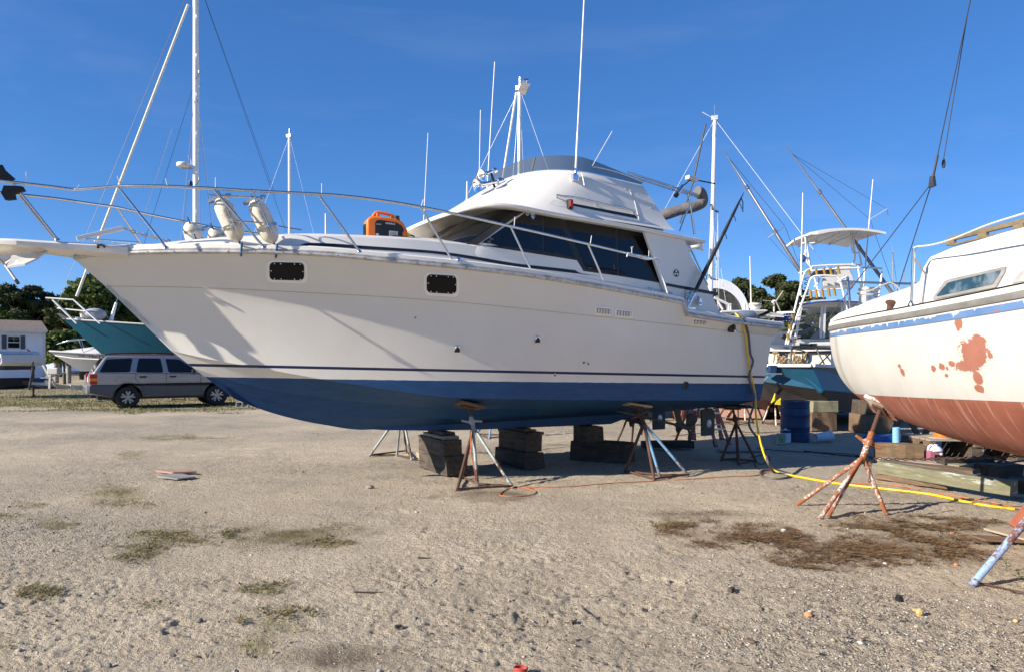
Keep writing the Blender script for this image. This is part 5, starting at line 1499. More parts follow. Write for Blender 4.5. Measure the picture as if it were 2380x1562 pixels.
gc = [hb(1700, 735, 1.5), hb(1714, 730, 1.70), hb(1727, 740, 1.87), hullpt(1733, 775, 0.05), hullpt(1738, 820, 0.05), hullpt(1744, 840, 0.05), hullpt(1735, 875, 0.05), hullpt(1745, 915, 0.07)]
gc += [P(1752, 940, 11.1), P(1741, 985, 10.9), P(1762, 1020, 10.7), P(1778, 1050, 10.4), P(1786, 1075, 10.1), gl_(1800, 1095), gl_(1834, 1106), gl_(1805, 1111), gl_(1771, 1105), gl_(1770, 1092), gl_(1796, 1089)]
cord('water_hose', 'grey hose hanging beside the yellow cord at the cruiser stern', gc, 0.017, M['grey_cord'], 'hose')
oc = [gl_(1796, 1089, 0.01), gl_(1760, 1103, 0.008), gl_(1700, 1106, 0.008), gl_(1600, 1110, 0.008), gl_(1520, 1114, 0.008), gl_(1420, 1121, 0.008), gl_(1330, 1129, 0.008), gl_(1240, 1131, 0.008), gl_(1195, 1130, 0.008), gl_(1215, 1131, 0.008), gl_(1245, 1141, 0.008), gl_(1225, 1151, 0.008), gl_(1180, 1154, 0.008), gl_(1162, 1148, 0.008), gl_(1180, 1134, 0.008), gl_(1192, 1130, 0.03)]
cord('rope', 'thin orange rope on the sand ending in a loop at the nearest stand', oc, 0.006, M['orange_rope'], 'rope')
oc = [P(1097, 1000, 9.3), P(1094, 1030, 9.2), P(1096, 1062, 9.15), P(1103, 1092, 9.1), gl_(1106, 1124, 0.01)]
cord('rope', 'orange cord tied round the nearest jack stand and hanging down its legs', oc, 0.007, M['orange_rope'], 'rope')
oc = [gl_(1830, 1102, 0.008), gl_(1900, 1112, 0.008), gl_(1985, 1119, 0.008), gl_(2080, 1125, 0.008), gl_(2190, 1143, 0.008), gl_(2300, 1164, 0.008), gl_(2400, 1185, 0.008)]
cord('rope', 'faded orange line lying beside the yellow cord on the right', oc, 0.006, M['orange_rope'], 'rope')
for i, (lab, pts) in enumerate((('black cord across the shaded ground near the blue drum', [(1760, 1040), (1850, 1047), (1960, 1050), (2040, 1062)]), ('thick black cord lying right of the paint cans in the shade', [(1868, 1045), (1905, 1049), (1960, 1055), (2010, 1058)]), ('thin black cable running behind the stepladders', [(1560, 1010), (1640, 1003), (1700, 1000), (1760, 1003), (1840, 998)]), ('tangled black line on the shaded sand right of the stern stand', [(1745, 1062), (1775, 1056), (1790, 1066), (1770, 1078), (1750, 1070), (1762, 1088)]))):
    cord('cable', lab, [gl_(u, v, 0.012) for u, v in pts], 0.011 if i == 1 else 0.007, M['black_rope'], 'cable')

# tote, drum, cans, bucket
th = thing('storage_tote', 'black storage tote with bright yellow lid behind the cruiser stern', 'storage box', tuple(G(1773, 968)), R(8))
m_ = MB(); w0, d0, h0 = 0.80, 0.52, 0.36
rows = [[Vector((sx * w0 / 2 * k, sy * d0 / 2 * k, z)) for sx, sy in ((-1, -1), (1, -1), (1, 1), (-1, 1))] for z, k in ((0, 0.86), (h0, 1.0))]
m_.grid(rows, closeu=True); m_.add(rows[0], [(3, 2, 1, 0)]); m_.build('bin', M['tote'], th, bevel=0.02)
m_ = MB(); m_.box((0, 0, h0 + 0.02), (0.90, 0.60, 0.05)); m_.box((0, 0, h0 + 0.055), (0.74, 0.46, 0.03)); m_.build('lid', M['tote_lid'], th, bevel=0.015)
m_ = MB(); m_.box((0.12, -0.262, 0.22), (0.09, 0.006, 0.13), Matrix.Rotation(R(-6), 3, 'X')); m_.build('label_sticker', M['sticker'], th)
dg_ = G(1848, 1024); th = thing('oil_drum', 'dark blue ribbed steel drum standing in the shade under the teal boat', 'drum', tuple(dg_))
m_ = MB(); rd0 = 0.275; pf_ = [(rd0 * 0.97, 0), (rd0, 0.01), (rd0, 0.05)]
for zc0 in (0.10, 0.14, 0.18): pf_ += [(rd0, zc0 - 0.015), (rd0 * 0.975, zc0), (rd0, zc0 + 0.015)]
for zc0 in (0.29, 0.53): pf_ += [(rd0, zc0 - 0.02), (rd0 * 1.035, zc0), (rd0, zc0 + 0.02)]
for zc0 in (0.66, 0.70, 0.74): pf_ += [(rd0, zc0 - 0.015), (rd0 * 0.975, zc0), (rd0, zc0 + 0.015)]
pf_ += [(rd0, 0.785), (rd0 * 1.02, 0.80), (rd0 * 0.97, 0.805), (rd0 * 0.95, 0.785), (0.0, 0.785)]
m_.lathe(pf_, 36, cap=False); m_.build('drum_body', M['drum_blue'], th, smooth=35)
m_ = MB(); m_.lathe([(0.03, 0.785), (0.03, 0.80), (0.01, 0.802)], 10, (0.1, -0.1, 0)); m_.build('bung', M['rust'], th)
def can(label, u, v, r, h, mats, ang=0):
    g = G(u, v); t_ = thing('paint_can', label, 'paint can', tuple(g), ang, 'cans by the blue drum')
    a = MB(); a.lathe([(r, 0), (r * 1.03, 0.004), (r, 0.01), (r, h - 0.012), (r * 1.04, h - 0.006), (r * 0.98, h), (r * 0.9, h - 0.006), (0, h - 0.006)], 20, cap=False); a.build('can_body', mats[0], t_, smooth=40)
    b_ = MB(); n = 10; rows = [[(r * 1.008 * math.cos(a_), r * 1.008 * math.sin(a_), z) for a_ in [R(-150 + 12 * k) for k in range(n)]] for z in (h * 0.14, h * 0.84)]
    b_.grid(rows); b_.build('can_label', mats[1], t_, smooth=60)
can('dull green label paint can in front of the blue drum', 1815, 1031, 0.085, 0.20, (M['galv'], pbr('label_green', (0.20, 0.30, 0.14), 0.6, var=0.5, vs=14)), 0.2)
g = G(1826, 1028); t_ = thing('solvent_can', 'tall rectangular blue and white solvent can behind the green can', 'solvent can', tuple(g), R(10))
a = MB(); a.box((0, 0, 0.125), (0.17, 0.11, 0.25)); a.build('can_body', M['bucket'], t_, bevel=0.01); a = MB(); a.box((0, 0, 0.218), (0.174, 0.114, 0.06)); a.build('blue_band', M['navy'], t_, bevel=0.008); a = MB(); a.lathe([(0.02, 0.25), (0.02, 0.28)], 10); a.build('cap', M['white'], t_)
g = G(1916, 1027); t_ = thing('bucket', 'white plastic bucket lying on its side in the shade', 'bucket', (g.x, g.y, 0.09), R(0))
ax = Vector((1, 0.15, 0.10)).normalized(); o_v = Vector((-0.17, 0, 0.0))
a = MB(); a.lathe([(0.0, 0.012), (0.072, 0.012), (0.076, 0.0), (0.10, 0.30), (0.108, 0.305), (0.108, 0.33), (0.098, 0.33), (0.095, 0.30), (0.075, 0.02)], 22, o_v, ax, cap=False); a.build('bucket_body', M['bucket'], t_, smooth=40)
a = MB(); yb = Vector((0, 0, 1)); a.tube(spline([o_v + ax * 0.3 + Vector((0, 0.1, 0)), o_v + ax * 0.25 + Vector((0, 0.05, 0.11)), o_v + ax * 0.27 + Vector((0, -0.05, 0.11)), o_v + ax * 0.3 + Vector((0, -0.1, 0))], 4), 0.004, 5); a.build('bail', M['steel'], t_)
# boards and bits on the sand
def slab(name, label, cat, uv, z0, th_, mat, bev=0.003, group=None):
    mb = MB(); pts = [G(u, v, z0) for u, v in uv]; c = sum(pts, Vector()) / len(pts); c.z = 0
    mb.prism([p - c for p in pts], (0, 0, th_)); o = mb.build(name, M[mat] if isinstance(mat, str) else mat, None, bevel=bev, recalc=True); o.location = c
    return tag(o, label, cat, group)
slab('board', 'reddish board, upper one of the two lying on the open sand at left', 'board', [(362, 1096), (402, 1101), (457, 1098), (425, 1095)], 0.012, 0.025, 'plyred')
slab('board', 'grey board, lower one of the two lying on the open sand at left', 'board', [(364, 1108), (412, 1115), (455, 1110), (425, 1103), (390, 1103)], 0.004, 0.02, 'plygrey')
M['stone_or'] = pbr('orange_stone', (0.55, 0.24, 0.09), 0.75, var=0.15, vs=25); M['stone_ye'] = pbr('yellow_stone', (0.58, 0.40, 0.17), 0.8, var=0.25, vs=30, bump=0.01); M['stone_wh'] = pbr('white_shell', (0.72, 0.70, 0.66), 0.6); M['stone_gr'] = pbr('grey_stone', (0.13, 0.125, 0.12), 0.8, var=0.3, vs=30); M['stone_tan'] = pbr('tan_stone', (0.34, 0.28, 0.21), 0.85, var=0.2, vs=20, bump=0.01)
def stone(label, u, v, r, mat, flat=0.7, cat='stone'):
    g = G(u, v); rnd = random.Random(int(u * 7 + v)); mb = MB(); mb.sphere((0, 0, 0), (r, r * 0.8, r * flat), 9, 6)
    mb.v = [tuple(c * (1 + rnd.uniform(-0.14, 0.14)) for c in p) for p in mb.v]
    o = mb.build('stone', M[mat], None, smooth=35); o.location = (g.x, g.y, gh(g.x, g.y) + r * flat * 0.6); o.rotation_euler = (0, 0, rnd.random() * 6)
    return tag(o, label, cat)
stone('rounded orange brown stone on the gravel at lower right', 1878, 1432, 0.026, 'stone_or')
stone('pale yellow stone on the gravel, larger than the others at lower right', 2138, 1433, 0.030, 'stone_ye', 0.85)
stone('small yellow stone just behind the larger pale yellow one', 2126, 1420, 0.014, 'stone_ye')
stone('orange chip of stone left of the light blue stand foot', 2222, 1311, 0.022, 'stone_or', 0.5)
stone('small red brown stone below the clippings', 2213, 1234, 0.022, 'stone_or', 0.5)
stone('smooth white shell pebble below the clippings', 2058, 1304, 0.022, 'stone_wh', 0.35)
stone('tan lump of sandstone left of the nearest jack stand', 860, 1132, 0.05, 'stone_tan', 0.55)
stone('grey stone in the lower left sand casting a long shadow', 465, 1443, 0.020, 'stone_gr', 0.8)
stone('pale grey stone in the sand near the bottom left', 546, 1590 - 28, 0.028, 'stone_tan', 0.6)
stone('dark pebble in the lower left sand beside another', 254, 1544, 0.018, 'stone_gr', 0.7)
stone('white shell chip in the middle foreground sand', 960 + 7, 1191 + 0, 0.02, 'stone_wh', 0.3)
stone('white scrap of shell on the clump of clippings at right', 1822, 1232, 0.035, 'stone_wh', 0.5)
stone('pale stone right of the big yellow one', 2360, 1442, 0.016, 'stone_ye')
g = G(1210, 1549); m_ = MB()
for k in range(4): m_.tube([(0.030 * math.cos(2 * PI * q / 16) * (1 + .06 * k), 0.026 * math.sin(2 * PI * q / 16), 0.010 + 0.009 * k + 0.003 * math.sin(q + k)) for q in range(16)], 0.0055, 6, closed=True)
o = m_.build('rope_coil', pbr('red_cord', (0.45, 0.06, 0.04), 0.6), None, smooth=60); o.location = (g.x, g.y, gh(g.x, g.y)); tag(o, 'small coil of red cord at the bottom edge of the sand', 'rope coil')
g = G(2090, 1396); m_ = MB(); m_.lathe([(0.026, 0), (0.026, 0.022), (0.021, 0.024), (0.021, 0.036), (0.0, 0.037)], 16); o = m_.build('bottle_cap', M['black'], None, smooth=40); o.location = (g.x, g.y, gh(g.x, g.y)); tag(o, 'black plastic cap on the gravel at right', 'cap')
def chip(label, u, v, L, w, h, ang, mat, cat='wood chip'):
    g = G(u, v); mb = MB(); mb.prism([(-L / 2, -w / 2, 0), (L * 0.4, -w * .45, 0), (L / 2, w * .1, 0), (L * 0.35, w / 2, 0), (-L * .42, w * .45, 0)], (0, 0, h)); o = mb.build('wood_chip', M[mat], None, bevel=0.002); o.location = (g.x, g.y, gh(g.x, g.y) + 0.002); o.rotation_euler = (R(4), R(5), R(ang)); return tag(o, label, cat)
chip('weathered short wooden chunk on the gravel below the clippings', 1699, 1370, 0.07, 0.035, 0.03, 50, 'timber')
chip('thin dark splinter in the middle of the foreground sand', 985, 1292, 0.11, 0.012, 0.01, 8, 'timber', 'stick')
chip('long thin dark stick on the sand left of centre', 855, 1372, 0.21, 0.010, 0.008, 10, 'timber', 'stick')
chip('curled brown leaf like chip at lower centre right', 1745, 1490, 0.06, 0.03, 0.01, -40, 'timber2')
chip('small brown chip left of the curled one', 1688, 1458, 0.06, 0.016, 0.012, -50, 'timber2')
chip('dark wood scrap in the lower middle sand', 925, 1450, 0.05, 0.025, 0.015, 35, 'timber')
chip('brown wood scrap near the lower centre', 1332, 1437, 0.05, 0.025, 0.015, 40, 'timber2')
chip('thin pale straw coloured peg on the gravel at lower right', 1962, 1482, 0.04, 0.012, 0.012, 5, 'timber3')
chip('brown scrap lying in the lower centre sand', 1345, 1320 + 160, 0.045, 0.022, 0.012, 30, 'timber')
M['leaf'] = pbr('weed_leaf', (0.05, 0.085, 0.03), 0.7)
def weed(label, u, v, h, seed):
    g = G(u, v); rnd = random.Random(seed); t_ = thing('weed_plant', label, 'weed', (g.x, g.y, gh(g.x, g.y)), 0)
    s_ = MB(); s_.tube([(0, 0, 0), (0.004, 0, h * .5), (0, 0.004, h)], [0.003, 0.0025, 0.001], 5); s_.build('stem', M['leaf'], t_)
    for k in range(9):
        a = k * 2.4; z = h * (0.25 + 0.75 * k / 9); L = h * (0.7 - 0.4 * k / 9); d = Vector((math.cos(a), math.sin(a), 0.5)); s = Vector((-math.sin(a), math.cos(a), 0)) * L * 0.14; b_ = Vector((0, 0, z))
        l = MB(); l.add([b_, b_ + d * L * .45 + s, b_ + d * L * 0.9 - Vector((0, 0, L * .1)), b_ + d * L * .45 - s], [(0, 1, 2, 3)]); l.build('leaf', M['leaf'], t_)
weed('dark green weed seedling left of the other, by the light blue stand', 2338, 1322, 0.09, 1); weed('dark green weed seedling at the right edge by the light blue stand', 2367, 1352, 0.09, 2)
# ================================================================ OLD SAILBOAT AT THE RIGHT (stern towards the far end)
SBO = Vector((4.50, 9.55, 0)); SBD = Vector((0.08, -0.997, 0)).normalized(); sb_ang = math.atan2(SBD.y, SBD.x)
sail = thing('old_sailboat', 'old white sailboat with rust red bottom and peeling blue stripe at the right edge', 'sailboat', tuple(SBO), sb_ang)
SINV = FRAME[sail.name].inverted(); SCAM = SINV @ Vector((0, 0, EYE)); SROT = SINV.to_3x3()
sb_b = lerp_tab([(0, 0.28), (0.25, 0.47), (0.6, 0.65), (1.2, 0.86), (2.2, 1.07), (3.4, 1.21), (4.6, 1.25), (5.8, 1.10), (7.0, 0.72), (7.9, 0.28), (8.3, 0.03)])
sb_zs = lerp_tab([(0, 2.04), (1, 2.03), (2.5, 2.04), (4.2, 2.10), (6, 2.25), (8.3, 2.55)])
sb_zb = lerp_tab([(0, 1.52), (0.2, 1.33), (0.5, 1.18), (1.0, 1.04), (1.8, 0.90), (3.0, 0.78), (4.5, 0.74), (6.0, 0.85), (7.2, 1.25), (8.0, 1.9), (8.3, 2.4)])
sx = [0, .08, .16, .25, .38, .5, .7, .9, 1.1, 1.35, 1.6, 1.9, 2.2, 2.6, 3.0, 3.5, 4.0, 4.5, 5.0, 5.5, 6.0, 6.5, 7.0, 7.5, 7.9, 8.3]
NP = 22
def sb_sec(x):
    b, zs, zb = sb_b(x), sb_zs(x), sb_zb(x); out = []
    for k in range(NP + 1):
        ph = PI / 2 * k / NP
        y = b * (math.cos(ph) ** 0.62 if k < NP else 0) * (1 + 0.03 * math.sin(2 * ph)); z = zs - (zs - zb) * math.sin(ph) ** 1.12
        out.append((y, z))
    return out
rows = []; below = []
for x in sx:
    s = sb_sec(x); full = [(-y, z) for y, z in s] + [(y, z) for y, z in reversed(s[:-1])]
    rows.append([Vector((x, y, z)) for y, z in full]); below += [sb_zs(x) - z for y, z in full]
sm = MB(); sm.grid(rows); nb = len(sm.v)
# rounded counter: close the stern with a bulged panel
cst = []
for k in (0.75, 0.4):
    cst.append([Vector((-0.06 * (1 - k * k), p.y * k, 1.80 + (p.z - 1.80) * k)) for p in rows[0]])
sm.grid([rows[0]] + cst); 
for r in [rows[0]] + cst: below += [sb_zs(0) - p.z for p in r]
sm.add(cst[-1], [tuple(range(len(cst[-1])))]); below += [sb_zs(0) - p.z for p in cst[-1]]
def sail_material():
    m, nt, b = nmat('sailboat_hull_paint')
    co = objco(nt); sp = nd(nt, 'ShaderNodeSeparateXYZ', {'Vector': co}); x, y, z = sp.outputs
    bl = nd(nt, 'ShaderNodeAttribute', attribute_name='below').outputs['Fac']
    n1 = noise(nt, co, 3, 6); n2 = noise(nt, co, 11, 7, 0.65)
    wht = mix(nt, rng(nt, n1, 0.3, 0.7), (0.50, 0.485, 0.45), (0.55, 0.54, 0.505))
    st = noise(nt, objco(nt, (5, 5, 0.35)), 1.6, 5, 0.6)
    wht = mix(nt, rng(nt, st, 0.56, 0.78, 0, 0.45), wht, (0.42, 0.40, 0.30))
    # one dark weep streak below the winch
    sx_ = math_(nt, 'ABSOLUTE', math_(nt, 'SUBTRACT', x, math_(nt, 'ADD', 0.98, math_(nt, 'MULTIPLY', math_(nt, 'SUBTRACT', n1, 0.5), 0.12))))
    wht = mix(nt, math_(nt, 'MULTIPLY', rng(nt, sx_, 0.02, 0.11, 0.55, 0), rng(nt, n2, 0.3, 0.6, 0.4, 1)), wht, (0.24, 0.23, 0.15))
    # red primer patches
    redc = mix(nt, n2, (0.28, 0.105, 0.07), (0.38, 0.165, 0.115))
    d = None
    for (u, v, a, h) in ((2262, 822, 0.19, 0.115), (2248, 850, 0.15, 0.05), (2275, 795, 0.08, 0.075), (2273, 878, 0.055, 0.06), (2276, 903, 0.06, 0.04), (2098, 864, 0.045, 0.04), (2090, 850, 0.03, 0.02), (2190, 852, 0.045, 0.04), (2170, 857, 0.035, 0.03), (2201, 856, 0.02, 0.02), (2200, 872, 0.03, 0.018), (2227, 752, 0.05, 0.055), (2212, 845, 0.05, 0.025), (2302, 826, 0.045, 0.05)):
        pp = sail_pt(u, v)
        dx = math_(nt, 'DIVIDE', math_(nt, 'SUBTRACT', x, pp.x), a); dz = math_(nt, 'DIVIDE', math_(nt, 'SUBTRACT', z, pp.z), h)
        q = math_(nt, 'SQRT', math_(nt, 'ADD', math_(nt, 'MULTIPLY', dx, dx), math_(nt, 'MULTIPLY', dz, dz)))
        d = q if d is None else math_(nt, 'MINIMUM', d, q)
    d = math_(nt, 'ADD', d, math_(nt, 'MULTIPLY', math_(nt, 'SUBTRACT', noise(nt, co, 7, 10, 0.78), 0.5), 2.8))
    halo = rng(nt, d, 0.9, 1.7, 0.35, 0)
    wht = mix(nt, halo, wht, (0.62, 0.50, 0.36))
    red = math_(nt, 'LESS_THAN', d, 0.92)
    red = math_(nt, 'MULTIPLY', red, math_(nt, 'LESS_THAN', y, 0.0))
    c = mix(nt, red, wht, redc)
    # peeling blue stripe with white and red under it
    isst = math_(nt, 'COMPARE', bl, 0.112); isst.node.inputs[2].default_value = 0.026
    peel = rng(nt, math_(nt, 'ADD', n2, math_(nt, 'MULTIPLY', math_(nt, 'SUBTRACT', bl, 0.112), -3.5)), 0.60, 0.63)
    stc = mix(nt, rng(nt, n1, 0.3, 0.7), (0.075, 0.16, 0.33), (0.12, 0.22, 0.40))
    stc = mix(nt, math_(nt, 'GREATER_THAN', noise(nt, objco(nt, (1.2, 1, 3)), 3.0, 6, 0.7), 0.63), stc, redc)
    stc = mix(nt, peel, stc, (0.70, 0.69, 0.65))
    c = mix(nt, isst, c, stc)
    ln = math_(nt, 'COMPARE', bl, 0.143); ln.node.inputs[2].default_value = 0.005
    c = mix(nt, ln, c, (0.12, 0.13, 0.18))
    # bottom paint with scraped arcs
    zb = math_(nt, 'ADD', z, math_(nt, 'MULTIPLY', x, -0.027))
    isb = math_(nt, 'LESS_THAN', zb, 1.187)
    arc = noise(nt, objco(nt, (26, 1.2, 2.2)), 1.0, 6, 0.65)
    botc = mix(nt, rng(nt, n1, 0.35, 0.65), (0.22, 0.068, 0.04), (0.29, 0.10, 0.062))
    botc = mix(nt, rng(nt, arc, 0.54, 0.72, 0, 0.55), botc, (0.62, 0.42, 0.36))
    botc = mix(nt, rng(nt, noise(nt, objco(nt, (40, 2, 3)), 1.0, 3), 0.60, 0.70, 0, 0.5), botc, (0.24, 0.06, 0.035))
    c = mix(nt, isb, c, botc)
    nt.links.new(c, b.inputs['Base Color'])
    nt.links.new(rng(nt, isb, 0, 1, 0.5, 0.75), b.inputs['Roughness'])
    bumpit(nt, b, n2, 0.004, 0.5)
    return m
SHB = bvh_of(sm)
def sail_hit(u, v, bvh=None):
    d = (SROT @ Vector(((u - CU) / F, 1, (VH - v) / F))).normalized()
    loc, nrm, i, dist = (bvh or SHB).ray_cast(SCAM, d)
    if loc is None: return None, None
    return loc, (-nrm if nrm.dot(d) > 0 else nrm)
def sail_pt(u, v):
    p, n = sail_hit(u, v)
    return p if p is not None else Vector((3, -1.2, 1.6))
M['sail_hull'] = sail_material()
so_ = sm.build('hull', M['sail_hull'], sail, smooth=50)
a_ = so_.data.attributes.new('below', 'FLOAT', 'POINT'); a_.data.foreach_set('value', below)
def SL(u, v, y):
    """local point on the lengthwise plane y = const of the sailboat"""
    d = SROT @ Vector(((u - CU) / F, 1, (VH - v) / F)); t = (y - SCAM.y) / d.y
    return SCAM + d * t
# gunwale: white toe band and grey rub strake
M['strake'] = pbr('grey_strake', (0.17, 0.165, 0.15), 0.6, var=0.2, vs=8, dirt=(0.14, 0.13, 0.11), dirts=6)
tw = MB(); ts = MB()
xs_ = [0 + 8.25 * (i / 50) ** 1.2 for i in range(51)]
path = [(x, sb_b(x), sb_zs(x)) for x in xs_]
def sweep2(mb, prof, sg):
    rows = []
    for i, p in enumerate(path):
        a, b2 = path[max(i - 1, 0)], path[min(i + 1, len(path) - 1)]
        d = Vector((b2[0] - a[0], b2[1] - a[1], 0)).normalized(); nx, ny = -d.y, d.x
        rows.append([Vector((p[0] + nx * o, -sg * (p[1] + ny * o), p[2] + h)) for o, h in prof])
    mb.grid(rows, closeu=True); mb.add(rows[0], [tuple(range(len(prof)))])
for sg in (1, -1):
    sweep2(tw, [(0.004, -0.02), (0.012, -0.014), (0.010, 0.028), (-0.03, 0.036), (-0.06, 0.02)], sg)
    sweep2(ts, [(0.0, -0.070), (0.016, -0.067), (0.022, -0.045), (0.016, -0.022), (0.0, -0.02)], sg)
# carry both round the counter
b0 = sb_b(0)
for mb, prof in ((tw, [(0.004, -0.02), (0.012, -0.014), (0.010, 0.028), (-0.03, 0.036), (-0.06, 0.02)]), (ts, [(0.0, -0.070), (0.016, -0.067), (0.022, -0.045), (0.016, -0.022), (0.0, -0.02)])):
    rows = []
    for k in range(13):
        a = PI * k / 12; c_, s_ = math.cos(a), math.sin(a)
        rows.append([Vector((-(0.05 + o) * s_ + 0.0, -(b0 + o) * c_, sb_zs(0) + h)) for o, h in prof])
    mb.grid(rows, closeu=True)
tw.build('toe_rail', M['white2'], sail, smooth=50); ts.build('rub_strake', M['strake'], sail, smooth=50)
rows = []
for x in xs_:
    b_, z = sb_b(x) - 0.03, sb_zs(x) + 0.05
    rows.append([Vector((x, -b_, z)), Vector((x, -b_ * .5, z + 0.03)), Vector((x, 0, z + 0.04)), Vector((x, b_ * .5, z + 0.03)), Vector((x, b_, z))])
m_ = MB(); m_.grid(rows); m_.build('deck', M['gel_deck'], sail, smooth=40)
# cockpit coaming and cabin trunk
def trunk_loft(name, prof, mat, bev=0.0):
    rows = []
    for (x, w, z) in prof:
        zd = sb_zs(max(x, 0)) + 0.03
        rows.append([Vector((x, -w, zd)), Vector((x, -w + 0.05 * min(1, (z - zd) * 3), zd + (z - zd) * 0.78)), Vector((x, -w + 0.12, z)), Vector((x, -w * .4, z + 0.03)), Vector((x, w * .4, z + 0.03)), Vector((x, w - 0.12, z)), Vector((x, w - 0.05 * min(1, (z - zd) * 3), zd + (z - zd) * 0.78)), Vector((x, w, zd))])
    mb = MB(); mb.grid(rows); mb.add(rows[0], [tuple(range(8))]); mb.add(rows[-1], [tuple(range(8))])
    return mb, mb.build(name, mat, sail, smooth=35)
cmb, co_ = trunk_loft('cockpit_coaming', [(0.30, 0.50, 2.13), (0.7, 0.62, 2.20), (1.5, 0.78, 2.27), (2.3, 0.86, 2.33), (2.62, 0.88, 2.40)], M['white'])
tmb, to_ = trunk_loft('cabin_trunk', [(2.50, 0.84, 2.36), (2.58, 0.85, 2.58), (2.9, 0.87, 2.615), (3.6, 0.90, 2.64), (4.6, 0.92, 2.66), (5.6, 0.80, 2.66), (6.4, 0.55, 2.60), (6.9, 0.40, 2.36)], M['white'])
STB = bvh_of(tmb)
def spatch(name, uvs, off, mat, thick=0.02, bvh=None, bevel=0, parent=None):
    mb = MB()
    if cpatch(mb, lambda a, b_: sail_hit(a, b_, bvh or STB), list(uvs), off, thick) is None: print('sail patch missed', name); return None
    return mb.build(name, mat, parent or sail, recalc=True, smooth=40)
M['crazed'] = pbr('hazy_window', (0.02, 0.055, 0.085), 0.22, var=0.4, vs=3, dirt=(0.30, 0.36, 0.40), dirts=4, dirtr=(0.5, 0.75))
def wquad(k, uv):
    cx = sum(u for u, v in uv) / len(uv); cy = sum(v for u, v in uv) / len(uv); return [(cx + (u - cx) * k, cy + (v - cy) * k) for u, v in uv]
def round_poly(uv, r=0.22, n=4):
    out = []
    for i in range(len(uv)):
        p0, p1, p2 = Vector(uv[i - 1]), Vector(uv[i]), Vector(uv[(i + 1) % len(uv)])
        a, b_ = p1.lerp(p0, r), p1.lerp(p2, r)
        for k in range(n + 1): t = k / n; q = a.lerp(p1, t).lerp(p1.lerp(b_, t), t); out.append((q.x, q.y))
    return out
win = [(2168, 698), (2200, 652), (2341, 620), (2338, 634), (2318, 669)]
wo_ = spatch('window_frame', round_poly(win, 0.08), 0.014, M['plygrey'], 0.03, bevel=0.004)
win2 = [(2179, 691), (2207, 658), (2331, 629), (2328, 637), (2311, 662)]
spatch('window_pane', round_poly(win2, 0.09), 0.018, M['crazed'], 0.02, parent=wo_)
wo2 = spatch('window_frame', round_poly([(2352, 660), (2376, 632), (2400, 612), (2400, 650)], 0.15), 0.012, M['galv'], 0.03, bevel=0.004)
# teak grab rails on the cabin top with white gaps showing through
M['teak'] = wood('weathered_teak', (0.13, 0.10, 0.055), (0.22, 0.175, 0.105), (12, 12, 40))
hr_ = MB(); y0 = -0.62
zt_f = lambda x: 2.63 + 0.012 * (x - 2.6)
xa, xb = 2.72, 5.6; n = 7
hr_.box(((xa + xb) / 2, y0, zt_f(4.1) + 0.085), (xb - xa, 0.035, 0.045)); hr_.box(((xa + xb) / 2, y0, zt_f(4.1) + 0.025), (xb - xa, 0.035, 0.02))
for k in range(n + 1):
    x = xa + (xb - xa) * k / n; hr_.box((x, y0, zt_f(4.1) + 0.06), (0.11, 0.034, 0.07))
hr_.build('teak_grab_rail', M['teak'], sail, bevel=0.008)
ht_ = MB(); ht_.box((4.3, 0, 2.74), (2.2, 0.8, 0.09)); ht_.build('sliding_hatch', M['white'], sail, bevel=0.02)
# winches, stanchion, lifelines, stern rail, cowl, backstay bridle
def winch(x, y, z, r):
    mb = MB(); mb.lathe([(r, 0), (r * 1.02, r * .3), (r * .82, r * .5), (r * .78, r * 1.3), (r * 1.0, r * 1.55), (r * .98, r * 1.7), (r * .3, r * 1.75)], 20, (x, y, z)); mb.build('winch', M['alu'], sail, smooth=40)
p = SL(2013, 694, -0.62); winch(p.x, p.y, 2.20, 0.095); p = SL(2020, 678, -0.40); winch(p.x, p.y, 2.24, 0.12)
wrp = MB(); p = SL(2020, 680, -0.40); wrp.tube([(p.x + 0.105 * math.cos(k * .5), p.y + 0.105 * math.sin(k * .5), 2.33 + 0.003 * k) for k in range(26)], 0.009, 6); wrp.tube(spline([(p.x, p.y - 0.1, 2.36), SL(2055, 662, -0.5), SL(2076, 660, -0.55), SL(2098, 680, -0.7), SL(2108, 688, -0.75)], 5), 0.009, 6)
M['oldrope'] = pbr('old_rope', (0.34, 0.31, 0.26), 0.9, var=0.2, vs=90); wrp.build('sheet_rope', M['oldrope'], sail, smooth=60)
ra = MB(); pb_ = SL(2119, 712, -0.98); pt_ = SL(2124, 578, -0.98)
ra.tube([pb_ - Vector((0, 0, 0.03)), pt_], 0.016, 10); ra.lathe([(0.035, -0.02), (0.035, 0.01), (0.018, 0.05)], 10, pb_); ra.build('stanchion', M['steel'], sail, smooth=50)
ll = MB(); ll.tube(spline([pt_, SL(2131, 574, -0.98), SL(2160, 571, -1.0), SL(2200, 561, -1.05), SL(2240, 546, -1.1), SL(2300, 522, -1.16), SL(2380, 497, -1.2), SL(2470, 470, -1.2)], 6), 0.008, 8); ll.build('lifeline', M['white'], sail, smooth=60)
sr_ = MB(); pa = SL(1976, 718, -0.55); pb2 = SL(1970, 645, -0.50)
sr_.tube([pa, pb2], 0.016, 8)
q1, q2 = SL(1952, 658, -0.3), SL(2070, 664, 0.35)
sr_.tube(spline([SL(1948, 655, -0.62), SL(1968, 642, -0.55)], 4), 0.014, 8)
sr_.tube([SL(1955, 654, -0.45), SL(2000, 657, -0.10), SL(2110, 660, 0.55), SL(2140, 660, 0.75)], 0.014, 8); sr_.tube([SL(2004, 657, -0.05), SL(2003, 712, -0.05)], 0.014, 8)
sr_.build('stern_rail', M['steel'], sail, smooth=60)
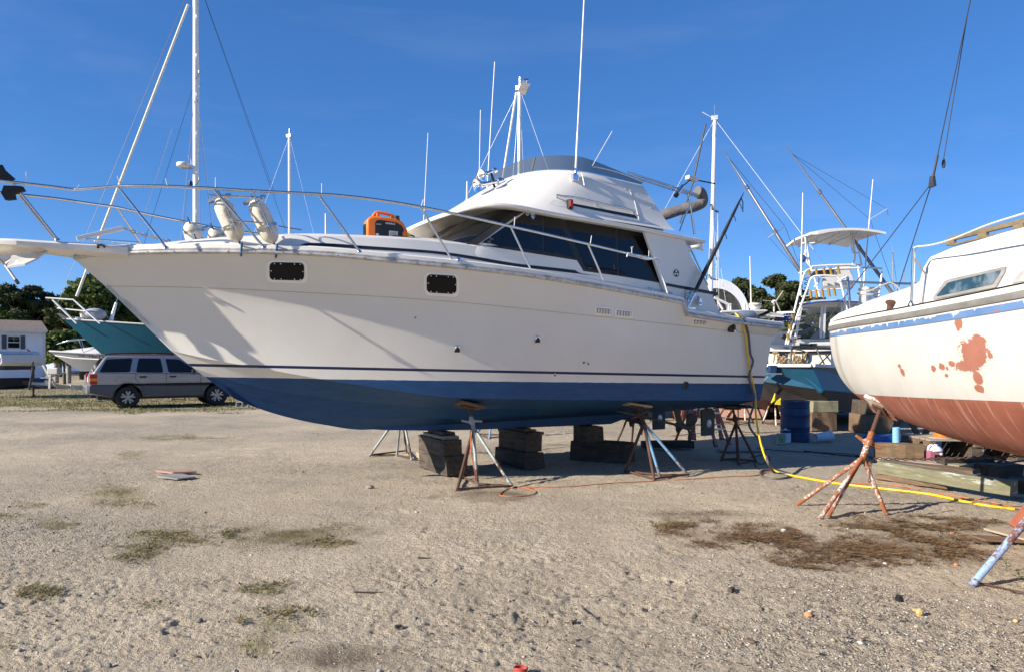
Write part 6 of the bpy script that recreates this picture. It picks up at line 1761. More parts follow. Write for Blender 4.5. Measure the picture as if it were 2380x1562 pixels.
cw = MB(); p = SL(2068, 720, -0.86); cw.lathe([(0.03, -0.02), (0.028, 0.03), (0.045, 0.05), (0.05, 0.07), (0.03, 0.085), (0.0, 0.09)], 14, (p.x, p.y, p.z + 0.01), (0.2, 0, 1)); cw.build('cap_vent', M['rust'], sail, smooth=40)
cw = MB(); p = SL(2146, 702, -0.80); cw.box((p.x, p.y, p.z), (0.16, 0.05, 0.03)); cw.box((p.x + 0.03, p.y, p.z + 0.04), (0.08, 0.04, 0.05)); cw.tube([(p.x - .05, p.y, p.z), (p.x - 0.01, p.y, p.z + 0.12)], 0.015, 6); cw.build('jib_car', M['rust_chain'], sail, bevel=0.006)
bk = MB(); tri = SL(2166, 425, 0.0); masttop = Vector((4.3, 0.0, 11.4))
ends = (SL(2069, 622, -0.30), SL(2158, 660, 0.30))
bk.tube([tri, Vector((0.05, -0.42, 2.1))], 0.006, 5); bk.tube([tri, Vector((0.05, 0.42, 2.1))], 0.006, 5)
bk.tube([tri, tri + (masttop - tri) * 0.035], 0.014, 6); bk.tube([tri, masttop], 0.006, 5)
bk.prism([tri + Vector(q) for q in ((-0.05, -0.01, -0.05), (0.05, -0.01, -0.05), (0.025, -0.01, 0.07), (-0.025, -0.01, 0.07))], (0, 0.03, 0))
M['wire'] = pbr('dark_wire', (0.07, 0.07, 0.075), 0.5, 0.5); bk.build('backstay', M['wire'], sail, recalc=False)
hk = MB(); p = SL(2193, 370, 0.1); hk.tube([tri + (masttop - tri) * 0.2, p], 0.005, 5); hk.lathe([(0.015, -0.1), (0.02, -0.05), (0.01, 0)], 8, p); hk.build('halyard_hook', M['wire'], sail)
mt = MB(); mt.tube([(4.3, 0, 2.6), (4.3, 0, 11.4)], 0.075, 12); mt.build('mast', M['alu_white'], sail, smooth=50)
tr_ = MB(); tr_.tube(spline([SL(2126, 600, -0.98), SL(2140, 622, -0.9), SL(2164, 656, -0.75)], 4), 0.008, 6); tr_.build('shock_cord', M['oldrope'], sail)
# fin keel
kf = MB(); rows = []
for (xa, xb, z, w) in ((3.05, 5.3, 0.85, 0.16), (2.95, 5.2, 0.40, 0.13), (2.66, 5.0, 0.06, 0.12), (2.68, 4.95, 0.035, 0.08)):
    sec = [(0, 0), (.06, .6), (.25, 1), (.6, .9), (1, 0.1)]
    rows.append([Vector((xa + (xb - xa) * f, -w * k, z)) for f, k in sec] + [Vector((xa + (xb - xa) * f, w * k, z)) for f, k in reversed(sec)])
kf.grid(rows, closeu=True); kf.add(rows[-1], [tuple(range(10))])
M['keel_red'] = pbr('keel_red', (0.36, 0.115, 0.065), 0.7, var=0.2, vs=5, dirt=(0.16, 0.05, 0.03), dirts=6)
kf.build('keel', M['keel_red'], sail, smooth=40)
# its stands
feet = [gp(1853, 1170), gp(1905, 1203), gp(1925, 1197), gp(2060, 1193)]
pc = FRAME[sail.name] @ (sail_hit(2046, 945)[0] or SL(2046, 952, -0.7))
jt = P(2006, 1062, 7.75)
jack_stand('rusty white four legged stand leaning to the stern of the old sailboat', jt.x, jt.y, jt.z, feet, (pc.x - 0.015, pc.y - 0.03, pc.z - 0.02), M['rust_white'], bars=False, pad_n=(0.62, 0.1, 0.72), pad_size=(0.3, 0.3, 0.035), padmat='rust_white', handle_z=0.30, r=0.022, mast_r=0.029, group='stands under the old sailboat')
f2 = [gp(2258, 1360), (4.15, 4.2), (4.4, 5.6)]
jack_stand('rusty light blue stand leg at the right edge under the old sailboat', 3.86, 5.25, 0.62, f2, (4.02, 5.25, 0.98), M['rust_lblue'], bars=False, pad_n=(0.6, 0, 0.8), r=0.027, mast_r=0.032, group='stands under the old sailboat', padmat='rust_white')
LK = MB(); LK.tube([(0.0215 * math.cos(PI * q / 4), 0.0115 * math.sin(PI * q / 4), 0) for q in range(8)], 0.0062, 4, closed=True)
def chain_thing(label, pts):
    pts = [Vector(p) for p in pts]; th = thing('stand_chain', label, 'chain', tuple(pts[0])); me = None; k = 0
    for a, b_ in zip(pts, pts[1:]):
        d = b_ - a; n = max(1, int(d.length / 0.037)); d.normalize(); s_ = d.cross(Vector((0, 0, 1)) if abs(d.z) < .9 else Vector((1, 0, 0))).normalized(); t_ = d.cross(s_)
        for q in range(n):
            if me is None: o = LK.build('link', M['rust_chain'], th); me = o.data
            else: o = bpy.data.objects.new('link', me); COL.objects.link(o); o.parent = th
            y, z = (s_, t_) if k % 2 else (t_, -s_); k += 1
            o.matrix_local = Matrix.Translation(a.lerp(b_, (q + .5) / n) - pts[0]) @ Matrix((d, y, z)).transposed().to_4x4()
chain_thing('rusty chain stretched level from the white stand towards the right', [P(2020, 1063, 7.8), P(2060, 1066, 7.7), P(2150, 1066, 7.6), P(2250, 1063, 7.5), P(2400, 1058, 7.4)])
chain_thing('short rusty chain hanging straight down from the white stand', [P(2023, 1072, 7.35), P(2021, 1120, 7.35)])

# ---------------------------------------------------------------- timber and clutter under the old sailboat
def beam(label, uva, uvb, z0, w, h, mat, cat='timber beam', group='timbers under the old sailboat', za=None, ext=0, name='timber_beam'):
    a, b_ = G(uva[0], uva[1], z0), G(uvb[0], uvb[1], z0); d = (b_ - a).normalized(); L = (b_ - a).length + ext
    side_ = Vector((-d.y, d.x, 0)); side_ = side_ if side_.y > 0 else -side_
    c = a + d * (L / 2) + side_ * (w / 2)
    o = block(label, (c.x, c.y, z0 + h / 2 + 0.0), (L, w, h), math.atan2(d.y, d.x), mat, cat, group, 0.006, 0, name)
    return o
M['timber_paint'] = pbr('painted_treated_timber', (0.165, 0.16, 0.10), 0.8, var=0.25, vs=5, scale=(1, 6, 6), dirt=(0.45, 0.46, 0.44), dirts=2.2, dirtr=(0.58, 0.63), bump=0.006, bs=30)
M['timber_root'] = wood('root_marked_timber', (0.12, 0.075, 0.04), (0.23, 0.155, 0.085))
beam('long greenish beam with peeling white paint on the sand at right', (2040, 1100), (2346, 1152), 0.07, 0.16, 0.165, 'timber_paint')
beam('thin brown plank under the long greenish painted beam', (2030, 1112), (2200, 1138), 0.0, 0.15, 0.07, 'timber2')
beam('dark stub of beam continuing right behind the painted beam', (2345, 1146), (2400, 1150), 0.03, 0.16, 0.17, 'timber_black')
beam('wide flat brown plank just behind the painted beam', (2044, 1078), (2260, 1102), 0.17, 0.22, 0.05, 'timber2')
beam('second flat plank with straw on it behind the painted beam', (2040, 1072), (2240, 1092), 0.13, 0.26, 0.05, 'timber3')
beam('thick brown timber with root marks under the blue tube', (2037, 1071), (2150, 1076), 0.02, 0.30, 0.28, 'timber_root')
beam('broken grey end of board on the stack at right', (2196, 1079), (2312, 1076), 0.23, 0.14, 0.07, 'timber_black')
beam('dark squared timber lying under the broken board at right', (2228, 1102), (2300, 1094), 0.12, 0.2, 0.12, 'timber_green')
beam('black heavy timber on the right end of the stack', (2300, 1110), (2378, 1108), 0.10, 0.25, 0.16, 'timber_black')
beam('lower dark plank running right under the stack', (2230, 1113), (2390, 1122), 0.02, 0.3, 0.06, 'timber')
beam('pale plank behind the black timber at the right edge', (2290, 1090), (2400, 1094), 0.14, 0.2, 0.04, 'timber3')
# pallet with a few things on it
pc_ = G(2260, 1072); pal = thing('pallet', 'grey wooden pallet behind the stacked planks at the right', 'pallet', (pc_.x + 0.1, pc_.y + 0.45, 0), R(-3))
for k in range(6):
    m_ = MB(); m_.box((0, -0.42 + 0.168 * k, 0.335), (1.5, 0.13, 0.022)); m_.build('slat', M['timber3'], pal, bevel=0.003)
for x in (-0.7, 0, 0.7):
    m_ = MB(); m_.box((x, 0, 0.275), (0.09, 0.95, 0.09)); m_.build('bearer', M['timber2'], pal); m_ = MB(); m_.box((x, 0, 0.11), (0.16, 0.9, 0.23)); m_.build('bearer', M['timber'], pal)
PT = 0.348
def on_pal(x, y): c, s = math.cos(R(-3)), math.sin(R(-3)); return (pc_.x + 0.1 + x * c - y * s, pc_.y + 0.45 + x * s + y * c, PT)
t_ = thing('cord_spool', 'cable spool wound with bright orange cord on the pallet', 'spool', on_pal(-0.42, -0.2), 0)
m_ = MB(); m_.lathe([(0.115, 0.02), (0.115, 0.16)], 20); m_.build('orange_cord', M['orange'], t_, smooth=40)
for z in (0.0, 0.16): m_ = MB(); m_.lathe([(0.20, z), (0.20, z + 0.018)], 24); m_.build('flange', M['timber3'], t_)
t_ = thing('paper_roll', 'white roll lying between the orange spool and the clear bin', 'roll', on_pal(-0.05, -0.25), R(-8))
m_ = MB(); m_.lathe([(0.02, -0.16), (0.07, -0.155), (0.075, -0.13), (0.075, 0.16), (0.02, 0.165)], 20, (0, 0, 0.075), (1, 0, 0)); m_.build('roll_body', M['bucket'], t_, smooth=40)
t_ = thing('clear_bin', 'clear plastic bin of odds and ends on the right of the pallet', 'plastic bin', on_pal(0.42, -0.18), R(-5))
M['clear'] = glassy('clear_plastic', (0.45, 0.47, 0.5), 0.55, 0.15)
rows = [[Vector((sx_ * w, sy_ * d, z)) for sx_, sy_ in ((-1, -1), (1, -1), (1, 1), (-1, 1))] for w, d, z in ((0.25, 0.15, 0.0), (0.29, 0.18, 0.20), (0.305, 0.195, 0.20), (0.305, 0.195, 0.185))]
m_ = MB(); m_.grid(rows, closeu=True); m_.add(rows[0], [(3, 2, 1, 0)]); m_.build('bin_wall', M['clear'], t_)
m_ = MB(); m_.box((-0.12, -0.172, 0.11), (0.13, 0.004, 0.09), Matrix.Rotation(R(-9), 3, 'X')); m_.build('label_sticker', M['sticker'], t_)
m_ = MB()
for k in range(9): m_.box((random.uniform(-.18, .18), random.uniform(-.09, .09), random.uniform(.03, .12)), (random.uniform(.05, .14), .06, .04), Matrix.Rotation(random.random() * 3, 3, 'Z'))
o = m_.build('odds_and_ends', M['plygrey'], t_); o['kind'] = 'stuff'
# jug, tube, tray, sawhorse
g = G(2172, 1075, 0.0); g = P(2172, 1072, 10.95); t_ = thing('antifreeze_jug', 'white topped jug of pink purple liquid standing on the planks', 'jug', (g.x, g.y, g.z), R(-6))
M['pink'] = pbr('pink_liquid', (0.33, 0.12, 0.17), 0.25); M['jugw'] = pbr('jug_top', (0.66, 0.66, 0.72), 0.35)
m_ = MB(); m_.box((0, 0, 0.085), (0.20, 0.13, 0.17)); m_.build('jug_body', M['pink'], t_, bevel=0.02)
m_ = MB(); m_.lathe([(0.095, 0.165), (0.085, 0.20), (0.05, 0.228), (0.028, 0.235), (0.028, 0.26), (0.0, 0.26)], 18, (0.02, 0, 0)); m_.tube(spline([(-0.09, 0, 0.17), (-0.085, 0, 0.215), (-0.05, 0, 0.245), (-0.01, 0, 0.235)], 4), 0.018, 8); m_.build('jug_top', M['jugw'], t_, smooth=40)
m_ = MB(); m_.box((0.03, -0.068, 0.07), (0.12, 0.004, 0.085)); m_.build('jug_label', M['black'], t_); m_ = MB(); m_.lathe([(0.022, 0), (0.022, 0.004)], 12, (0.06, -0.067, 0.125), (0, -1, 0)); m_.build('jug_badge', M['sticker'], t_)
p = P(2083, 1036, 11.6); m_ = MB(); m_.lathe([(0.055, 0), (0.055, 0.24), (0.048, 0.24), (0.048, 0.02)], 20, cap=True); o = m_.build('blue_tube', pbr('pale_blue_plastic', (0.20, 0.45, 0.68), 0.45), None, smooth=40); o.location = (p.x, p.y, 0.30); tag(o, 'upright pale blue tube standing on the brown root marked timber', 'tube')
p = P(2050, 1033, 12.0); t_ = thing('paint_tray', 'blue paint tray on the timber left of the pale blue tube', 'paint tray', (p.x, p.y, 0.27), R(5))
m_ = MB(); rows = [[(-0.2, -0.12, 0.0), (0.1, -0.12, 0.0), (0.25, -0.13, 0.09)], [(-0.2, 0.12, 0.0), (0.1, 0.12, 0.0), (0.25, 0.13, 0.09)]]; m_.grid(rows); m_.box((-0.05, -0.13, 0.05), (0.4, 0.012, 0.11)); m_.box((-0.05, 0.13, 0.05), (0.4, 0.012, 0.11)); m_.box((-0.25, 0, 0.05), (0.012, 0.26, 0.11)); m_.build('tray', M['st_blue'], t_)
m_ = MB(); m_.tube([(-0.05, 0, 0.08), (0.28, -0.03, 0.14)], 0.014, 8); m_.build('brush_handle', M['bucket'], t_)
g = G(2175, 1064); g = Vector((g.x * 1.06, g.y * 1.06, 0)); t_ = thing('sawhorse', 'wooden A frame sawhorse behind the timbers under the old sailboat', 'sawhorse', tuple(g), R(4))
for y0_ in (0, 0.9):
    for sg in (-1, 1): m_ = MB(); m_.bar((sg * 0.36, y0_, 0), (0, y0_ + sg * 0.05, 0.78), 0.09, 0.05, up=(0, 1, 0)); m_.build('leg', M['timber2'], t_, bevel=0.004)
m_ = MB(); m_.box((0, 0.45, 0.80), (0.09, 1.2, 0.09)); m_.build('top_beam', M['timber2'], t_, bevel=0.004)
slab('board', 'pale board under the sailboat keel at the right edge, right one', 'board', [(2286, 1231), (2330, 1226), (2400, 1246), (2400, 1262)], 0.012, 0.02, 'timber3')
slab('board', 'brownish board under the sailboat keel at the right edge, left one', 'board', [(2252, 1246), (2380, 1254), (2400, 1263), (2290, 1258)], 0.0, 0.02, 'timber2')
m_ = MB(); a, b_ = G(2276, 1357), G(2400, 1384); m_.tube([a + Vector((0, 0, .01)), b_ + Vector((0, 0, .01))], 0.006, 6); single(m_, 'steel_rod', M['rust'], 'thin rusty rod lying by the foot of the light blue stand', 'rod', tuple(a))
m_ = MB(); pts = [P(2310, 1076, 9.6), P(2330, 1070, 9.6), P(2355, 1073, 9.6), P(2400, 1064, 9.6)]; m_.tube(spline(pts, 5), 0.012, 6); m_.tube(spline([P(2300, 1070, 9.8), P(2340, 1079, 9.8), P(2400, 1082, 9.8)], 5), 0.012, 6); single(m_, 'hose', pbr('dark_red_hose', (0.14, 0.05, 0.045), 0.6), 'dark red hose draped over the timbers at the right edge', 'hose', tuple(pts[0]))

# ================================================================ SPORT FISHING BOAT WITH TOWER
SF = Vector((6.9, 16.6, 0)); fish = thing('sport_fishing_boat', 'teal and white sport fishing boat with tall tower, seen from its stern', 'boat', tuple(SF), 0)
M['teal_hull'] = pbr('teal_blue_hull', (0.006, 0.070, 0.135), 0.4, var=0.12, vs=3, spec=0.5)
M['black_bottom'] = pbr('black_bottom_paint', (0.018, 0.016, 0.017), 0.6, var=0.4, vs=4)
# lower hull: rows (top, paint line, keel) going from the stern's left corner round the right corner and forward
def Pf(u, v, Y): return P(u, v, Y)
tl, tm, tr = Pf(1760, 853, 17.3), Pf(1888, 853, 16.35), Pf(2130, 862, 19.2)
cl, cm, c_r = Pf(1772, 886, 17.25), Pf(1914, 906, 16.5), Pf(2130, 925, 19.4)
kl, km, kr = Pf(1800, 935, 17.3), Pf(1936, 952, 16.9), Pf(2130, 962, 19.6)
up_ = MB(); up_.add([tl, tm, cm, cl], [(0, 1, 2, 3)]); up_.add([tm, tr, c_r, cm], [(0, 1, 2, 3)])
far_pts = [Vector((9.6, 26, 2.2)), Vector((3.8, 24, 2.2))]
bow = Vector((7.6, 29.5, 2.9)); port = Vector((4.9, 21, 1.75))
up_.add([tr, bow, bow + Vector((0, 0, -1.9)), c_r], [(0, 1, 2, 3)]); up_.add([tl, port, bow, tl + Vector((-.0, 0, -.4))], [(0, 1, 2, 3)])
pl_, pr_ = Vector((5.2, 19.5, 1.35)), Vector((5.5, 19.5, 0.95))
up_.add([tl, cl, pl_ + Vector((0, 0, -0.2)), port], [(0, 1, 2, 3)]); up_.add([tl, tm, tr, bow, port], [(0, 1, 2, 3, 4)])
up_.build('hull', M['teal_hull'], fish, world=True, recalc=False)
bt_ = MB(); bt_.add([cl, cm, km, kl], [(0, 1, 2, 3)]); bt_.add([cm, c_r, kr, km], [(0, 1, 2, 3)]); bt_.add([c_r, bow + Vector((0, 0, -1.9)), bow + Vector((0, 0, -2.3)), kr], [(0, 1, 2, 3)])
bt_.add([cl, kl, pr_, pl_ + Vector((0, 0, -0.2))], [(0, 1, 2, 3)]); bt_.add([kl, km, kr, bow + Vector((0, 0, -2.3)), pr_], [(0, 1, 2, 3, 4)])
bt_.build('bottom', M['black_bottom'], fish, world=True)
# diagonal bar in hull colour on the transom
for (a, b_, w) in (((1862, 868), (1912, 912), 0.20),):
    m_ = MB(); m_.bar(Pf(a[0], a[1], 16.6 + (1888 - a[0]) * 0.0055), Pf(b_[0], b_[1], 16.55 + (1912 - b_[0]) * 0.005), 0.10, w, up=(0, -1, 0.1)); m_.build('transom_bar', M['teal_hull'], fish, world=True, bevel=0.04)
rbm = MB(); rbm.bar(Pf(1755, 849, 17.35), Pf(1888, 849, 16.33), 0.14, 0.075); rbm.bar(Pf(1888, 849, 16.33), Pf(2130, 858, 19.2), 0.14, 0.075); rbm.build('gunwale', M['white'], fish, world=True, bevel=0.02)
# white topsides with the boat's name
wl_, wr_ = Pf(1786, 846, 17.25), Pf(1931, 848, 16.75); wl2, wr2 = Pf(1786, 814, 17.3), Pf(1931, 815, 16.8); wf, wf2 = Pf(2100, 856, 19.4), Pf(2100, 818, 19.4)
ts_ = MB(); ts_.add([wl_, wr_, wr2, wl2], [(0, 1, 2, 3)]); ts_.add([wr_, wf, wf2, wr2], [(0, 1, 2, 3)]); ts_.add([wl2, wr2, wf2, Vector((6.4, 22, 1.8))], [(0, 1, 2, 3)])
M['cream'] = pbr('cream_gelcoat', (0.58, 0.555, 0.48), 0.4, var=0.04)
ts_.build('topsides', M['cream'], fish, world=True)
xd = (wr_ - wl_).normalized(); nout = xd.cross(Vector((0, 0, 1))).normalized()
cvm = MB(); cvm.bar(wl2 + nout * 0.03, wr2 + nout * 0.03, 0.10, 0.04); cvm.bar(wr2 + nout * 0.03, wf2 + nout * 0.03, 0.10, 0.04); cvm.build('covering_board', M['white'], fish, world=True)
lnm = MB(); lnm.bar(wl2 + nout * 0.02 - Vector((0, 0, .045)), wr2 + nout * 0.02 - Vector((0, 0, .045)), 0.06, 0.022); lnm.bar(wr2 + nout * 0.02 - Vector((0, 0, .045)), wf2 - Vector((0, 0, .045)), 0.06, 0.022); lnm.build('black_rub_line', M['black'], fish, world=True)
M['gold'] = pbr('gold_lettering', (0.26, 0.15, 0.05), 0.4, 0.3); M['goldl'] = pbr('pale_gold', (0.66, 0.55, 0.34), 0.5)
nm_ = MB(); o_ = Pf(1792, 842, 17.17) + nout * 0.012
text_into(nm_, 'Top Shelf', o_, xd, (0, 0, 1), 0.34, 0, off=0.012, depth=0.006, shear=0.3, spacing=1.05, bold=0.004)
text_into(nm_, 'Top Shelf', o_ - nout * 0.006, xd, (0, 0, 1), 0.34, 1, off=0.0, depth=0.004, shear=0.3, spacing=1.05, bold=0.012)
wd_t = max((Vector(v) - o_).dot(xd) for v in nm_.v); kx = ((Pf(1876, 842, 16.95) - o_).dot(xd)) / wd_t
nm_.v = [tuple(Vector(v) + xd * ((Vector(v) - o_).dot(xd) * (kx - 1))) for v in nm_.v]
nm_.build('name_lettering', [M['gold'], M['goldl'], M['black']], fish, world=True)
el = MB(); c_ = Pf(1856, 832, 17.0) + nout * 0.02
el.tube([c_ + xd * 0.22 * math.cos(R(a)) + Vector((0, 0, 0.19 * math.sin(R(a)))) for a in range(-95, 110, 12)], [0.006 + 0.016 * math.cos(R(a * .85)) for a in range(-95, 110, 12)], 6); el.tube([Pf(1792, 846, 17.18) + nout * .02, Pf(1855, 848.5, 17.0) + nout * .02], 0.012, 5); el.build('name_scroll', M['frame_dark'], fish, world=True)
rg_ = MB(); text_into(rg_, 'VA', Pf(1962, 872, 17.2) + Vector((0, -0.03, 0)), (tr - tm).normalized(), (0, 0, 1), 0.16, depth=0.004, shear=0.2); text_into(rg_, 'N', Pf(1942, 871, 17.0) + Vector((0, -0.03, 0)), (tr - tm).normalized(), (0, 0, 1), 0.16, depth=0.004, shear=0.2); rg_.build('registration', M['navy'], fish, world=True)
sdl = MB(); q = Pf(1818, 822, 17.1) + nout * 0.01; sdl.box(q, (0.14, 0.02, 0.09), None, 0); sdl.build('deck_box_latch', M['frame_dark'], fish, world=True)
# cockpit, deckhouse with clear curtains, bolster
dh = MB(); z0 = EYE + (VH - 787) * 18 / F
def Q(u, v, Y): return P(u, v, Y)
dh.prism([Q(1835, 815, 18), Q(2080, 815, 18), Q(2080, 788, 18), Q(1852, 788, 18)], (1.0, 2.2, 0)); dh.build('deckhouse_base', M['cream'], fish, world=True, recalc=True)
bs = MB(); bs.prism([Q(1842, 803, 17.6), Q(1942, 803, 17.6), Q(1938, 794, 17.6), Q(1846, 796, 17.6)], (0, 0.6, 0)); bs.build('bait_station_top', M['white'], fish, world=True, recalc=True, bevel=0.02)
bs = MB(); bs.box(Q(1872, 803, 17.62) + Vector((0, 0, -0.02)), (0.30, 0.05, 0.12)); bs.box(Q(1890, 803, 17.62) + Vector((0, 0, -0.02)), (0.16, 0.05, 0.14)); bs.build('bait_station_opening', M['black'], fish, world=True)
posts = [(1849, 786, 1862, 712), (1907, 786, 1910, 710), (1914, 786, 1917, 710), (1955, 786, 1957, 708), (1961, 786, 1962, 708), (2060, 790, 2062, 712)]
for (a, b_, c2, d2) in posts:
    m_ = MB(); m_.bar(Q(a, b_, 18.0), Q(c2, d2, 18.0), 0.05, 0.055, up=(0, 1, 0)); m_.build('enclosure_post', M['white'], fish, world=True)
M['vinyl'] = glassy('clear_vinyl', (0.14, 0.15, 0.15), 0.28, 0.10)
for (a, b_, c2, d2) in ((1851, 1864, 1907, 1909), (1916, 1918, 1955, 1956), (1963, 1963, 2058, 2060)):
    m_ = MB(); m_.add([Q(a, 785, 18.02), Q(c2, 785, 18.02), Q(d2, 714, 18.02), Q(b_, 715, 18.02)], [(0, 1, 2, 3)]); m_.build('vinyl_curtain', M['vinyl'], fish, world=True)
inn = MB(); inn.prism([Q(1900, 785, 19.6), Q(2080, 785, 19.6), Q(2080, 730, 19.6), Q(1932, 752, 19.6)], (0, 0.5, 0)); inn.bar(Q(1853, 780, 18.6), Q(1930, 742, 19.4), 0.05, 0.08); inn.build('helm_console', M['frame_dark'], fish, world=True, recalc=True)
ht2 = MB(); pts = []
hl = [(1857, 706), (1880, 700), (1910, 697), (1950, 697), (2000, 699), (2060, 704), (2062, 711), (2000, 706), (1950, 704), (1900, 706), (1862, 713)]
ht2.prism([Q(u, v, 17.8) for u, v in hl], (1.5, 3.2, 0)); ht2.build('hard_top', M['white'], fish, world=True, recalc=True, smooth=30)
zz_ = MB(); zz_.tube([Q(1862, 709, 17.78), Q(1900, 702.5, 17.78), Q(1950, 700.5, 17.78), Q(2000, 702.5, 17.78), Q(2060, 707.5, 17.78)], 0.02, 5); zz_.build('curtain_zip', M['st_blue'], fish, world=True)
# tower of white tube
tw_ = MB()
def tbf(pts, r=0.024, n=4): tw_.tube(spline([Q(*p) for p in pts], n), r, 7)
tbf([(1826, 800, 17.5), (1842, 740, 17.6), (1862, 660, 17.7), (1872, 632, 17.8), (1884, 627, 17.8)]); tbf([(1831, 800, 17.4), (1850, 742, 17.4), (1876, 672, 17.4), (1884, 650, 17.4), (1898, 642, 17.4), (1935, 642, 17.4), (1950, 648, 17.4), (1962, 690, 17.4), (1972, 734, 17.4)])
tbf([(1887, 620, 18), (1930, 617, 18), (1975, 616, 18), (2000, 617, 18)]); tbf([(1857, 635, 18), (1900, 629, 18), (1960, 625, 18), (2020, 623, 18), (2050, 625, 18)])
tbf([(1994, 618, 18), (2000, 660, 18), (2006, 700, 18), (2010, 740, 18)]); tbf([(1872, 590, 18.2), (1876, 610, 18.2), (1890, 625, 18.2)])
tbf([(1868, 549, 18.0), (1872, 552, 18.0), (1873, 580, 18), (1868, 600, 18)]); tbf([(1873, 551, 18.3), (1878, 590, 18.3), (1886, 630, 18.3)]); tbf([(1866, 566, 18), (1890, 566, 18), (1899, 561, 18)])
tbf([(1975, 540, 18), (1980, 560, 18), (1980, 580, 18), (1985, 590, 18)]); tbf([(1981, 536, 18), (1984, 560, 18), (1987, 600, 18), (1981, 616, 18)]); tbf([(1990, 552, 18.6), (1997, 590, 18.6), (2003, 618, 18.6)]); tbf([(1868, 600, 18), (1880, 601, 18.3)]); tbf([(1983, 588, 18), (1998, 590, 18.6)])
tbf([(1893, 668, 18.4), (1902, 656, 18.4), (1905, 640, 18.4)]); tbf([(1888, 628, 18.6), (1905, 690, 18.6)]); tbf([(2050, 632, 18), (2044, 680, 18), (2040, 700, 18)])
tbf([(1884, 678, 17.4), (1920, 674, 17.4), (1958, 672, 17.4)], 0.018)
tw_.build('tower_frame', M['alu_white'], fish, world=True, smooth=60)
for k in range(7):
    f_ = k / 6; a = Q(1833 + 24 * f_, 785 - 95 * f_, 17.45); b_ = Q(1828 + 26 * f_, 787 - 96 * f_, 17.6) + Vector((-0.0, 0, 0)); m_ = MB(); m_.tube([a + Vector((0.06, 0, 0)), a + Vector((0.30, 0.05, 0.03))], 0.016, 6); m_.build('ladder_rung', M['alu_white'], fish, world=True)
bx_ = MB(); bx_.prism([Q(1911, 668, 18), Q(1984, 664, 18), Q(1986, 650, 18), Q(1978, 632, 18), Q(1978, 618, 18), (Q(1945, 619, 18)), Q(1930, 634, 18), Q(1910, 640, 18)], (0.4, 0.9, 0)); bx_.build('tower_console', M['white'], fish, world=True, recalc=True, bevel=0.03)
rb_ = MB(); rb_.prism([Q(1895, 640, 17.95), Q(1938, 636, 17.95), Q(1938, 627, 17.95), Q(1900, 630, 17.95)], (0, 0.3, 0)); rb_.build('tower_bag', M['black'], fish, world=True, recalc=True)
M['goldtube'] = pbr('gold_anodised', (0.50, 0.30, 0.06), 0.3, 0.6)
for (u, v) in ((1880, 636), (1897, 634), (1915, 632), (1930, 631), (1948, 629)):
    m_ = MB(); m_.tube([Q(u + 3, v + 9, 17.7), Q(u - 1, v - 9, 17.7)], [0.034, 0.030], 10); m_.build('rod_holder', M['goldtube'], fish, world=True, smooth=50)
for (u, v) in ((1884, 685), (1897, 684), (1911, 682), (1926, 681), (1939, 680)):
    m_ = MB(); m_.tube([Q(u + 2, v + 9, 17.2), Q(u - 1, v - 10, 17.2)], [0.034, 0.030], 10); m_.build('rod_holder', M['goldtube'], fish, world=True, smooth=50)
for (u, v) in ((1842, 737), (1836, 760), (1831, 782)):
    m_ = MB(); m_.tube([Q(u + 2, v + 8, 17.4), Q(u - 1, v - 6, 17.4)], [0.034, 0.034], 10); m_.build('rod_holder', M['goldtube'], fish, world=True, smooth=50)
tt2 = MB(); top_o = [(1866, 552), (1869, 547), (1890, 541), (1930, 537), (1975, 535), (1995, 540), (2014, 547), (2014, 551), (2006, 554), (1990, 555)]; 
rows = []
for (Y, dz, k) in ((17.2, 0, 1.0), (17.6, 0.07, 1.0), (18.6, 0.08, 1.0), (19.2, 0.0, 0.96)):
    rows.append([Vector((5.9 + 1.62 * f * 1.0 + 1.35, Y, 4.63 + dz + 0.10 * (1 - (2 * f - 1) ** 2) - (0.0))) for f in [i / 8 for i in range(9)]])
for r in rows:
    for i, p in enumerate(r): p.x = 7.22 + (p.x - 7.22 - 0.02) * 1.0
rows2 = [[p + Vector((0, 0, -0.055)) for p in r] for r in rows]
tt2.grid(rows); tt2.grid(rows2)
edge1 = rows[0] + [r[-1] for r in rows[1:-1]] + list(reversed(rows[-1])) + [r[0] for r in reversed(rows[1:-1])]; edge2 = [p + Vector((0, 0, -0.055)) for p in edge1]; tt2.grid([edge1, edge2], closeu=True)
tto = tt2.build('tower_top', M['white'], fish, world=True, smooth=50)
for f in (0.2, 0.45, 0.7):
    m_ = MB(); m_.tube([rows2[0][int(f * 8)] + Vector((0, 0.05, -0.03)), rows2[3][int(f * 8)] + Vector((0.1, -0.05, -0.03))], 0.02, 6); m_.build('top_rib', M['alu'], fish, world=True)
M['outrig'] = pbr('outrigger_alloy', (0.22, 0.22, 0.23), 0.35, 0.6)
def outrigger(pts, cross, nm):
    P0, P1 = Q(*pts[0]), Q(*pts[1]); m_ = MB(); m_.tube([P0, P0.lerp(P1, .35), P0.lerp(P1, .355), P0.lerp(P1, .7), P0.lerp(P1, .705), P1], [.045, .042, .034, .030, .022, .010], 8)
    for f in (.352, .702): m_.lathe([(.05, -.05), (.05, .05)], 8, P0.lerp(P1, f), P1 - P0)
    oo = m_.build('outrigger', M['outrig'], fish, world=True, smooth=50)
    c1, c2 = Q(*cross[0]), Q(*cross[1]); s_ = MB(); s_.tube([c1, c2], 0.014, 6); s_.build('spreader_bar', M['alu_white'], oo, world=True)
    l_ = MB()
    for e in (c1, c2): l_.tube([P0.lerp(P1, .95), e, P0], 0.005, 4)
    l_.build('stay_wire', M['wire'], oo, world=True)
outrigger([(1868, 645, 18), (1682, 350, 18.6)], [(1787, 552, 18), (1825, 528, 18.6)], '')
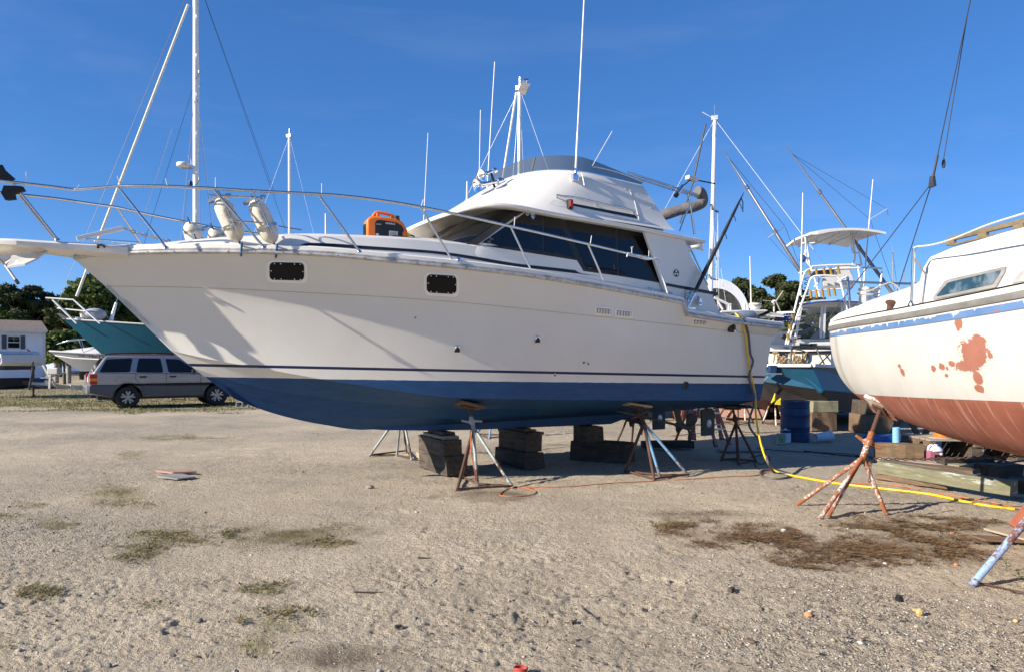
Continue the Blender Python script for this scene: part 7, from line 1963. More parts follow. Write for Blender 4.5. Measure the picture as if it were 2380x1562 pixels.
outrigger([(2090, 705, 18), (1828, 341, 18.6)], [(2022, 511, 18), (2062, 487, 18.6)], '')
for (u0, v0, u1, v1) in ((1862, 640, 1866, 449), (2005, 690, 2029, 418)):
    a, b_ = Q(u0, v0, 17.9), Q(u1, v1, 17.9); m_ = MB(); m_.tube([Q(u0 + (u0 - u1) * 0.3, v0 + (v0 - v1) * 0.25, 17.9), a.lerp(b_, .25), a.lerp(b_, .26), b_], [.028, .026, .018, .012], 8); m_.build('whip_antenna', M['white'], fish, world=True, smooth=60)
rgm = MB(); rgm.sphere(Q(1865, 602, 17.95), (0.10, 0.07, 0.10), 8, 6); rgm.build('blue_rag', M['st_blue'], fish, world=True)
cc = MB(); cc.tube([Q(1875 + 6 * math.cos(k), 645 + 1.6 * k, 18 + 0.06 * math.sin(k)) for k in range(22)], 0.010, 5); cc.build('coiled_cable', M['black'], fish, world=True)
sr2 = MB(); sr2.tube(spline([Q(1837, 847, 16.7), Q(1840, 815, 16.75), Q(1850, 806, 16.8), Q(1900, 808, 16.7), Q(1960, 812, 16.6)], 5), 0.022, 7); sr2.tube([Q(1897, 810, 16.7), Q(1918, 850, 16.4)], 0.018, 6); sr2.tube([Q(1938, 813, 16.6), Q(1905, 846, 16.4), Q(1890, 846, 16.4)], 0.014, 6); sr2.tube([Q(1935, 812, 16.6), Q(1948, 850, 16.5)], 0.014, 6); sr2.build('stern_rail', M['frame_dark'], fish, world=True, smooth=60)
stp = MB(); a = Q(1795, 868, 16.9); stp.box(a, (0.36, 0.25, 0.03)); stp.bar(a + Vector((-0.05, 0, -0.02)), a + Vector((-0.25, 0.1, -0.24)), 0.03, 0.03); stp.build('swim_step', M['alu'], fish, world=True); stp = MB(); stp.box(a + Vector((-0.0, 0, 0.11)), (0.17, 0.15, 0.17)); stp.build('blue_bucket', M['drum_blue'], fish, world=True, bevel=0.02)
# its blocking
for (lab, u, v, z, w, h, m_, a) in (('lower brown timber block under the sport fishing boat stern', 1912, 1001, 0, 0.62, 0.42, 'timber2', 8), ('greenish upper timber block under the sport fishing boat stern', 1916, 1001, 0.42, 0.58, 0.26, 'timber_green', 6), ('lower timber block of the stack behind the white rusty stand', 2040, 1006, 0, 0.7, 0.42, 'timber2', 4), ('upper timber block of the stack behind the white rusty stand', 2042, 1006, 0.42, 0.6, 0.3, 'timber', 4), ('brown timber block half hidden behind the blue drum', 1882, 985, 0, 0.5, 0.6, 'timber2', 0)):
    g = G(u, v); block(lab, (g.x, g.y + 0.3, z + h / 2), (w, 0.6, h - 0.003), R(a), m_, group='timber blocks under the sport fishing boat')
far_stand('yellow topped stand by the black tote', 1800, 985, 1.15, 'rust_white', 0.3)
yw = MB()
for (a, b_) in (((1793, 936), (1801, 930)), ((1802, 939), (1814, 941))): yw.prism([P(a[0], a[1], 16.0), P(b_[0], b_[1], 16.0), P(b_[0] + 1, b_[1] - 16, 16.0), P(a[0] + 4, a[1] - 8, 16.0)], (0, 0.05, 0))
single(yw, 'yellow_prop_guard', M['tote_lid'], 'yellow painted pads propped under the teal hull by the drum', 'pads', tuple(P(1800, 935, 16)), recalc=True)
# ================================================================ SILVER CAR
ca = R(34); car = thing('parked_car', 'silver four door estate car with grey lower cladding parked under the cruiser bow', 'car', (-12.36, 26.24, -0.01), ca)
M['silver'] = pbr('silver_paint', (0.33, 0.325, 0.32), 0.30, 0.4, var=0.03, coat=0.4)
M['cladding'] = pbr('grey_cladding', (0.085, 0.085, 0.09), 0.55, var=0.08)
M['car_glass'] = pbr('car_glass', (0.012, 0.014, 0.018), 0.05, var=0.0, spec=0.3)
M['amber'] = pbr('amber_lens', (0.75, 0.26, 0.03), 0.25); M['tail_red'] = pbr('red_lens', (0.42, 0.012, 0.015), 0.2)
M['tyre'] = pbr('tyre', (0.018, 0.018, 0.018), 0.85, var=0.3)
def arch(xc, r, n=9, z0=0.37): return [(xc - r * math.cos(PI * k / n), max(z0 + r * math.sin(PI * k / n) * 0.98, 0.36)) for k in range(n + 1)]
prof = [(-2.52, 0.50), (-2.56, 0.62), (-2.54, 0.95), (-2.48, 1.20), (1.12, 1.18), (1.9, 1.10), (2.30, 1.00), (2.42, 0.82), (2.42, 0.48), (2.30, 0.38)] + list(reversed(arch(1.43, 0.47))) + list(reversed(arch(-1.43, 0.47)))
m_ = MB(); m_.prism([(x, -0.90, z) for x, z in prof], (0, 1.80, 0)); m_.build('body', M['silver'], car, recalc=True, bevel=0.07, smooth=35, segs=3)
gb = [(-2.48, 1.17), (1.15, 1.17)]; gt = [(-2.08, 1.79), (0.28, 1.79)]
yb_, yt_ = 0.885, 0.69
GHv = [Vector((gb[0][0], -yb_, 1.17)), Vector((gb[1][0], -yb_, 1.17)), Vector((gb[1][0], yb_, 1.17)), Vector((gb[0][0], yb_, 1.17)), Vector((gt[0][0], -yt_, 1.79)), Vector((gt[1][0], -yt_, 1.79)), Vector((gt[1][0], yt_, 1.79)), Vector((gt[0][0], yt_, 1.79))]
m_ = MB(); m_.add(GHv, [(3, 2, 1, 0), (4, 5, 6, 7), (0, 1, 5, 4), (1, 2, 6, 5), (2, 3, 7, 6), (3, 0, 4, 7)]); m_.build('cabin', M['silver'], car, bevel=0.06, smooth=35, segs=3)
def sidep(x, z, off=0.008, sg=-1):
    f = (z - 1.17) / 0.62; return Vector((x, sg * (yb_ + (yt_ - yb_) * f + off), z))
for poly in ([(-2.28, 1.22), (-2.06, 1.66), (-1.27, 1.70), (-1.37, 1.22)], [(-1.18, 1.21), (-1.09, 1.69), (-0.40, 1.69), (-0.33, 1.20)], [(-0.16, 1.20), (-0.24, 1.68), (0.20, 1.66), (0.70, 1.30), (0.74, 1.20)]):
    for sg in (-1, 1):
        m_ = MB(); m_.prism([sidep(x, z, 0.010, sg) for x, z in round_poly(poly, 0.10, 3)], (0, -sg * 0.02, 0)); m_.build('side_window', M['car_glass'], car, recalc=True)
m_ = MB(); m_.prism([Vector((-2.485 + 0.40 * f - 0.012, y, 1.17 + 0.62 * f)) for f, y in ((0.08, -.76), (0.08, .76), (0.85, .62), (0.85, -.62))], (0.02, 0, 0)); m_.build('rear_window', M['car_glass'], car, recalc=True)
m_ = MB(); m_.prism([Vector((1.15 - 0.87 * f + 0.014, y, 1.17 + 0.62 * f)) for f, y in ((0.04, -.80), (0.04, .80), (0.92, .64), (0.92, -.64))], (-0.02, 0, 0)); m_.build('windscreen', M['car_glass'], car, recalc=True)
cl_ = [(-2.58, 0.55), (-2.59, 0.78), (-2.52, 0.82), (-0.9, 0.80), (2.36, 0.74), (2.45, 0.60), (2.42, 0.42), (2.30, 0.36)] + list(reversed(arch(1.43, 0.45))) + list(reversed(arch(-1.43, 0.45)))
m_ = MB(); m_.prism([(x, -0.925, z) for x, z in cl_], (0, 1.85, 0)); m_.build('lower_cladding', M['cladding'], car, recalc=True, bevel=0.03, smooth=35)
m_ = MB(); m_.box((-2.58, 0, 0.64), (0.16, 1.70, 0.30)); m_.build('rear_bumper', M['silver'], car, bevel=0.05)
for y in (-0.45, 0.45): m_ = MB(); m_.box((-2.665, y, 0.62), (0.02, 0.07, 0.22)); m_.build('bumper_guard', M['black'], car, bevel=0.01)
for sg in (-1, 1):
    m_ = MB(); m_.box((-2.45, sg * 0.86, 1.00), (0.22, 0.13, 0.34), None, 0); m_.box((-2.455, sg * 0.866, 0.985), (0.226, 0.135, 0.10), None, 1); m_.build('tail_light', [M['tail_red'], M['amber']], car, bevel=0.012)
m_ = MB(); m_.box((-2.55, -0.05, 0.98), (0.02, 0.34, 0.17)); m_.build('number_plate', M['white'], car)
m_ = MB(); m_.box((-2.25, -0.1, 1.82), (0.24, 1.1, 0.035)); m_.build('roof_spoiler', M['silver'], car, bevel=0.012); m_ = MB(); m_.box((-2.375, 0, 1.82), (0.02, 0.22, 0.03)); m_.build('brake_light', M['tail_red'], car)
m_ = MB(); m_.tube([(-2.41, -0.28, 1.30), (-2.36, 0.1, 1.36)], 0.012, 5); m_.build('rear_wiper', M['black'], car)
for sg in (-1, 1):
    m_ = MB(); m_.tube(spline([(-1.95, sg * .62, 1.79), (-1.85, sg * .62, 1.85), (-0.5, sg * .62, 1.875), (0.1, sg * .62, 1.85), (0.22, sg * .62, 1.79)], 4), 0.022, 7); m_.build('roof_rail', M['black'], car, smooth=60)
for x in (-1.4, -0.5): m_ = MB(); m_.box((x, 0, 1.855), (0.06, 1.24, 0.025)); m_.build('roof_bar', M['black'], car)
for x in (-1.14, -0.20):
    m_ = MB(); m_.box((x + 0.17, -0.912, 1.06), (0.22, 0.035, 0.055)); m_.build('door_handle', M['black'], car, bevel=0.01)
for xz in ([(-1.22, 1.20), (-1.20, 1.0), (-1.0, 0.75), (-0.92, 0.45)], [(-0.24, 1.20), (-0.235, 0.4)], [(0.86, 1.18), (0.90, 0.45)]):
    m_ = MB(); pts = [(x, -0.903 if z > 0.8 else -0.928, z) for x, z in xz]; m_.tube(pts, 0.006, 4); m_.build('door_seam', M['black'], car)
m_ = MB(); m_.box((-0.02, -0.912, 0.86), (1.75, 0.03, 0.035)); m_.build('side_moulding', M['silver'], car, bevel=0.01)
m_ = MB(); m_.box((0.62, -1.0, 1.24), (0.10, 0.20, 0.15)); m_.build('wing_mirror', M['black'], car, bevel=0.03)
m_ = MB(); m_.tube([(-2.35, -0.5, 0.40), (-2.52, -0.52, 0.40)], 0.035, 8); m_.build('exhaust_pipe', M['rust'], car)
m_ = MB(); m_.box((-0.2, 0, 0.42), (4.2, 1.4, 0.24)); m_.build('underbody', M['black'], car)
for x in (-1.43, 1.43):
    for sg in (-1, 1):
        c = (x, sg * 0.80, 0.372); ax = (0, sg, 0)
        w_ = MB(); w_.lathe([(0.22, -0.11), (0.33, -0.12), (0.365, -0.09), (0.374, -0.04), (0.374, 0.04), (0.365, 0.09), (0.33, 0.125), (0.24, 0.115)], 30, c, ax, cap=False); wo2 = w_.build('wheel', M['tyre'], car, smooth=40)
        r_ = MB(); r_.lathe([(0.245, 0.11), (0.235, 0.125), (0.215, 0.10), (0.215, 0.02), (0.0, 0.02)], 26, c, ax, 1, cap=False)
        for k in range(5):
            a = 2 * PI * k / 5 + 0.3; d = Vector((math.cos(a), 0, math.sin(a))); cc_ = Vector(c) + Vector(ax) * 0.10
            for da in (-0.17, 0.17): d2 = Vector((math.cos(a + da * 1.5), 0, math.sin(a + da * 1.5))); r_.bar(cc_ + d * 0.05, cc_ + d2 * 0.22, 0.05, 0.03, 0, up=ax)
        r_.lathe([(0.075, 0.08), (0.07, 0.12), (0.02, 0.125)], 14, c, ax, 0)
        r_.build('rim', [M['galv'], M['black']], wo2, smooth=40)

# ================================================================ HULLS ON THE HARD, FURTHER BACK
def simple_boat(th, L, Bm, zk, zf, za, rake, tr=0.75, flare=1.0, mats=('white', 'white'), wl=None, vee=0.0, n=26):
    """lofted hull along local x (0 = stern, L = bow tip)"""
    top = MB(); bot = MB(); rows_t = []; rows_b = []; zsf = lambda f: za + (zf - za) * f ** 2
    wl = wl if wl is not None else zk + 0.45 * (za - zk)
    for i in range(n + 1):
        f = 1 - (1 - i / n) ** 1.4 if i else 0.0
        bm_ = Bm / 2 * (tr + (1 - tr) * min(1, f / 0.42)) if f < 0.42 else Bm / 2 * max(0.0, (1 - ((f - 0.42) / 0.58) ** 2.1))
        zs = zsf(f)
        # stem rake: lower rows end sooner
        kx = lambda z: f * (L - rake * (1 - (z - zk) / (zf - zk)))
        bw = bm_ * (0.90 - 0.25 * f * flare); zc = wl
        kz = zk + max(0, (f - 0.72) / 0.28) ** 2 * (wl - zk) * 1.0
        P_ = [(bm_, zs), (bm_ * 0.5 + bw * 0.5 + 0.01, zc + (zs - zc) * 0.5), (bw, zc)]
        rows_t.append([Vector((kx(z), -y, z)) for y, z in P_] ); 
        Q_ = [(bw, zc), (bw * 0.8, zc - (zc - kz) * 0.45), (bw * 0.35, zc - (zc - kz) * 0.85), (0, kz)]
        rows_b.append([Vector((kx(z), -y, z)) for y, z in Q_])
    top.grid(rows_t); top.grid([[Vector((p.x, -p.y, p.z)) for p in r] for r in rows_t]); r0 = rows_t[0]; top.add(r0 + [Vector((p.x, -p.y, p.z)) for p in reversed(r0)], [tuple(range(6))])
    bot.grid(rows_b); bot.grid([[Vector((p.x, -p.y, p.z)) for p in r] for r in rows_b]); r0 = rows_b[0]; bot.add(r0 + [Vector((p.x, -p.y, p.z)) for p in reversed(r0)], [tuple(range(8))])
    h = top.build('hull', M[mats[0]], th, recalc=True, smooth=40); bot.build('bottom', M[mats[1]], th, recalc=True, smooth=40)
    dk = MB(); dk.grid([[Vector((r[0].x, r[0].y * k, r[0].z + 0.02 + 0.05 * (1 - k * k))) for k in (1, .5, 0, -.5, -1)] for r in rows_t]); dk.build('deck', M['gel_deck'], th, smooth=40)
    tr_ = MB()
    for sg in (1, -1): tr_.tube([Vector((r[0].x, r[0].y * sg, r[0].z + 0.02)) for r in rows_t], 0.035, 6)
    tr_.build('toe_rail', M['white'], th, smooth=50)
    return rows_t
def boat_stands(th, L, Bm, zwl, group=None):
    for x in (0.25, 0.65):
        for sg in (-1, 1):
            m_ = MB(); c = Vector((L * x, sg * Bm * 0.42, zwl - 0.1)); base = Vector((L * x, sg * Bm * 0.55, 0))
            for a in (0.3, 2.4, 4.5): m_.tube([base + Vector((0.35 * math.cos(a), 0.35 * math.sin(a), 0)), base.lerp(c, 0.6)], 0.024, 6)
            m_.tube([base.lerp(c, 0.5), c], 0.024, 6); m_.build('support', M['rust'], th)
# --- teal ketch, bow towards the left
M['teal'] = pbr('teal_paint', (0.003, 0.095, 0.155), 0.35, var=0.06, vs=2)
M['red_bottom'] = pbr('faded_red_bottom', (0.30, 0.17, 0.13), 0.7, var=0.15)
kbow = P(146, 742, 30.0); kdir = Vector((-0.92, -0.39, 0)).normalized(); KL = 13.0
kst = Vector((kbow.x, kbow.y, 0)) - kdir * KL
ket = thing('teal_sailboat', 'teal hulled sailing yacht with tall white mast behind the silver car', 'sailboat', tuple(kst), math.atan2(kdir.y, kdir.x))
rt = simple_boat(ket, KL, 3.9, 1.05, kbow.z, 2.75, 2.2, 0.6, 1.0, ('teal', 'red_bottom'), wl=1.90)
kf_ = MB(); kf_.prism([(3.5, -0.15, 1.7), (8.5, -0.15, 1.7), (7.5, -0.15, 0.05), (4.0, -0.15, 0.05)], (0, 0.3, 0)); kf_.build('keel', M['red_bottom'], ket, recalc=True, bevel=0.05)
boat_stands(ket, KL, 3.9, 1.7)
def onplane(th, y=0.0):
    inv = FRAME[th.name].inverted(); cam_ = inv @ Vector((0, 0, EYE)); rot = inv.to_3x3()
    def f(u, v, y=y):
        d = rot @ Vector(((u - CU) / F, 1, (VH - v) / F)); t = (y - cam_.y) / d.y; return cam_ + d * t
    return f
K = onplane(ket)
mb_ = K(455, 560); mtp = K(459, -60)
mm = MB(); mm.tube([Vector((mb_.x, 0, 2.9)), Vector((mb_.x + 0.0, 0, mtp.z))], 0.125, 14); mo_ = mm.build('mast', M['alu_white'], ket, smooth=50)
mx_ = mb_.x
stp = MB()
for k in range(14):
    z = 5.5 + 0.85 * k; sg = 1 if k % 2 else -1; stp.tube([(mx_ - 0.02, 0.10 * sg, z), (mx_ - 0.02, 0.26 * sg, z), (mx_ - 0.02, 0.26 * sg, z + 0.12), (mx_ - 0.02, 0.11 * sg, z + 0.14)], 0.012, 5)
stp.build('mast_step', M['alu_white'], mo_)['kind'] = 'stuff'
for (v0, w, dz) in ((186, 0.85, 0.05), (432, 1.1, 0.05)):
    z = K(455, v0).z
    for sg in (-1, 1): s_ = MB(); s_.bar((mx_, 0.08 * sg, z), (mx_ - 0.15, sg * w, z + dz), 0.10, 0.035); s_.lathe([(0.05, -0.06), (0.05, 0.06)], 8, (mx_ - 0.15, sg * w, z + dz)); s_.build('spreader', M['alu'], mo_, bevel=0.01)
rdm = MB(); z = K(428, 385).z; rdm.lathe([(0.0, -0.11), (0.22, -0.105), (0.27, -0.07), (0.285, 0.0), (0.28, 0.06), (0.24, 0.10), (0.0, 0.115)], 22, (mx_ + 0.50, 0, z), cap=False); rdm.build('radar_dome', M['white2'], ket, smooth=45)
rbk = MB(); rbk.box((mx_ + 0.28, 0, z - 0.12), (0.5, 0.14, 0.04)); rbk.tube(spline([(mx_ + 0.2, 0, z - 0.1), (mx_ + 0.2, 0, z + 0.25), (mx_ + 0.32, 0, z + 0.42), (mx_ + 0.14, 0, z + 0.5)], 4), 0.014, 6); rbk.build('radar_bracket', M['alu'], ket)
lt = MB(); z = K(450, 428).z; lt.lathe([(0.07, -0.1), (0.08, 0.0), (0.07, 0.1)], 10, (mx_ + 0.22, 0, z)); lt.build('deck_light', M['black'], ket, smooth=50)
fs = MB(); f0, f1 = K(178, 690), K(437, 12); fs.tube([f0, f1], 0.055, 8); fs.build('furled_forestay', pbr('furled_sail', (0.72, 0.68, 0.58), 0.8), ket, smooth=60)
st = MB()
topv = Vector((mx_, 0, mtp.z))
for (u, v) in ((130, 715),): st.tube([K(u, v), K(430, 0)], 0.010, 5)
lw = K(455, 186).z
for sg in (-1, 1):
    ch_ = Vector((mx_ - 0.25, sg * 1.85, 2.85)); st.tube([ch_, Vector((mx_ - 0.15, sg * 1.1, K(455, 432).z)), Vector((mx_ - 0.15, sg * 0.85, lw)), topv], 0.008, 5)
    st.tube([Vector((mx_ + 0.9, sg * 1.75, 2.85)), Vector((mx_, 0, lw - 0.3))], 0.007, 5); st.tube([Vector((mx_ - 1.2, sg * 1.8, 2.8)), Vector((mx_, 0, lw - 0.3))], 0.007, 5)
st.tube([K(320, 560) + Vector((0, 0, -1.0)), Vector((mx_, 0, lw))], 0.008, 5)
for uv_ in ((640, 455), (665, 540)): st.tube([topv, K(*uv_)], 0.008, 5); 
st.build('standing_rigging', M['wire'], ket)['kind'] = 'stuff'
br2 = MB()
for y in (-0.45, 0.45):
    br2.tube([K(107, 693, y * .3), K(170, 697, y), K(205, 728, y * 1.6), K(232, 752, y * 2.0)], 0.035, 7); br2.tube([K(133, 717, y * .3), K(205, 724, y * 1.4), K(217, 733, y * 1.6)], 0.03, 7); br2.tube([K(122, 697, y * .4), K(178, 752, y)], 0.04, 7)
br2.tube([K(107, 693, -.13), K(107, 693, .13)], 0.035, 7)
br2.build('bow_rail', M['alu_white'], ket, smooth=60)
ak = MB(); ak.prism([K(u, v, -0.1) for u, v in [(133, 729), (142, 730), (155, 738), (158, 744), (146, 741)]], (0, 0.2, 0)); ak.build('bow_roller', M['galv'], ket, recalc=True)
sb2 = MB(); c = K(220, 736); sb2.sphere(c + Vector((0, 0, 0.08)), (0.45, 0.35, 0.27), 12, 8); sb2.build('sail_bag', pbr('grey_bag', (0.36, 0.36, 0.37), 0.9, var=0.2, vs=4), ket, smooth=60)
wn_ = MB(); c = K(186, 744); wn_.box(c, (0.3, 0.3, 0.22)); wn_.lathe([(0.10, 0.05), (0.1, 0.25), (0.14, 0.28)], 10, c + Vector((-0.1, 0, 0))); wn_.build('windlass', M['white2'], ket, bevel=0.03)
ba = MB(); ba.tube([K(256, 752), K(270, 704)], [0.09, 0.05], 10); ba.tube([K(270, 704), K(290, 640), K(400, 300)], 0.012, 5); ba.build('inner_forestay', M['alu_white'], ket, smooth=60)
ct = MB(); ct.box((KL - 6.6, 0, 2.95), (3.2, 1.9, 0.42)); ct.build('coachroof', M['gel_deck'], ket, bevel=0.12); ct = MB(); ct.box((KL - 4.3, 0, 2.84), (1.1, 0.9, 0.2)); ct.build('fore_hatch', M['timber3'], ket, bevel=0.03)

# --- white motor boat on its trailer, bow left, behind the car
mbow = P(114, 817, 33.0); md = Vector((-0.90, -0.436, 0)).normalized(); ML = 6.6
mo = thing('motor_boat', 'small white motor boat with blue bottom on a trailer behind the silver car', 'boat', tuple(Vector((mbow.x, mbow.y, 0)) - md * ML), math.atan2(md.y, md.x))
simple_boat(mo, ML, 2.4, 0.62, mbow.z, mbow.z - 0.25, 1.9, 0.92, 0.8, ('white', 'st_blue'), wl=1.12)
Kb = onplane(mo)
cd = MB(); cd.grid([[Vector((x, y * w, z)) for y, z in ((-1, 1.95 + 0 * x), (-.7, 2.0 + h), (0, 2.05 + h), (.7, 2.0 + h), (1, 1.95))] for x, w, h in ((2.6, 1.05, 0.32), (3.6, 1.0, 0.30), (4.8, 0.75, 0.2), (5.6, 0.4, 0.08), (6.1, 0.1, 0.0))]); cd.build('foredeck', M['white'], mo, smooth=50)
rl = MB()
for sg in (-1, 1):
    rl.tube(spline([(6.3, 0.0, 2.35), (5.6, sg * 0.5, 2.55), (4.2, sg * 0.98, 2.62), (2.9, sg * 1.1, 2.6), (2.6, sg * 1.12, 2.1)], 4), 0.02, 6)
    for x, y in ((5.4, .55), (4.2, .95), (3.2, 1.05)): rl.tube([(x - 0.2, sg * y, 1.95), (x, sg * y * 1.0, 2.58)], 0.016, 5)
rl.build('bow_rail', M['steel'], mo, smooth=60)
ws = MB(); ws.prism([(2.2, -1.0, 2.25), (3.1, -0.9, 2.3), (2.5, -0.85, 3.05), (1.6, -0.95, 3.05)], (0, 1.85, 0)); ws.build('canvas_cover', pbr('pale_canvas', (0.5, 0.5, 0.5), 0.8, var=0.15), mo, recalc=True, bevel=0.05)
rg2 = MB(); a, b_ = Kb(196, 828.5, 1.12), Kb(226, 832, 1.12)
text_into(rg2, 'VA  140  JJ', P(182, 829.5, 31.0), (0.90, 0.436, -0.04), (0, 0, 1), 0.2, depth=0.004)
rg2.build('registration', M['black'], mo, world=True)
strk = MB(); strk.tube([P(128, 826, 32.3), P(170, 832, 31.0), P(235, 835, 30.4)], 0.02, 5); strk.build('spray_rail', M['white2'], mo, world=True)
trl = thing('boat_trailer', 'galvanised boat trailer with winch post and jack on the grass left of the car', 'trailer', tuple(G(120, 905)), 0)
def TB_(pts, w, h, nm, mat='galv'):
    m_ = MB()
    for a, b_ in zip(pts, pts[1:]): m_.bar(P(*a), P(*b_), w, h)
    m_.build(nm, M[mat], trl, world=True)
TB_([(66, 890, 27.5), (120, 893, 28), (160, 899, 29), (220, 906, 30)], 0.08, 0.10, 'tongue'); TB_([(115, 904, 27.8), (117, 876, 27.8), (118, 862, 27.8)], 0.07, 0.07, 'winch_post'); TB_([(135, 903, 28.1), (122, 885, 27.9)], 0.06, 0.06, 'brace'); TB_([(101, 848, 28), (116, 874, 28)], 0.12, 0.08, 'bow_stop'); TB_([(118, 874, 27.9), (150, 866, 29)], 0.06, 0.06, 'arm')
m_ = MB(); m_.box(P(127, 862, 27.9), (0.42, 0.3, 0.26)); m_.build('winch', M['galv'], trl, world=True, bevel=0.04)
TB_([(163, 898, 29), (190, 901, 29.5)], 0.03, 0.16, 'light_board', 'white2')
TB_([(52, 888, 27.4), (66, 890, 27.5)], 0.12, 0.12, 'hitch', 'rust')
tj = MB(); tj.tube([P(68, 905, 27), P(77, 855, 27)], 0.04, 8); tj.tube([P(72, 882, 27), P(77, 840, 27)], 0.03, 8); tj.build('trailer_jack', M['frame_dark'], trl, world=True)
tj = MB(); tj.box(G(68, 906) + Vector((0, 0, 0.05)), (0.42, 0.2, 0.09)); single(tj, 'wood_block', M['timber2'], 'wooden block under the trailer jack on the grass', 'block', tuple(G(68, 906)))
for sg in (0, 1):
    w_ = MB(); c = G(262, 905) + Vector((0, sg * 1.9, 0.32)); w_.lathe([(0.0, -0.09), (0.2, -0.1), (0.32, -0.06), (0.32, 0.06), (0.2, 0.1), (0, 0.09)], 18, c, (-0.436, 0.9, 0), cap=False); w_.build('wheel', M['tyre'], trl, world=True, smooth=45)
# --- folding camper at the far left edge
cpo = P(56, 832, 31); cpd = Vector((-0.97, 0.22, 0)).normalized()
cm_ = thing('pop_up_camper', 'white folding camper trailer with green stripe at the left edge', 'camper', (cpo.x + cpd.x * 2.1, cpo.y + cpd.y * 2.1, 0), math.atan2(-cpd.y, -cpd.x))
def zc(v): return EYE + (VH - v) * 31 / F
m_ = MB(); m_.prism([(-2.1, -1.0, zc(849)), (1.95, -1.0, zc(849)), (2.08, -1.0, zc(842)), (2.0, -1.0, zc(823)), (1.9, -1.0, zc(823)), (-2.1, -1.0, zc(823))], (0, 2.0, 0)); m_.build('body', M['white'], cm_, recalc=True, bevel=0.04)
m_ = MB(); m_.prism([(-2.1, -1.02, zc(822.5)), (1.97, -1.02, zc(822.5)), (1.8, -1.02, zc(816)), (-2.1, -1.02, zc(814))], (0, 2.04, 0)); m_.build('lid', M['white'], cm_, recalc=True, bevel=0.06)
M['green_stripe'] = pbr('green_stripe', (0.05, 0.17, 0.15), 0.5)
m_ = MB(); m_.prism([(-2.1, -1.008, zc(845)), (1.3, -1.008, zc(844)), (1.9, -1.008, zc(839)), (-2.1, -1.008, zc(839))], (0, 0.02, 0)); m_.build('green_stripe', M['green_stripe'], cm_, recalc=True)
m_ = MB(); m_.box((1.85, -1.01, zc(836)), (0.22, 0.04, 0.2)); m_.build('tail_light', M['tail_red'], cm_, bevel=0.01)
for x in (-1.2,): w_ = MB(); w_.lathe([(0, -0.1), (0.2, -0.1), (0.3, -0.05), (0.3, 0.05), (0.2, 0.1), (0, 0.1)], 16, (x, -0.85, 0.3), (0, 1, 0), cap=False); w_.build('wheel', M['tyre'], cm_, smooth=45)
m_ = MB(); m_.box((0, 0, 1.3), (3.8, 1.5, 0.16)); m_.build('chassis', M['black'], cm_)
for x in (-1.8, 1.7):
    for y in (-.85, .85): m_ = MB(); m_.tube([(x, y, 0), (x, y, 1.3)], 0.04, 6); m_.build('corner_jack', M['rust'], cm_)
th = thing('utility_frame', 'thin rusty pipe frame standing between the camper and the white house', 'frame', tuple(G(74, 862)), 0)
m_ = MB(); m_.tube(spline([P(73, 862, 40), P(71, 830, 40), P(69, 817, 40), P(62, 812, 40)], 4), 0.05, 6); m_.build('pipe', M['rust'], th, world=True); m_ = MB(); m_.tube([P(46, 826, 40), P(90, 825, 40)], 0.03, 5); m_.build('cross_pipe', M['rust'], th, world=True)

# --- white mobile home
HY = 43.0
hx0, hx1 = P(-170, 0, HY).x, P(103, 0, HY).x
house_ = thing('mobile_home', 'white mobile home with brown shingle roof and dark shutters at the left edge', 'house', (hx1, HY, 0), R(0))
ze, zr, zb_ = P(0, 769, HY).z, P(0, 751, HY).z, 0.62
M['siding'] = pbr('white_siding', (0.74, 0.76, 0.80), 0.6, var=0.04)
m_ = MB(); m_.box(((hx0 + hx1) / 2, HY + 2.25, (ze + zb_) / 2), (hx1 - hx0 - 0.06, 4.4, ze - zb_)); m_.build('wall', M['siding'], house_, world=True)
for k in range(15):
    z = zb_ + (ze - zb_) * k / 15; hh = (ze - zb_) / 15
    m_ = MB(); m_.add([(hx0, HY - 0.035, z), (hx1, HY - 0.035, z), (hx1, HY - 0.012, z + hh), (hx0, HY - 0.012, z + hh), (hx0, HY + .02, z), (hx1, HY + .02, z)], [(0, 1, 2, 3), (0, 4, 5, 1)]); m_.build('siding_board', M['siding'], house_, world=True)
M['shingle'] = pbr('brown_shingles', (0.20, 0.155, 0.125), 0.9, var=0.25, vs=8)
m_ = MB(); m_.prism([(hx0, HY - 0.35, ze - 0.02), (hx0, HY + 4.9, ze - 0.02), (hx0, HY + 2.25, zr + 0.22)], (hx1 - hx0 + 0.15, 0, 0)); m_.build('roof', M['shingle'], house_, world=True, recalc=True)
m_ = MB(); m_.box(((hx0 + hx1) / 2, HY - 0.37, ze - 0.05), (hx1 - hx0 + 0.2, 0.06, 0.14)); m_.box((hx1 + 0.0, HY - 0.04, (ze + zb_) / 2), (0.10, 0.10, ze - zb_)); m_.build('eave_trim', M['white'], house_, world=True)
def hq(u, v, dy): p = P(u, v, HY); return Vector((hx1 + (p.x - hx1) * 0.84, HY + dy, p.z))
a, b_ = hq(17.5, 811, -0.05), hq(47.5, 782, -0.05)
m_ = MB(); m_.box(((a.x + b_.x) / 2, HY - 0.05, (a.z + b_.z) / 2), (b_.x - a.x, 0.07, b_.z - a.z)); wno = m_.build('window', M['white'], house_, world=True)
for f0_, f1_ in ((0.06, 0.46), (0.53, 0.93)):
    for g0, g1 in ((0.08, 0.49), (0.52, 0.93)) if f0_ > 0.3 else ((0.08, 0.93),):
        m_ = MB(); m_.box((a.x + (b_.x - a.x) * (g0 + g1) / 2, HY - 0.09, a.z + (b_.z - a.z) * (f0_ + f1_) / 2), ((b_.x - a.x) * (g1 - g0), 0.02, (b_.z - a.z) * (f1_ - f0_))); m_.build('pane', M['glass_dark'], wno, world=True)
M['shutter'] = pbr('blue_grey_shutter', (0.055, 0.062, 0.095), 0.6)
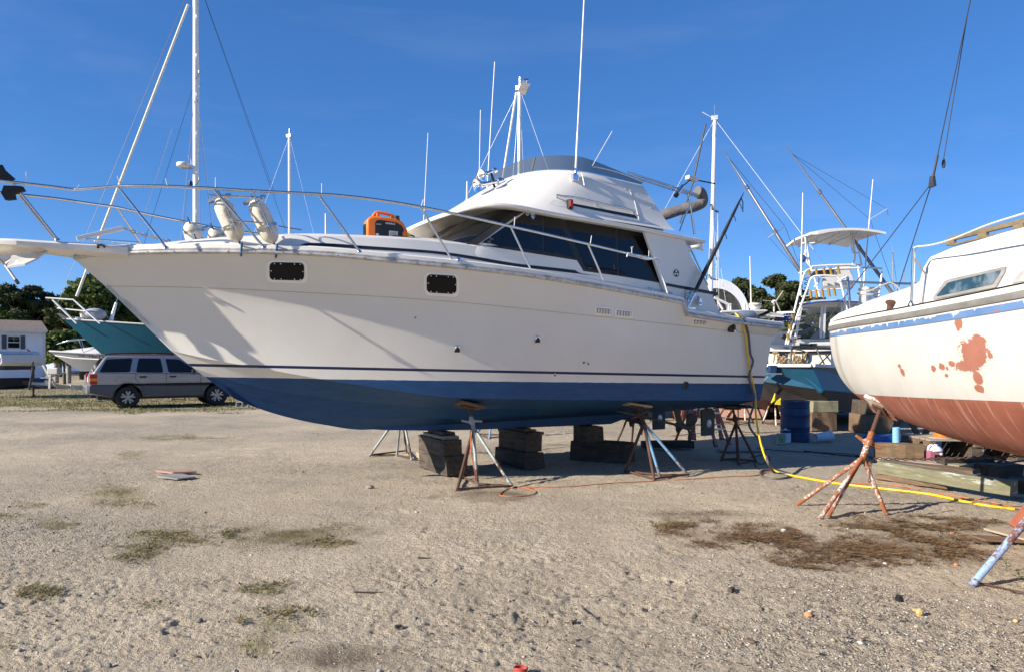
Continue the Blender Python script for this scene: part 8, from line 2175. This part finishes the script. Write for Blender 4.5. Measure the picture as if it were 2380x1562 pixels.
for u0, u1 in ((6, 16.5), (48.5, 58.5)):
    p0, p1 = hq(u0, 812, 0), hq(u1, 781, 0); m_ = MB(); m_.box(((p0.x + p1.x) / 2, HY - 0.05, (p0.z + p1.z) / 2), (p1.x - p0.x, 0.06, p1.z - p0.z)); so = m_.build('shutter', M['shutter'], house_, world=True)
for x in (hx1 - 0.4, hx1 - 3, hx1 - 5.5): m_ = MB(); m_.box((x, HY + 0.3, 0.31), (0.4, 0.4, 0.62)); m_.build('pier', M['cblock'], house_, world=True)
m_ = MB(); m_.box(((hx0 + hx1) / 2, HY + 2.2, 0.35), (hx1 - hx0 - 1.0, 3.6, 0.5)); m_.build('underfloor_shade_box', M['black'], house_, world=True)  # solid black box standing in for the shade under the floor
for k, (u, lab) in enumerate(((96, 'blue plastic barrel lying in the shade beside the mobile home'), (104, 'second blue barrel lying under the corner of the mobile home'))):
    c = P(u, 846, 41.5); m_ = MB(); m_.lathe([(0.2, -0.42), (0.29, -0.38), (0.30, 0), (0.29, 0.38), (0.2, 0.42)], 16, (0, 0, 0.3), (1, 0, 0)); o = m_.build('plastic_barrel', M['drum_blue'], None, smooth=45); o.location = (c.x, c.y, 0); tag(o, lab, 'barrel')
tp = thing('tarp_boat', 'low boat under a pale blue tarp right of the mobile home', 'boat', tuple(G(128, 872)), R(-15))
m_ = MB(); m_.prism([(-2.2, -0.9, 0.25), (2.2, -0.9, 0.15), (2.5, -0.3, 0.5), (0.2, -0.2, 1.45), (-2.2, -0.6, 0.9)], (0.2, 1.8, 0)); m_.build('tarp', pbr('pale_blue_tarp', (0.34, 0.42, 0.58), 0.7), tp, recalc=True, bevel=0.08)
db = thing('dark_motor_boat', 'dark blue motor boat with white rail beyond the small white boat', 'boat', tuple(G(150, 862)), R(180))
simple_boat(db, 7.0, 2.4, 0.7, 2.6, 2.2, 1.4, 0.9, 0.8, ('navy', 'black_bottom'), wl=1.3)
for (u, v0, v1, lab) in ((131, 800, 850, 'grey round piling left of the other one beyond the boats'), (160, 802, 850, 'grey round piling right of the other one beyond the boats')):
    p = P(u, v0, 52); m_ = MB(); m_.tube([(0, 0, 0), (0, 0, p.z)], 0.16, 10); o = m_.build('piling', M['plygrey'], None, smooth=50); o.location = (p.x, 52, 0); tag(o, lab, 'piling', 'pilings beyond the boats')

house_.rotation_euler = (0, 0, R(40))
# ================================================================ MASTED BOATS HIDDEN BEHIND THE CRUISER
def back_sailboat(label, um, vt, Y, L, mr, heading, mastx=0.62, hull='white', stays=(), spreaders=(), lean=0.0, mat='alu_white', zk=0.5):
    p = P(um, vt, Y); h = R(heading); d = Vector((math.cos(h), math.sin(h), 0)); st0 = Vector((p.x, p.y, 0)) - d * L * mastx
    th = thing('moored_sailboat', label, 'sailboat', tuple(st0), h, 'sailboats standing behind the cruiser')
    simple_boat(th, L, L * 0.30, zk, 1.75, 1.6, L * 0.13, 0.55, 0.8, (hull, 'red_bottom'), wl=1.05)
    kf = MB(); kf.prism([(L * .35, -0.1, 0.8), (L * .62, -0.1, 0.8), (L * .58, -0.1, 0.03), (L * .38, -0.1, 0.03)], (0, 0.2, 0)); kf.build('keel', M['red_bottom'], th, recalc=True)
    boat_stands(th, L, L * 0.28, 1.0)
    ct = MB(); ct.box((L * .5, 0, 1.85), (L * .4, L * .16, 0.4)); ct.build('coachroof', M['white'], th, bevel=0.1)
    mm = MB(); mb0, mt0 = Vector((L * mastx, 0, 1.7)), Vector((L * mastx + lean, 0, p.z)); mm.tube([mb0, mt0], [mr, mr * 0.85], 12); mo = mm.build('mast', M[mat], th, smooth=50)
    hd = MB(); hd.box(mt0 + Vector((0, 0, 0.03)), (mr * 3, mr * 2, 0.12)); hd.tube([mt0, mt0 + Vector((0, 0, 0.4))], 0.012, 5); hd.tube([mt0, mt0 + Vector((0.35, 0, 0.25))], 0.012, 5); hd.build('masthead', M['alu'], mo)
    w = MB(); LP = onplane(th)
    for fpt in ((L * .99, 0, 1.75), (0.05, 0, 1.7)): w.tube([mt0, Vector(fpt)], 0.0055, 5)
    for sg in (-1, 1):
        pts = [Vector((L * mastx - 0.1, sg * L * .14, 1.65))]
        for (f, sw) in spreaders: pts.append(mb0.lerp(mt0, f) + Vector((-0.05, sg * sw, 0)))
        pts.append(mt0); w.tube(pts, 0.005, 5); w.tube([Vector((L * mastx - 0.5, sg * L * .14, 1.65)), mb0.lerp(mt0, spreaders[0][0] if spreaders else 0.6)], 0.005, 5)
    w.build('standing_rigging', M['alu_white'], th)['kind'] = 'stuff'
    for (f, sw) in spreaders:
        for sg in (-1, 1): s = MB(); c = mb0.lerp(mt0, f); s.bar(c, c + Vector((-0.05, sg * sw, 0.03)), 0.07, 0.03); s.build('spreader', M['frame_dark'], mo)
    return th, mo, LP
b1, m1, L1 = back_sailboat('sailboat whose thin grey mast shows right of the dirtier fender', 674, 318, 38, 9.5, 0.085, -25, spreaders=((0.06, 0.0),), lean=-0.04)
sp1 = MB(); a, c = L1(653, 697 - 170, 0), L1(704, 701 - 170, 0); sp1.tube([L1(648, 526), L1(675, 531), L1(700, 535)], 0.03, 6); sp1.build('boom', M['frame_dark'], b1)
b2, m2, L2 = back_sailboat('sailboat whose thick white mast shows through the flybridge wind deflector', 1206, 208, 24, 9.0, 0.075, -30, spreaders=((0.5, 0.55),), lean=0.03)
fu = MB(); fu.tube([L2(1160, 470), L2(1200, 216)], 0.04, 7); fu.build('furled_forestay', M['white'], b2, smooth=60)
rr3 = MB(); c = L2(1218, 205); rr3.box(c, (0.28, 0.28, 0.28), Matrix.Rotation(R(45), 3, 'X') @ Matrix.Rotation(R(40), 3, 'Y')); rr3.build('radar_reflector', M['galv'], m2); rr3 = MB(); rr3.tube([L2(1224, 199), L2(1224, 188)], 0.012, 5); rr3.tube([L2(1219, 185), L2(1229, 186)], 0.02, 5); rr3.build('wind_vane', M['black'], m2); 
b3_, m3, L3 = back_sailboat('sailboat with radar dome and solar panel behind the cruiser stern', 1648, 280, 20.5, 8.5, 0.062, 155, mastx=0.55, spreaders=((0.62, 0.55), (0.33, 0.7)), lean=-0.16)
c = P(1618, 571, 20.3); m_ = MB(); m_.lathe([(0.0, -0.08), (0.17, -0.08), (0.2, -0.02), (0.19, 0.06), (0.13, 0.10), (0, 0.11)], 18, c, cap=False); m_.tube([c - Vector((0, 0, 0.1)), c + Vector((0.2, 0, -0.14))], 0.03, 6); m_.build('mast_radar', M['white'], b3_, world=True, smooth=45)
m_ = MB(); m_.tube([P(1612, 300 + 120, 20.4), P(1640, 288, 20.4)], 0.025, 6); m_.tube([P(1580, 520, 20.4), P(1612, 420, 20.4)], 0.025, 6); m_.build('furled_jib', M['frame_dark'], b3_, world=True)
# superstructure seen past the cruiser's cockpit
sl_ = MB(); sl_.prism([P(u, v, 17.6) for u, v in [(1676, 727), (1676, 722), (1780, 720), (1786, 722), (1782, 724)]], (0.3, 1.6, 0)); sl_.build('solar_deck', M['white'], b3_, world=True, recalc=True, bevel=0.015)
dg2 = thing('dinghy', 'blue grey inflatable dinghy hung under the white arch behind the cruiser stern', 'dinghy', tuple(P(1730, 738, 17.2)), R(8))
m_ = MB(); m_.tube([P(u, v, 17.2) - P(1730, 738, 17.2) for u, v in ((1692, 733), (1705, 736), (1725, 735), (1750, 734), (1762, 738))], [0.02, 0.11, 0.135, 0.12, 0.05], 14); m_.build('tube', pbr('dinghy_fabric', (0.16, 0.21, 0.28), 0.6), dg2, smooth=60); m_ = MB(); m_.box((0.05, 0.5, 0.0), (0.7, 0.8, 0.08)); m_.build('floor', M['grey_fabric'], dg2)
for (u, v0, v1) in ((1694, 740, 707), (1730, 722, 708), (1698, 722, 706)): m_ = MB(); m_.tube([P(u, v0, 17.7), P(u, v1, 17.7)], 0.03, 8); m_.build('arch_post', M['white'], b3_, world=True)
m_ = MB(); m_.tube([P(1660, 692, 17.7), P(1697, 710, 17.7)], 0.035, 7); m_.tube([P(1668, 700, 17.7), P(1680, 720, 17.7)], 0.03, 7); m_.build('davit', M['white'], b3_, world=True)
c = P(1755, 712, 18.2); m_ = MB(); m_.lathe([(0.0, -0.09), (0.10, -0.09), (0.145, -0.03), (0.155, 0.02), (0.15, 0.07), (0.0, 0.075)], 22, c, cap=False); rd_o = m_.build('radar_dome', M['white'], b3_, world=True, smooth=45)
m_ = MB(); text_into(m_, 'Raymarine', c + Vector((-0.115, -0.165, 0.0)), (1, 0, 0), (0, 0, 1), 0.052, depth=0.004, bold=0.001); m_.build('lettering', M['black'], rd_o, world=True)
m_ = MB(); m_.tube([P(1746, 720, 18.3), P(1743, 596, 18.3)], [0.022, 0.012], 7); m_.build('whip_antenna', M['white'], b3_, world=True)
m_ = MB(); m_.prism([P(1795, 749, 17.6), P(1841, 746.5, 17.3), P(1849, 726.5, 17.6), P(1806, 727.5, 17.9)], (0.01, 0.03, 0.03)); spn = m_.build('solar_panel', M['white'], b3_, world=True, recalc=True)
M['cell'] = pbr('solar_cell', (0.01, 0.02, 0.075), 0.2, var=0.1)
pa_, pb_, pc2, pd_ = P(1797, 748, 17.57), P(1840, 745.7, 17.27), P(1847.5, 727.3, 17.57), P(1807, 728.3, 17.87)
for i in range(6):
    for j in range(3):
        f = lambda a, b_: pa_.lerp(pb_, a).lerp(pd_.lerp(pc2, a), b_)
        m_ = MB(); m_.add([f((i + .05) / 6, (j + .06) / 3), f((i + .95) / 6, (j + .06) / 3), f((i + .95) / 6, (j + .94) / 3), f((i + .05) / 6, (j + .94) / 3)], [(0, 1, 2, 3)]); m_.build('solar_cell', M['cell'], spn, world=True)
m_ = MB(); m_.prism([P(1780, 735, 17.5), P(1822, 738, 17.3), P(1820, 732, 17.5), P(1790, 728, 17.9)], (0, 0, 0.02)); m_.build('second_panel', M['galv'], b3_, world=True, recalc=True); m_ = MB(); m_.tube([P(1766, 738, 17.4), P(1800, 736, 17.5)], 0.03, 6); m_.tube([P(1786, 745, 17.4), P(1790, 738, 17.5)], 0.02, 6); m_.build('panel_bracket', M['alu'], b3_, world=True)
wt_ = MB(); hb_ = P(1799, 702, 18.4); wt_.tube([P(1799, 740, 18.4), hb_], 0.022, 8); wt_.sphere(hb_, (0.06, 0.11, 0.05), 10, 6)
wt_.build('wind_generator', M['white'], b3_, world=True, smooth=60); wto = COL.objects['wind_generator']
for k in range(3):
    a = R(55 + 120 * k); d = Vector((math.cos(a), 0, math.sin(a))); m_ = MB(); m_.bar(hb_ - Vector((0, 0.12, 0)), hb_ + d * 0.32 - Vector((0, 0.12, 0)), 0.012, 0.045, up=(0, 1, 0.2)); m_.build('turbine_blade', M['galv'], wto, world=True)
wb_ = thing('white_runabout', 'white lapped hull boat seen between the cruiser transom and the fishing tower', 'boat', tuple(G(1815, 930)), R(70))
m_ = MB()
for k in range(4):
    v0, v1 = 816 - 11 * k, 805 - 11 * k; m_ = MB(); m_.prism([P(1775 + 4 * k, v0, 20.5 - .03 * k), P(1850 - 3 * k, v0 - 2, 20.9), P(1850 - 3 * k, v1 - 2, 20.9), P(1775 + 4 * k, v1 + .3, 20.5 - .03 * k)], (0.3, 1.2 - .1 * k, 0)); m_.build('plank', M['siding'], wb_, world=True, recalc=True)
m_ = MB(); m_.tube([P(1812, 806, 20.4), P(1818, 803, 20.4), P(1824, 805, 20.4), P(1820, 808, 20.4), P(1812, 808, 20.4)], 0.02, 5); m_.build('hull_badge', M['frame_dark'], wb_, world=True); m_ = MB(); m_.prism([P(1818, 786, 20.3), P(1824, 776, 20.3), P(1842, 792, 20.3), P(1838, 796, 20.3)], (0, 0.1, 0)); m_.build('windscreen', M['glass_dark'], wb_, world=True, recalc=True)
m_ = MB(); m_.prism([P(1775, 870, 20.6), P(1850, 870, 20.9), P(1850, 818, 20.9), P(1775, 818, 20.6)], (0.3, 1.2, 0)); m_.build('hull', M['siding'], wb_, world=True, recalc=True)
# two whip antennas of a cruiser standing behind
bc = thing('white_cruiser', 'white cruiser behind the main boat, only its thin whip antennas showing', 'boat', tuple(P(1010, 0, 19.5).to_2d().to_3d()), R(12))
simple_boat(bc, 8.0, 3.0, 0.6, 2.3, 2.0, 1.0, 0.9, 0.7, ('white', 'black_bottom'), wl=1.15); boat_stands(bc, 8.0, 3.0, 1.1)
cb_ = MB(); cb_.box((3.2, 0, 2.5), (3.0, 2.2, 0.9)); cb_.build('cabin', M['white'], bc, bevel=0.2)
for (u0, v0, u1, v1, Y) in ((984, 535, 995, 310, 19.5), (758, 560, 757, 497, 26), (1086, 470, 1086, 423, 24)):
    m_ = MB(); a, b_ = P(u0, v0, Y), P(u1, v1, Y); m_.tube([a + (a - b_) * 0.5, a, b_], [.025, .018, .010] if Y < 20 else [.05, .045, .03], 7); m_.build('whip_antenna', M['white'], bc, world=True, smooth=60)
far_m = thing('distant_sailboats', 'pair of thin distant masts right of the fishing boat tower', 'sailboat', tuple(P(2073, 838, 60).to_2d().to_3d()), 0)
for (u, v, r) in ((2075, 582, 0.05), (2074, 610, 0.035), (2101, 628, 0.07)):
    m_ = MB(); m_.tube([Vector((P(u, v, 55).x, 55, 1.0)), P(u, v, 55)], r, 6); m_.build('mast', M['alu'], far_m, world=True)
m_ = MB(); m_.box(P(2085, 800, 55), (7, 2.5, 1.0)); m_.build('hull', M['white'], far_m, world=True, bevel=0.3)
# --- hoop shelter
HSY = 34.0
hs_ = thing('hoop_shelter', 'white fabric hoop shelter with open front behind the cruiser stern', 'shelter', (P(1672, 0, HSY).x, HSY, 0), R(0))
cx = P(1664, 0, HSY).x; rad_o = 1.52; 
def hoop_pt(a, rx, rz, y, z0): return Vector((cx + rx * math.cos(a), y, z0 + rz * math.sin(a)))
z0 = EYE + (VH - 735) * HSY / F; rxo, rzo = (P(1742, 0, HSY).x - cx), (P(0, 648, HSY).z - z0)
M['fabric'] = pbr('white_fabric', (0.68, 0.69, 0.71), 0.7, var=0.04)
m_ = MB(); n = 28; angs = [PI * k / n for k in range(n + 1)]
rows = [[hoop_pt(a, rxo, rzo, HSY, z0) for a in angs], [hoop_pt(a, rxo, rzo, HSY + 8, z0) for a in angs]]
m_.grid(rows); m_.grid([[hoop_pt(a, rxo, rzo, HSY, z0) for a in angs], [hoop_pt(a, rxo * 0.80, rzo * 0.74, HSY + 0.02, z0) for a in angs]])
m_.grid([[hoop_pt(0, rxo, 1, HSY, z0) , Vector((cx + rxo, HSY, 0))], [hoop_pt(0, rxo, 1, HSY + 8, z0), Vector((cx + rxo, HSY + 8, 0))]]); m_.grid([[Vector((cx - rxo, HSY, z0)), Vector((cx - rxo, HSY, 0))], [Vector((cx - rxo, HSY + 8, z0)), Vector((cx - rxo, HSY + 8, 0))]])
for sg in (-1, 1): m_.add([(cx + sg * rxo, HSY, 0), (cx + sg * rxo, HSY, z0), (cx + sg * rxo * .8, HSY + .02, z0), (cx + sg * rxo * .8, HSY + .02, 0)], [(0, 1, 2, 3)])
m_.build('fabric_cover', M['fabric'], hs_, world=True, smooth=50)
m_ = MB(); e = [hoop_pt(a, rxo * .99, rzo * .99, HSY + 8, z0) for a in angs]; m_.add(e + [Vector((cx - rxo, HSY + 8, 0)), Vector((cx + rxo, HSY + 8, 0))], [tuple(range(n + 3))]); m_.build('rear_wall', pbr('brown_fabric', (0.20, 0.17, 0.155), 0.8, var=0.1), hs_, world=True)
for y in (1.5, 3.5, 6): m_ = MB(); m_.tube([hoop_pt(a, rxo * .97, rzo * .97, HSY + y, z0) for a in angs], 0.05, 6); m_.build('hoop_frame', M['galv'], hs_, world=True)
m_ = MB()
for (a0, a1) in ((0.25, 0.5), (0.5, 0.75)): m_.tube([hoop_pt(PI * a0, rxo * .96, rzo * .96, HSY + 1.5, z0), hoop_pt(PI * a1, rxo * .96, rzo * .96, HSY + 6, z0)], 0.04, 6)
m_.tube([Vector((cx - rxo, HSY + 1.5, z0 + .3)), Vector((cx + rxo, HSY + 1.5, z0 + .3))], 0.04, 6); m_.build('brace', M['galv'], hs_, world=True)

# ================================================================ TREES
M['bark'] = pbr('pine_bark', (0.075, 0.058, 0.045), 0.9, var=0.3, vs=3)
LEAF = {'pine': island('pine_needles', [(0.018, 0.032, 0.010), (0.040, 0.058, 0.016), (0.030, 0.046, 0.014), (0.060, 0.072, 0.022), (0.075, 0.062, 0.028)], transl=0.12),
        'oak': island('oak_leaves', [(0.035, 0.060, 0.012), (0.070, 0.105, 0.020), (0.050, 0.080, 0.015), (0.100, 0.125, 0.030)], transl=0.2),
        'shrub': island('shrub_leaves', [(0.05, 0.085, 0.015), (0.095, 0.14, 0.028), (0.07, 0.10, 0.02), (0.16, 0.16, 0.045)], transl=0.2)}
def tree(label, u, Y, v_top, w_px, kind, seed, v_low=None, group='trees along the yard edge', name='pine_tree', nl=8000, lean=0):
    rr_ = np.random.RandomState(seed); p = P(u, v_top, Y); H_ = p.z; Wd = w_px * Y / F
    zl = EYE + (VH - v_low) * Y / F if v_low else H_ * 0.35
    th = thing(name, label, 'tree', (p.x, Y, 0), 0, group)
    r0 = 0.018 * H_ + 0.05
    tk = MB(); pts = []; 
    for k in range(9):
        f = k / 8; pts.append(Vector((lean * f + 0.25 * math.sin(f * 3 + seed) * f, 0.2 * math.sin(f * 4 + seed * 2) * f, H_ * 0.93 * f)))
    tk.tube(pts, [r0 * (1 - 0.82 * k / 8) for k in range(9)], 8)
    nb_ = 36 if kind == 'pine' else 36
    cents = []
    for k in range(nb_):
        f = rr_.rand() ** 0.85; z = zl + (H_ - zl) * (0.06 + 0.90 * f)
        prof_ = math.sin(PI * min(1, max(0.05, (0.16 + 0.84 * f) if kind != 'shrub' else 0.35 + 0.6 * f))) ** 0.55 * (1.0 if f < 0.75 else 0.9)
        a = rr_.rand() * 2 * PI; q = (0.25 + 0.75 * math.sqrt(rr_.rand())) * Wd / 2 * prof_
        c = np.array([q * math.cos(a) + lean * f, q * math.sin(a), z]); cents.append((c, (0.115 + 0.11 * rr_.rand()) * Wd * (0.8 if kind == 'pine' else 1.0)))
        if k % 2 == 0 and kind != 'shrub':
            zi = max(zl * 0.8, z - 0.25 * q - 0.5); i_ = min(7, int(8 * zi / (H_ * .93))); b0_ = pts[i_]
            e = Vector(c.tolist()); tk.tube(spline([b0_, b0_.lerp(e, 0.5) + Vector((0, 0, 0.15 * q)), e], 3), [r0 * 0.32 * (1 - 0.11 * j) for j in range(7)], 5)
    tk.build('trunk', M['bark'], th, smooth=60)
    per = nl // nb_; V = []; 
    ls = 0.0036 * Y * (1.0 if kind == 'pine' else 0.95)
    for c, r in cents:
        d = rr_.randn(per, 3); d /= np.linalg.norm(d, axis=1)[:, None]; rad = r * (0.35 + 0.65 * rr_.rand(per) ** 0.5)
        pos = c + d * rad[:, None] * np.array([1.15, 1.15, 0.72 if kind == 'pine' else 0.85])
        t1 = rr_.randn(per, 3); t1[:, 2] *= 0.6; t1 /= np.linalg.norm(t1, axis=1)[:, None]; t2 = np.cross(t1, d); t2 /= (np.linalg.norm(t2, axis=1)[:, None] + 1e-6)
        s1 = ls * (0.55 + 0.9 * rr_.rand(per))[:, None]; s2 = s1 * (0.38 if kind == 'pine' else 0.7)
        V.append(np.stack([pos - t1 * s1, pos + t2 * s2, pos + t1 * s1, pos - t2 * s2], 1))
    V = np.concatenate(V).reshape(-1, 3); n = len(V) // 4
    me = bpy.data.meshes.new('crown'); np_mesh(me, V, np.arange(n * 4).reshape(-1, 4)); me.materials.append(LEAF[kind])
    o = bpy.data.objects.new('crown', me); COL.objects.link(o); o.parent = th
    return th
tree('dark pine at the far left edge above the mobile home', 22, 66, 669, 120, 'pine', 1, 770)
tree('broad topped dark pine right of the leftmost pine above the mobile home roof end', 78, 68, 668, 95, 'pine', 2, 765)
tree('lower dark pine behind the teal yacht bow rail', 140, 72, 690, 110, 'pine', 3, 800)
tree('bushy dark tree behind the teal yacht bow', 190, 62, 676, 130, 'pine', 4, 810)
tree('tall bright green tree reaching up beside the cruiser bow', 240, 56, 640, 150, 'oak', 5, 800, name='oak_tree', nl=10000)
tree('green tree behind the deck of the teal yacht', 320, 60, 668, 150, 'oak', 6, 800, name='oak_tree')
tree('tree mostly hidden behind the cruiser bow flare', 420, 64, 700, 160, 'pine', 7, 800)
tree('yellowish bush above the mobile home roof at left', 10, 60, 732, 90, 'shrub', 8, 790, name='bush', nl=4500)
tree('green bush below the pines right of the mobile home', 150, 50, 778, 95, 'shrub', 9, 835, name='bush', nl=4500)
tree('second green bush behind the small white boat', 205, 52, 782, 90, 'shrub', 10, 840, name='bush', nl=4500)
tree('rounded pine just right of the hoop shelter', 1722, 62, 650, 75, 'pine', 11, 745)
tree('tallest broad pine between the hoop shelter and the fishing tower', 1800, 58, 641, 110, 'pine', 12, 760, nl=10000)
tree('bushy pine half behind the ladder of the fishing tower', 1845, 56, 657, 80, 'pine', 13, 770, nl=8000)
tree('lower pine filling the gap behind the solar panel', 1770, 66, 680, 110, 'pine', 14, 770)
tree('dark pine seen through the fishing boat curtains', 1905, 55, 700, 130, 'pine', 15, 790)
tree('low pine behind the fishing boat and the old sailboat', 2010, 70, 745, 150, 'pine', 16, 810)
def hedge(label, u0, u1, Y, v_top, seed, kind='pine'):
    rr_ = np.random.RandomState(seed); n = 9000; a, b_ = P(u0, v_top, Y).x, P(u1, v_top, Y).x; H_ = P(0, v_top, Y).z
    x = a + (b_ - a) * rr_.rand(n); y = Y + 5 * rr_.rand(n); hh = H_ * (0.72 + 0.5 * (vnoise(x * 0.25, y * 0 + seed, 1) + 0.4 * vnoise(x * 0.9, y * 0, 2))); z = hh * rr_.rand(n) ** 0.7
    pos = np.stack([x, y, z], -1); t1 = rr_.randn(n, 3); t1 /= np.linalg.norm(t1, axis=1)[:, None]; t2 = np.cross(t1, rr_.randn(n, 3)); t2 /= np.linalg.norm(t2, axis=1)[:, None]
    s = (0.008 * Y * (0.6 + 0.8 * rr_.rand(n)))[:, None]
    V = np.stack([pos - t1 * s, pos + t2 * s * .7, pos + t1 * s, pos - t2 * s * .7], 1).reshape(-1, 3)
    stuff('distant_wood', V, np.arange(n * 4).reshape(-1, 4), LEAF[kind], label, 'wood')
hedge('dark mass of woodland closing the yard behind the left boats', -700, 1200, 84, 735, 3)
hedge('dark mass of woodland behind the fishing boat on the right', 1150, 2600, 82, 752, 5)
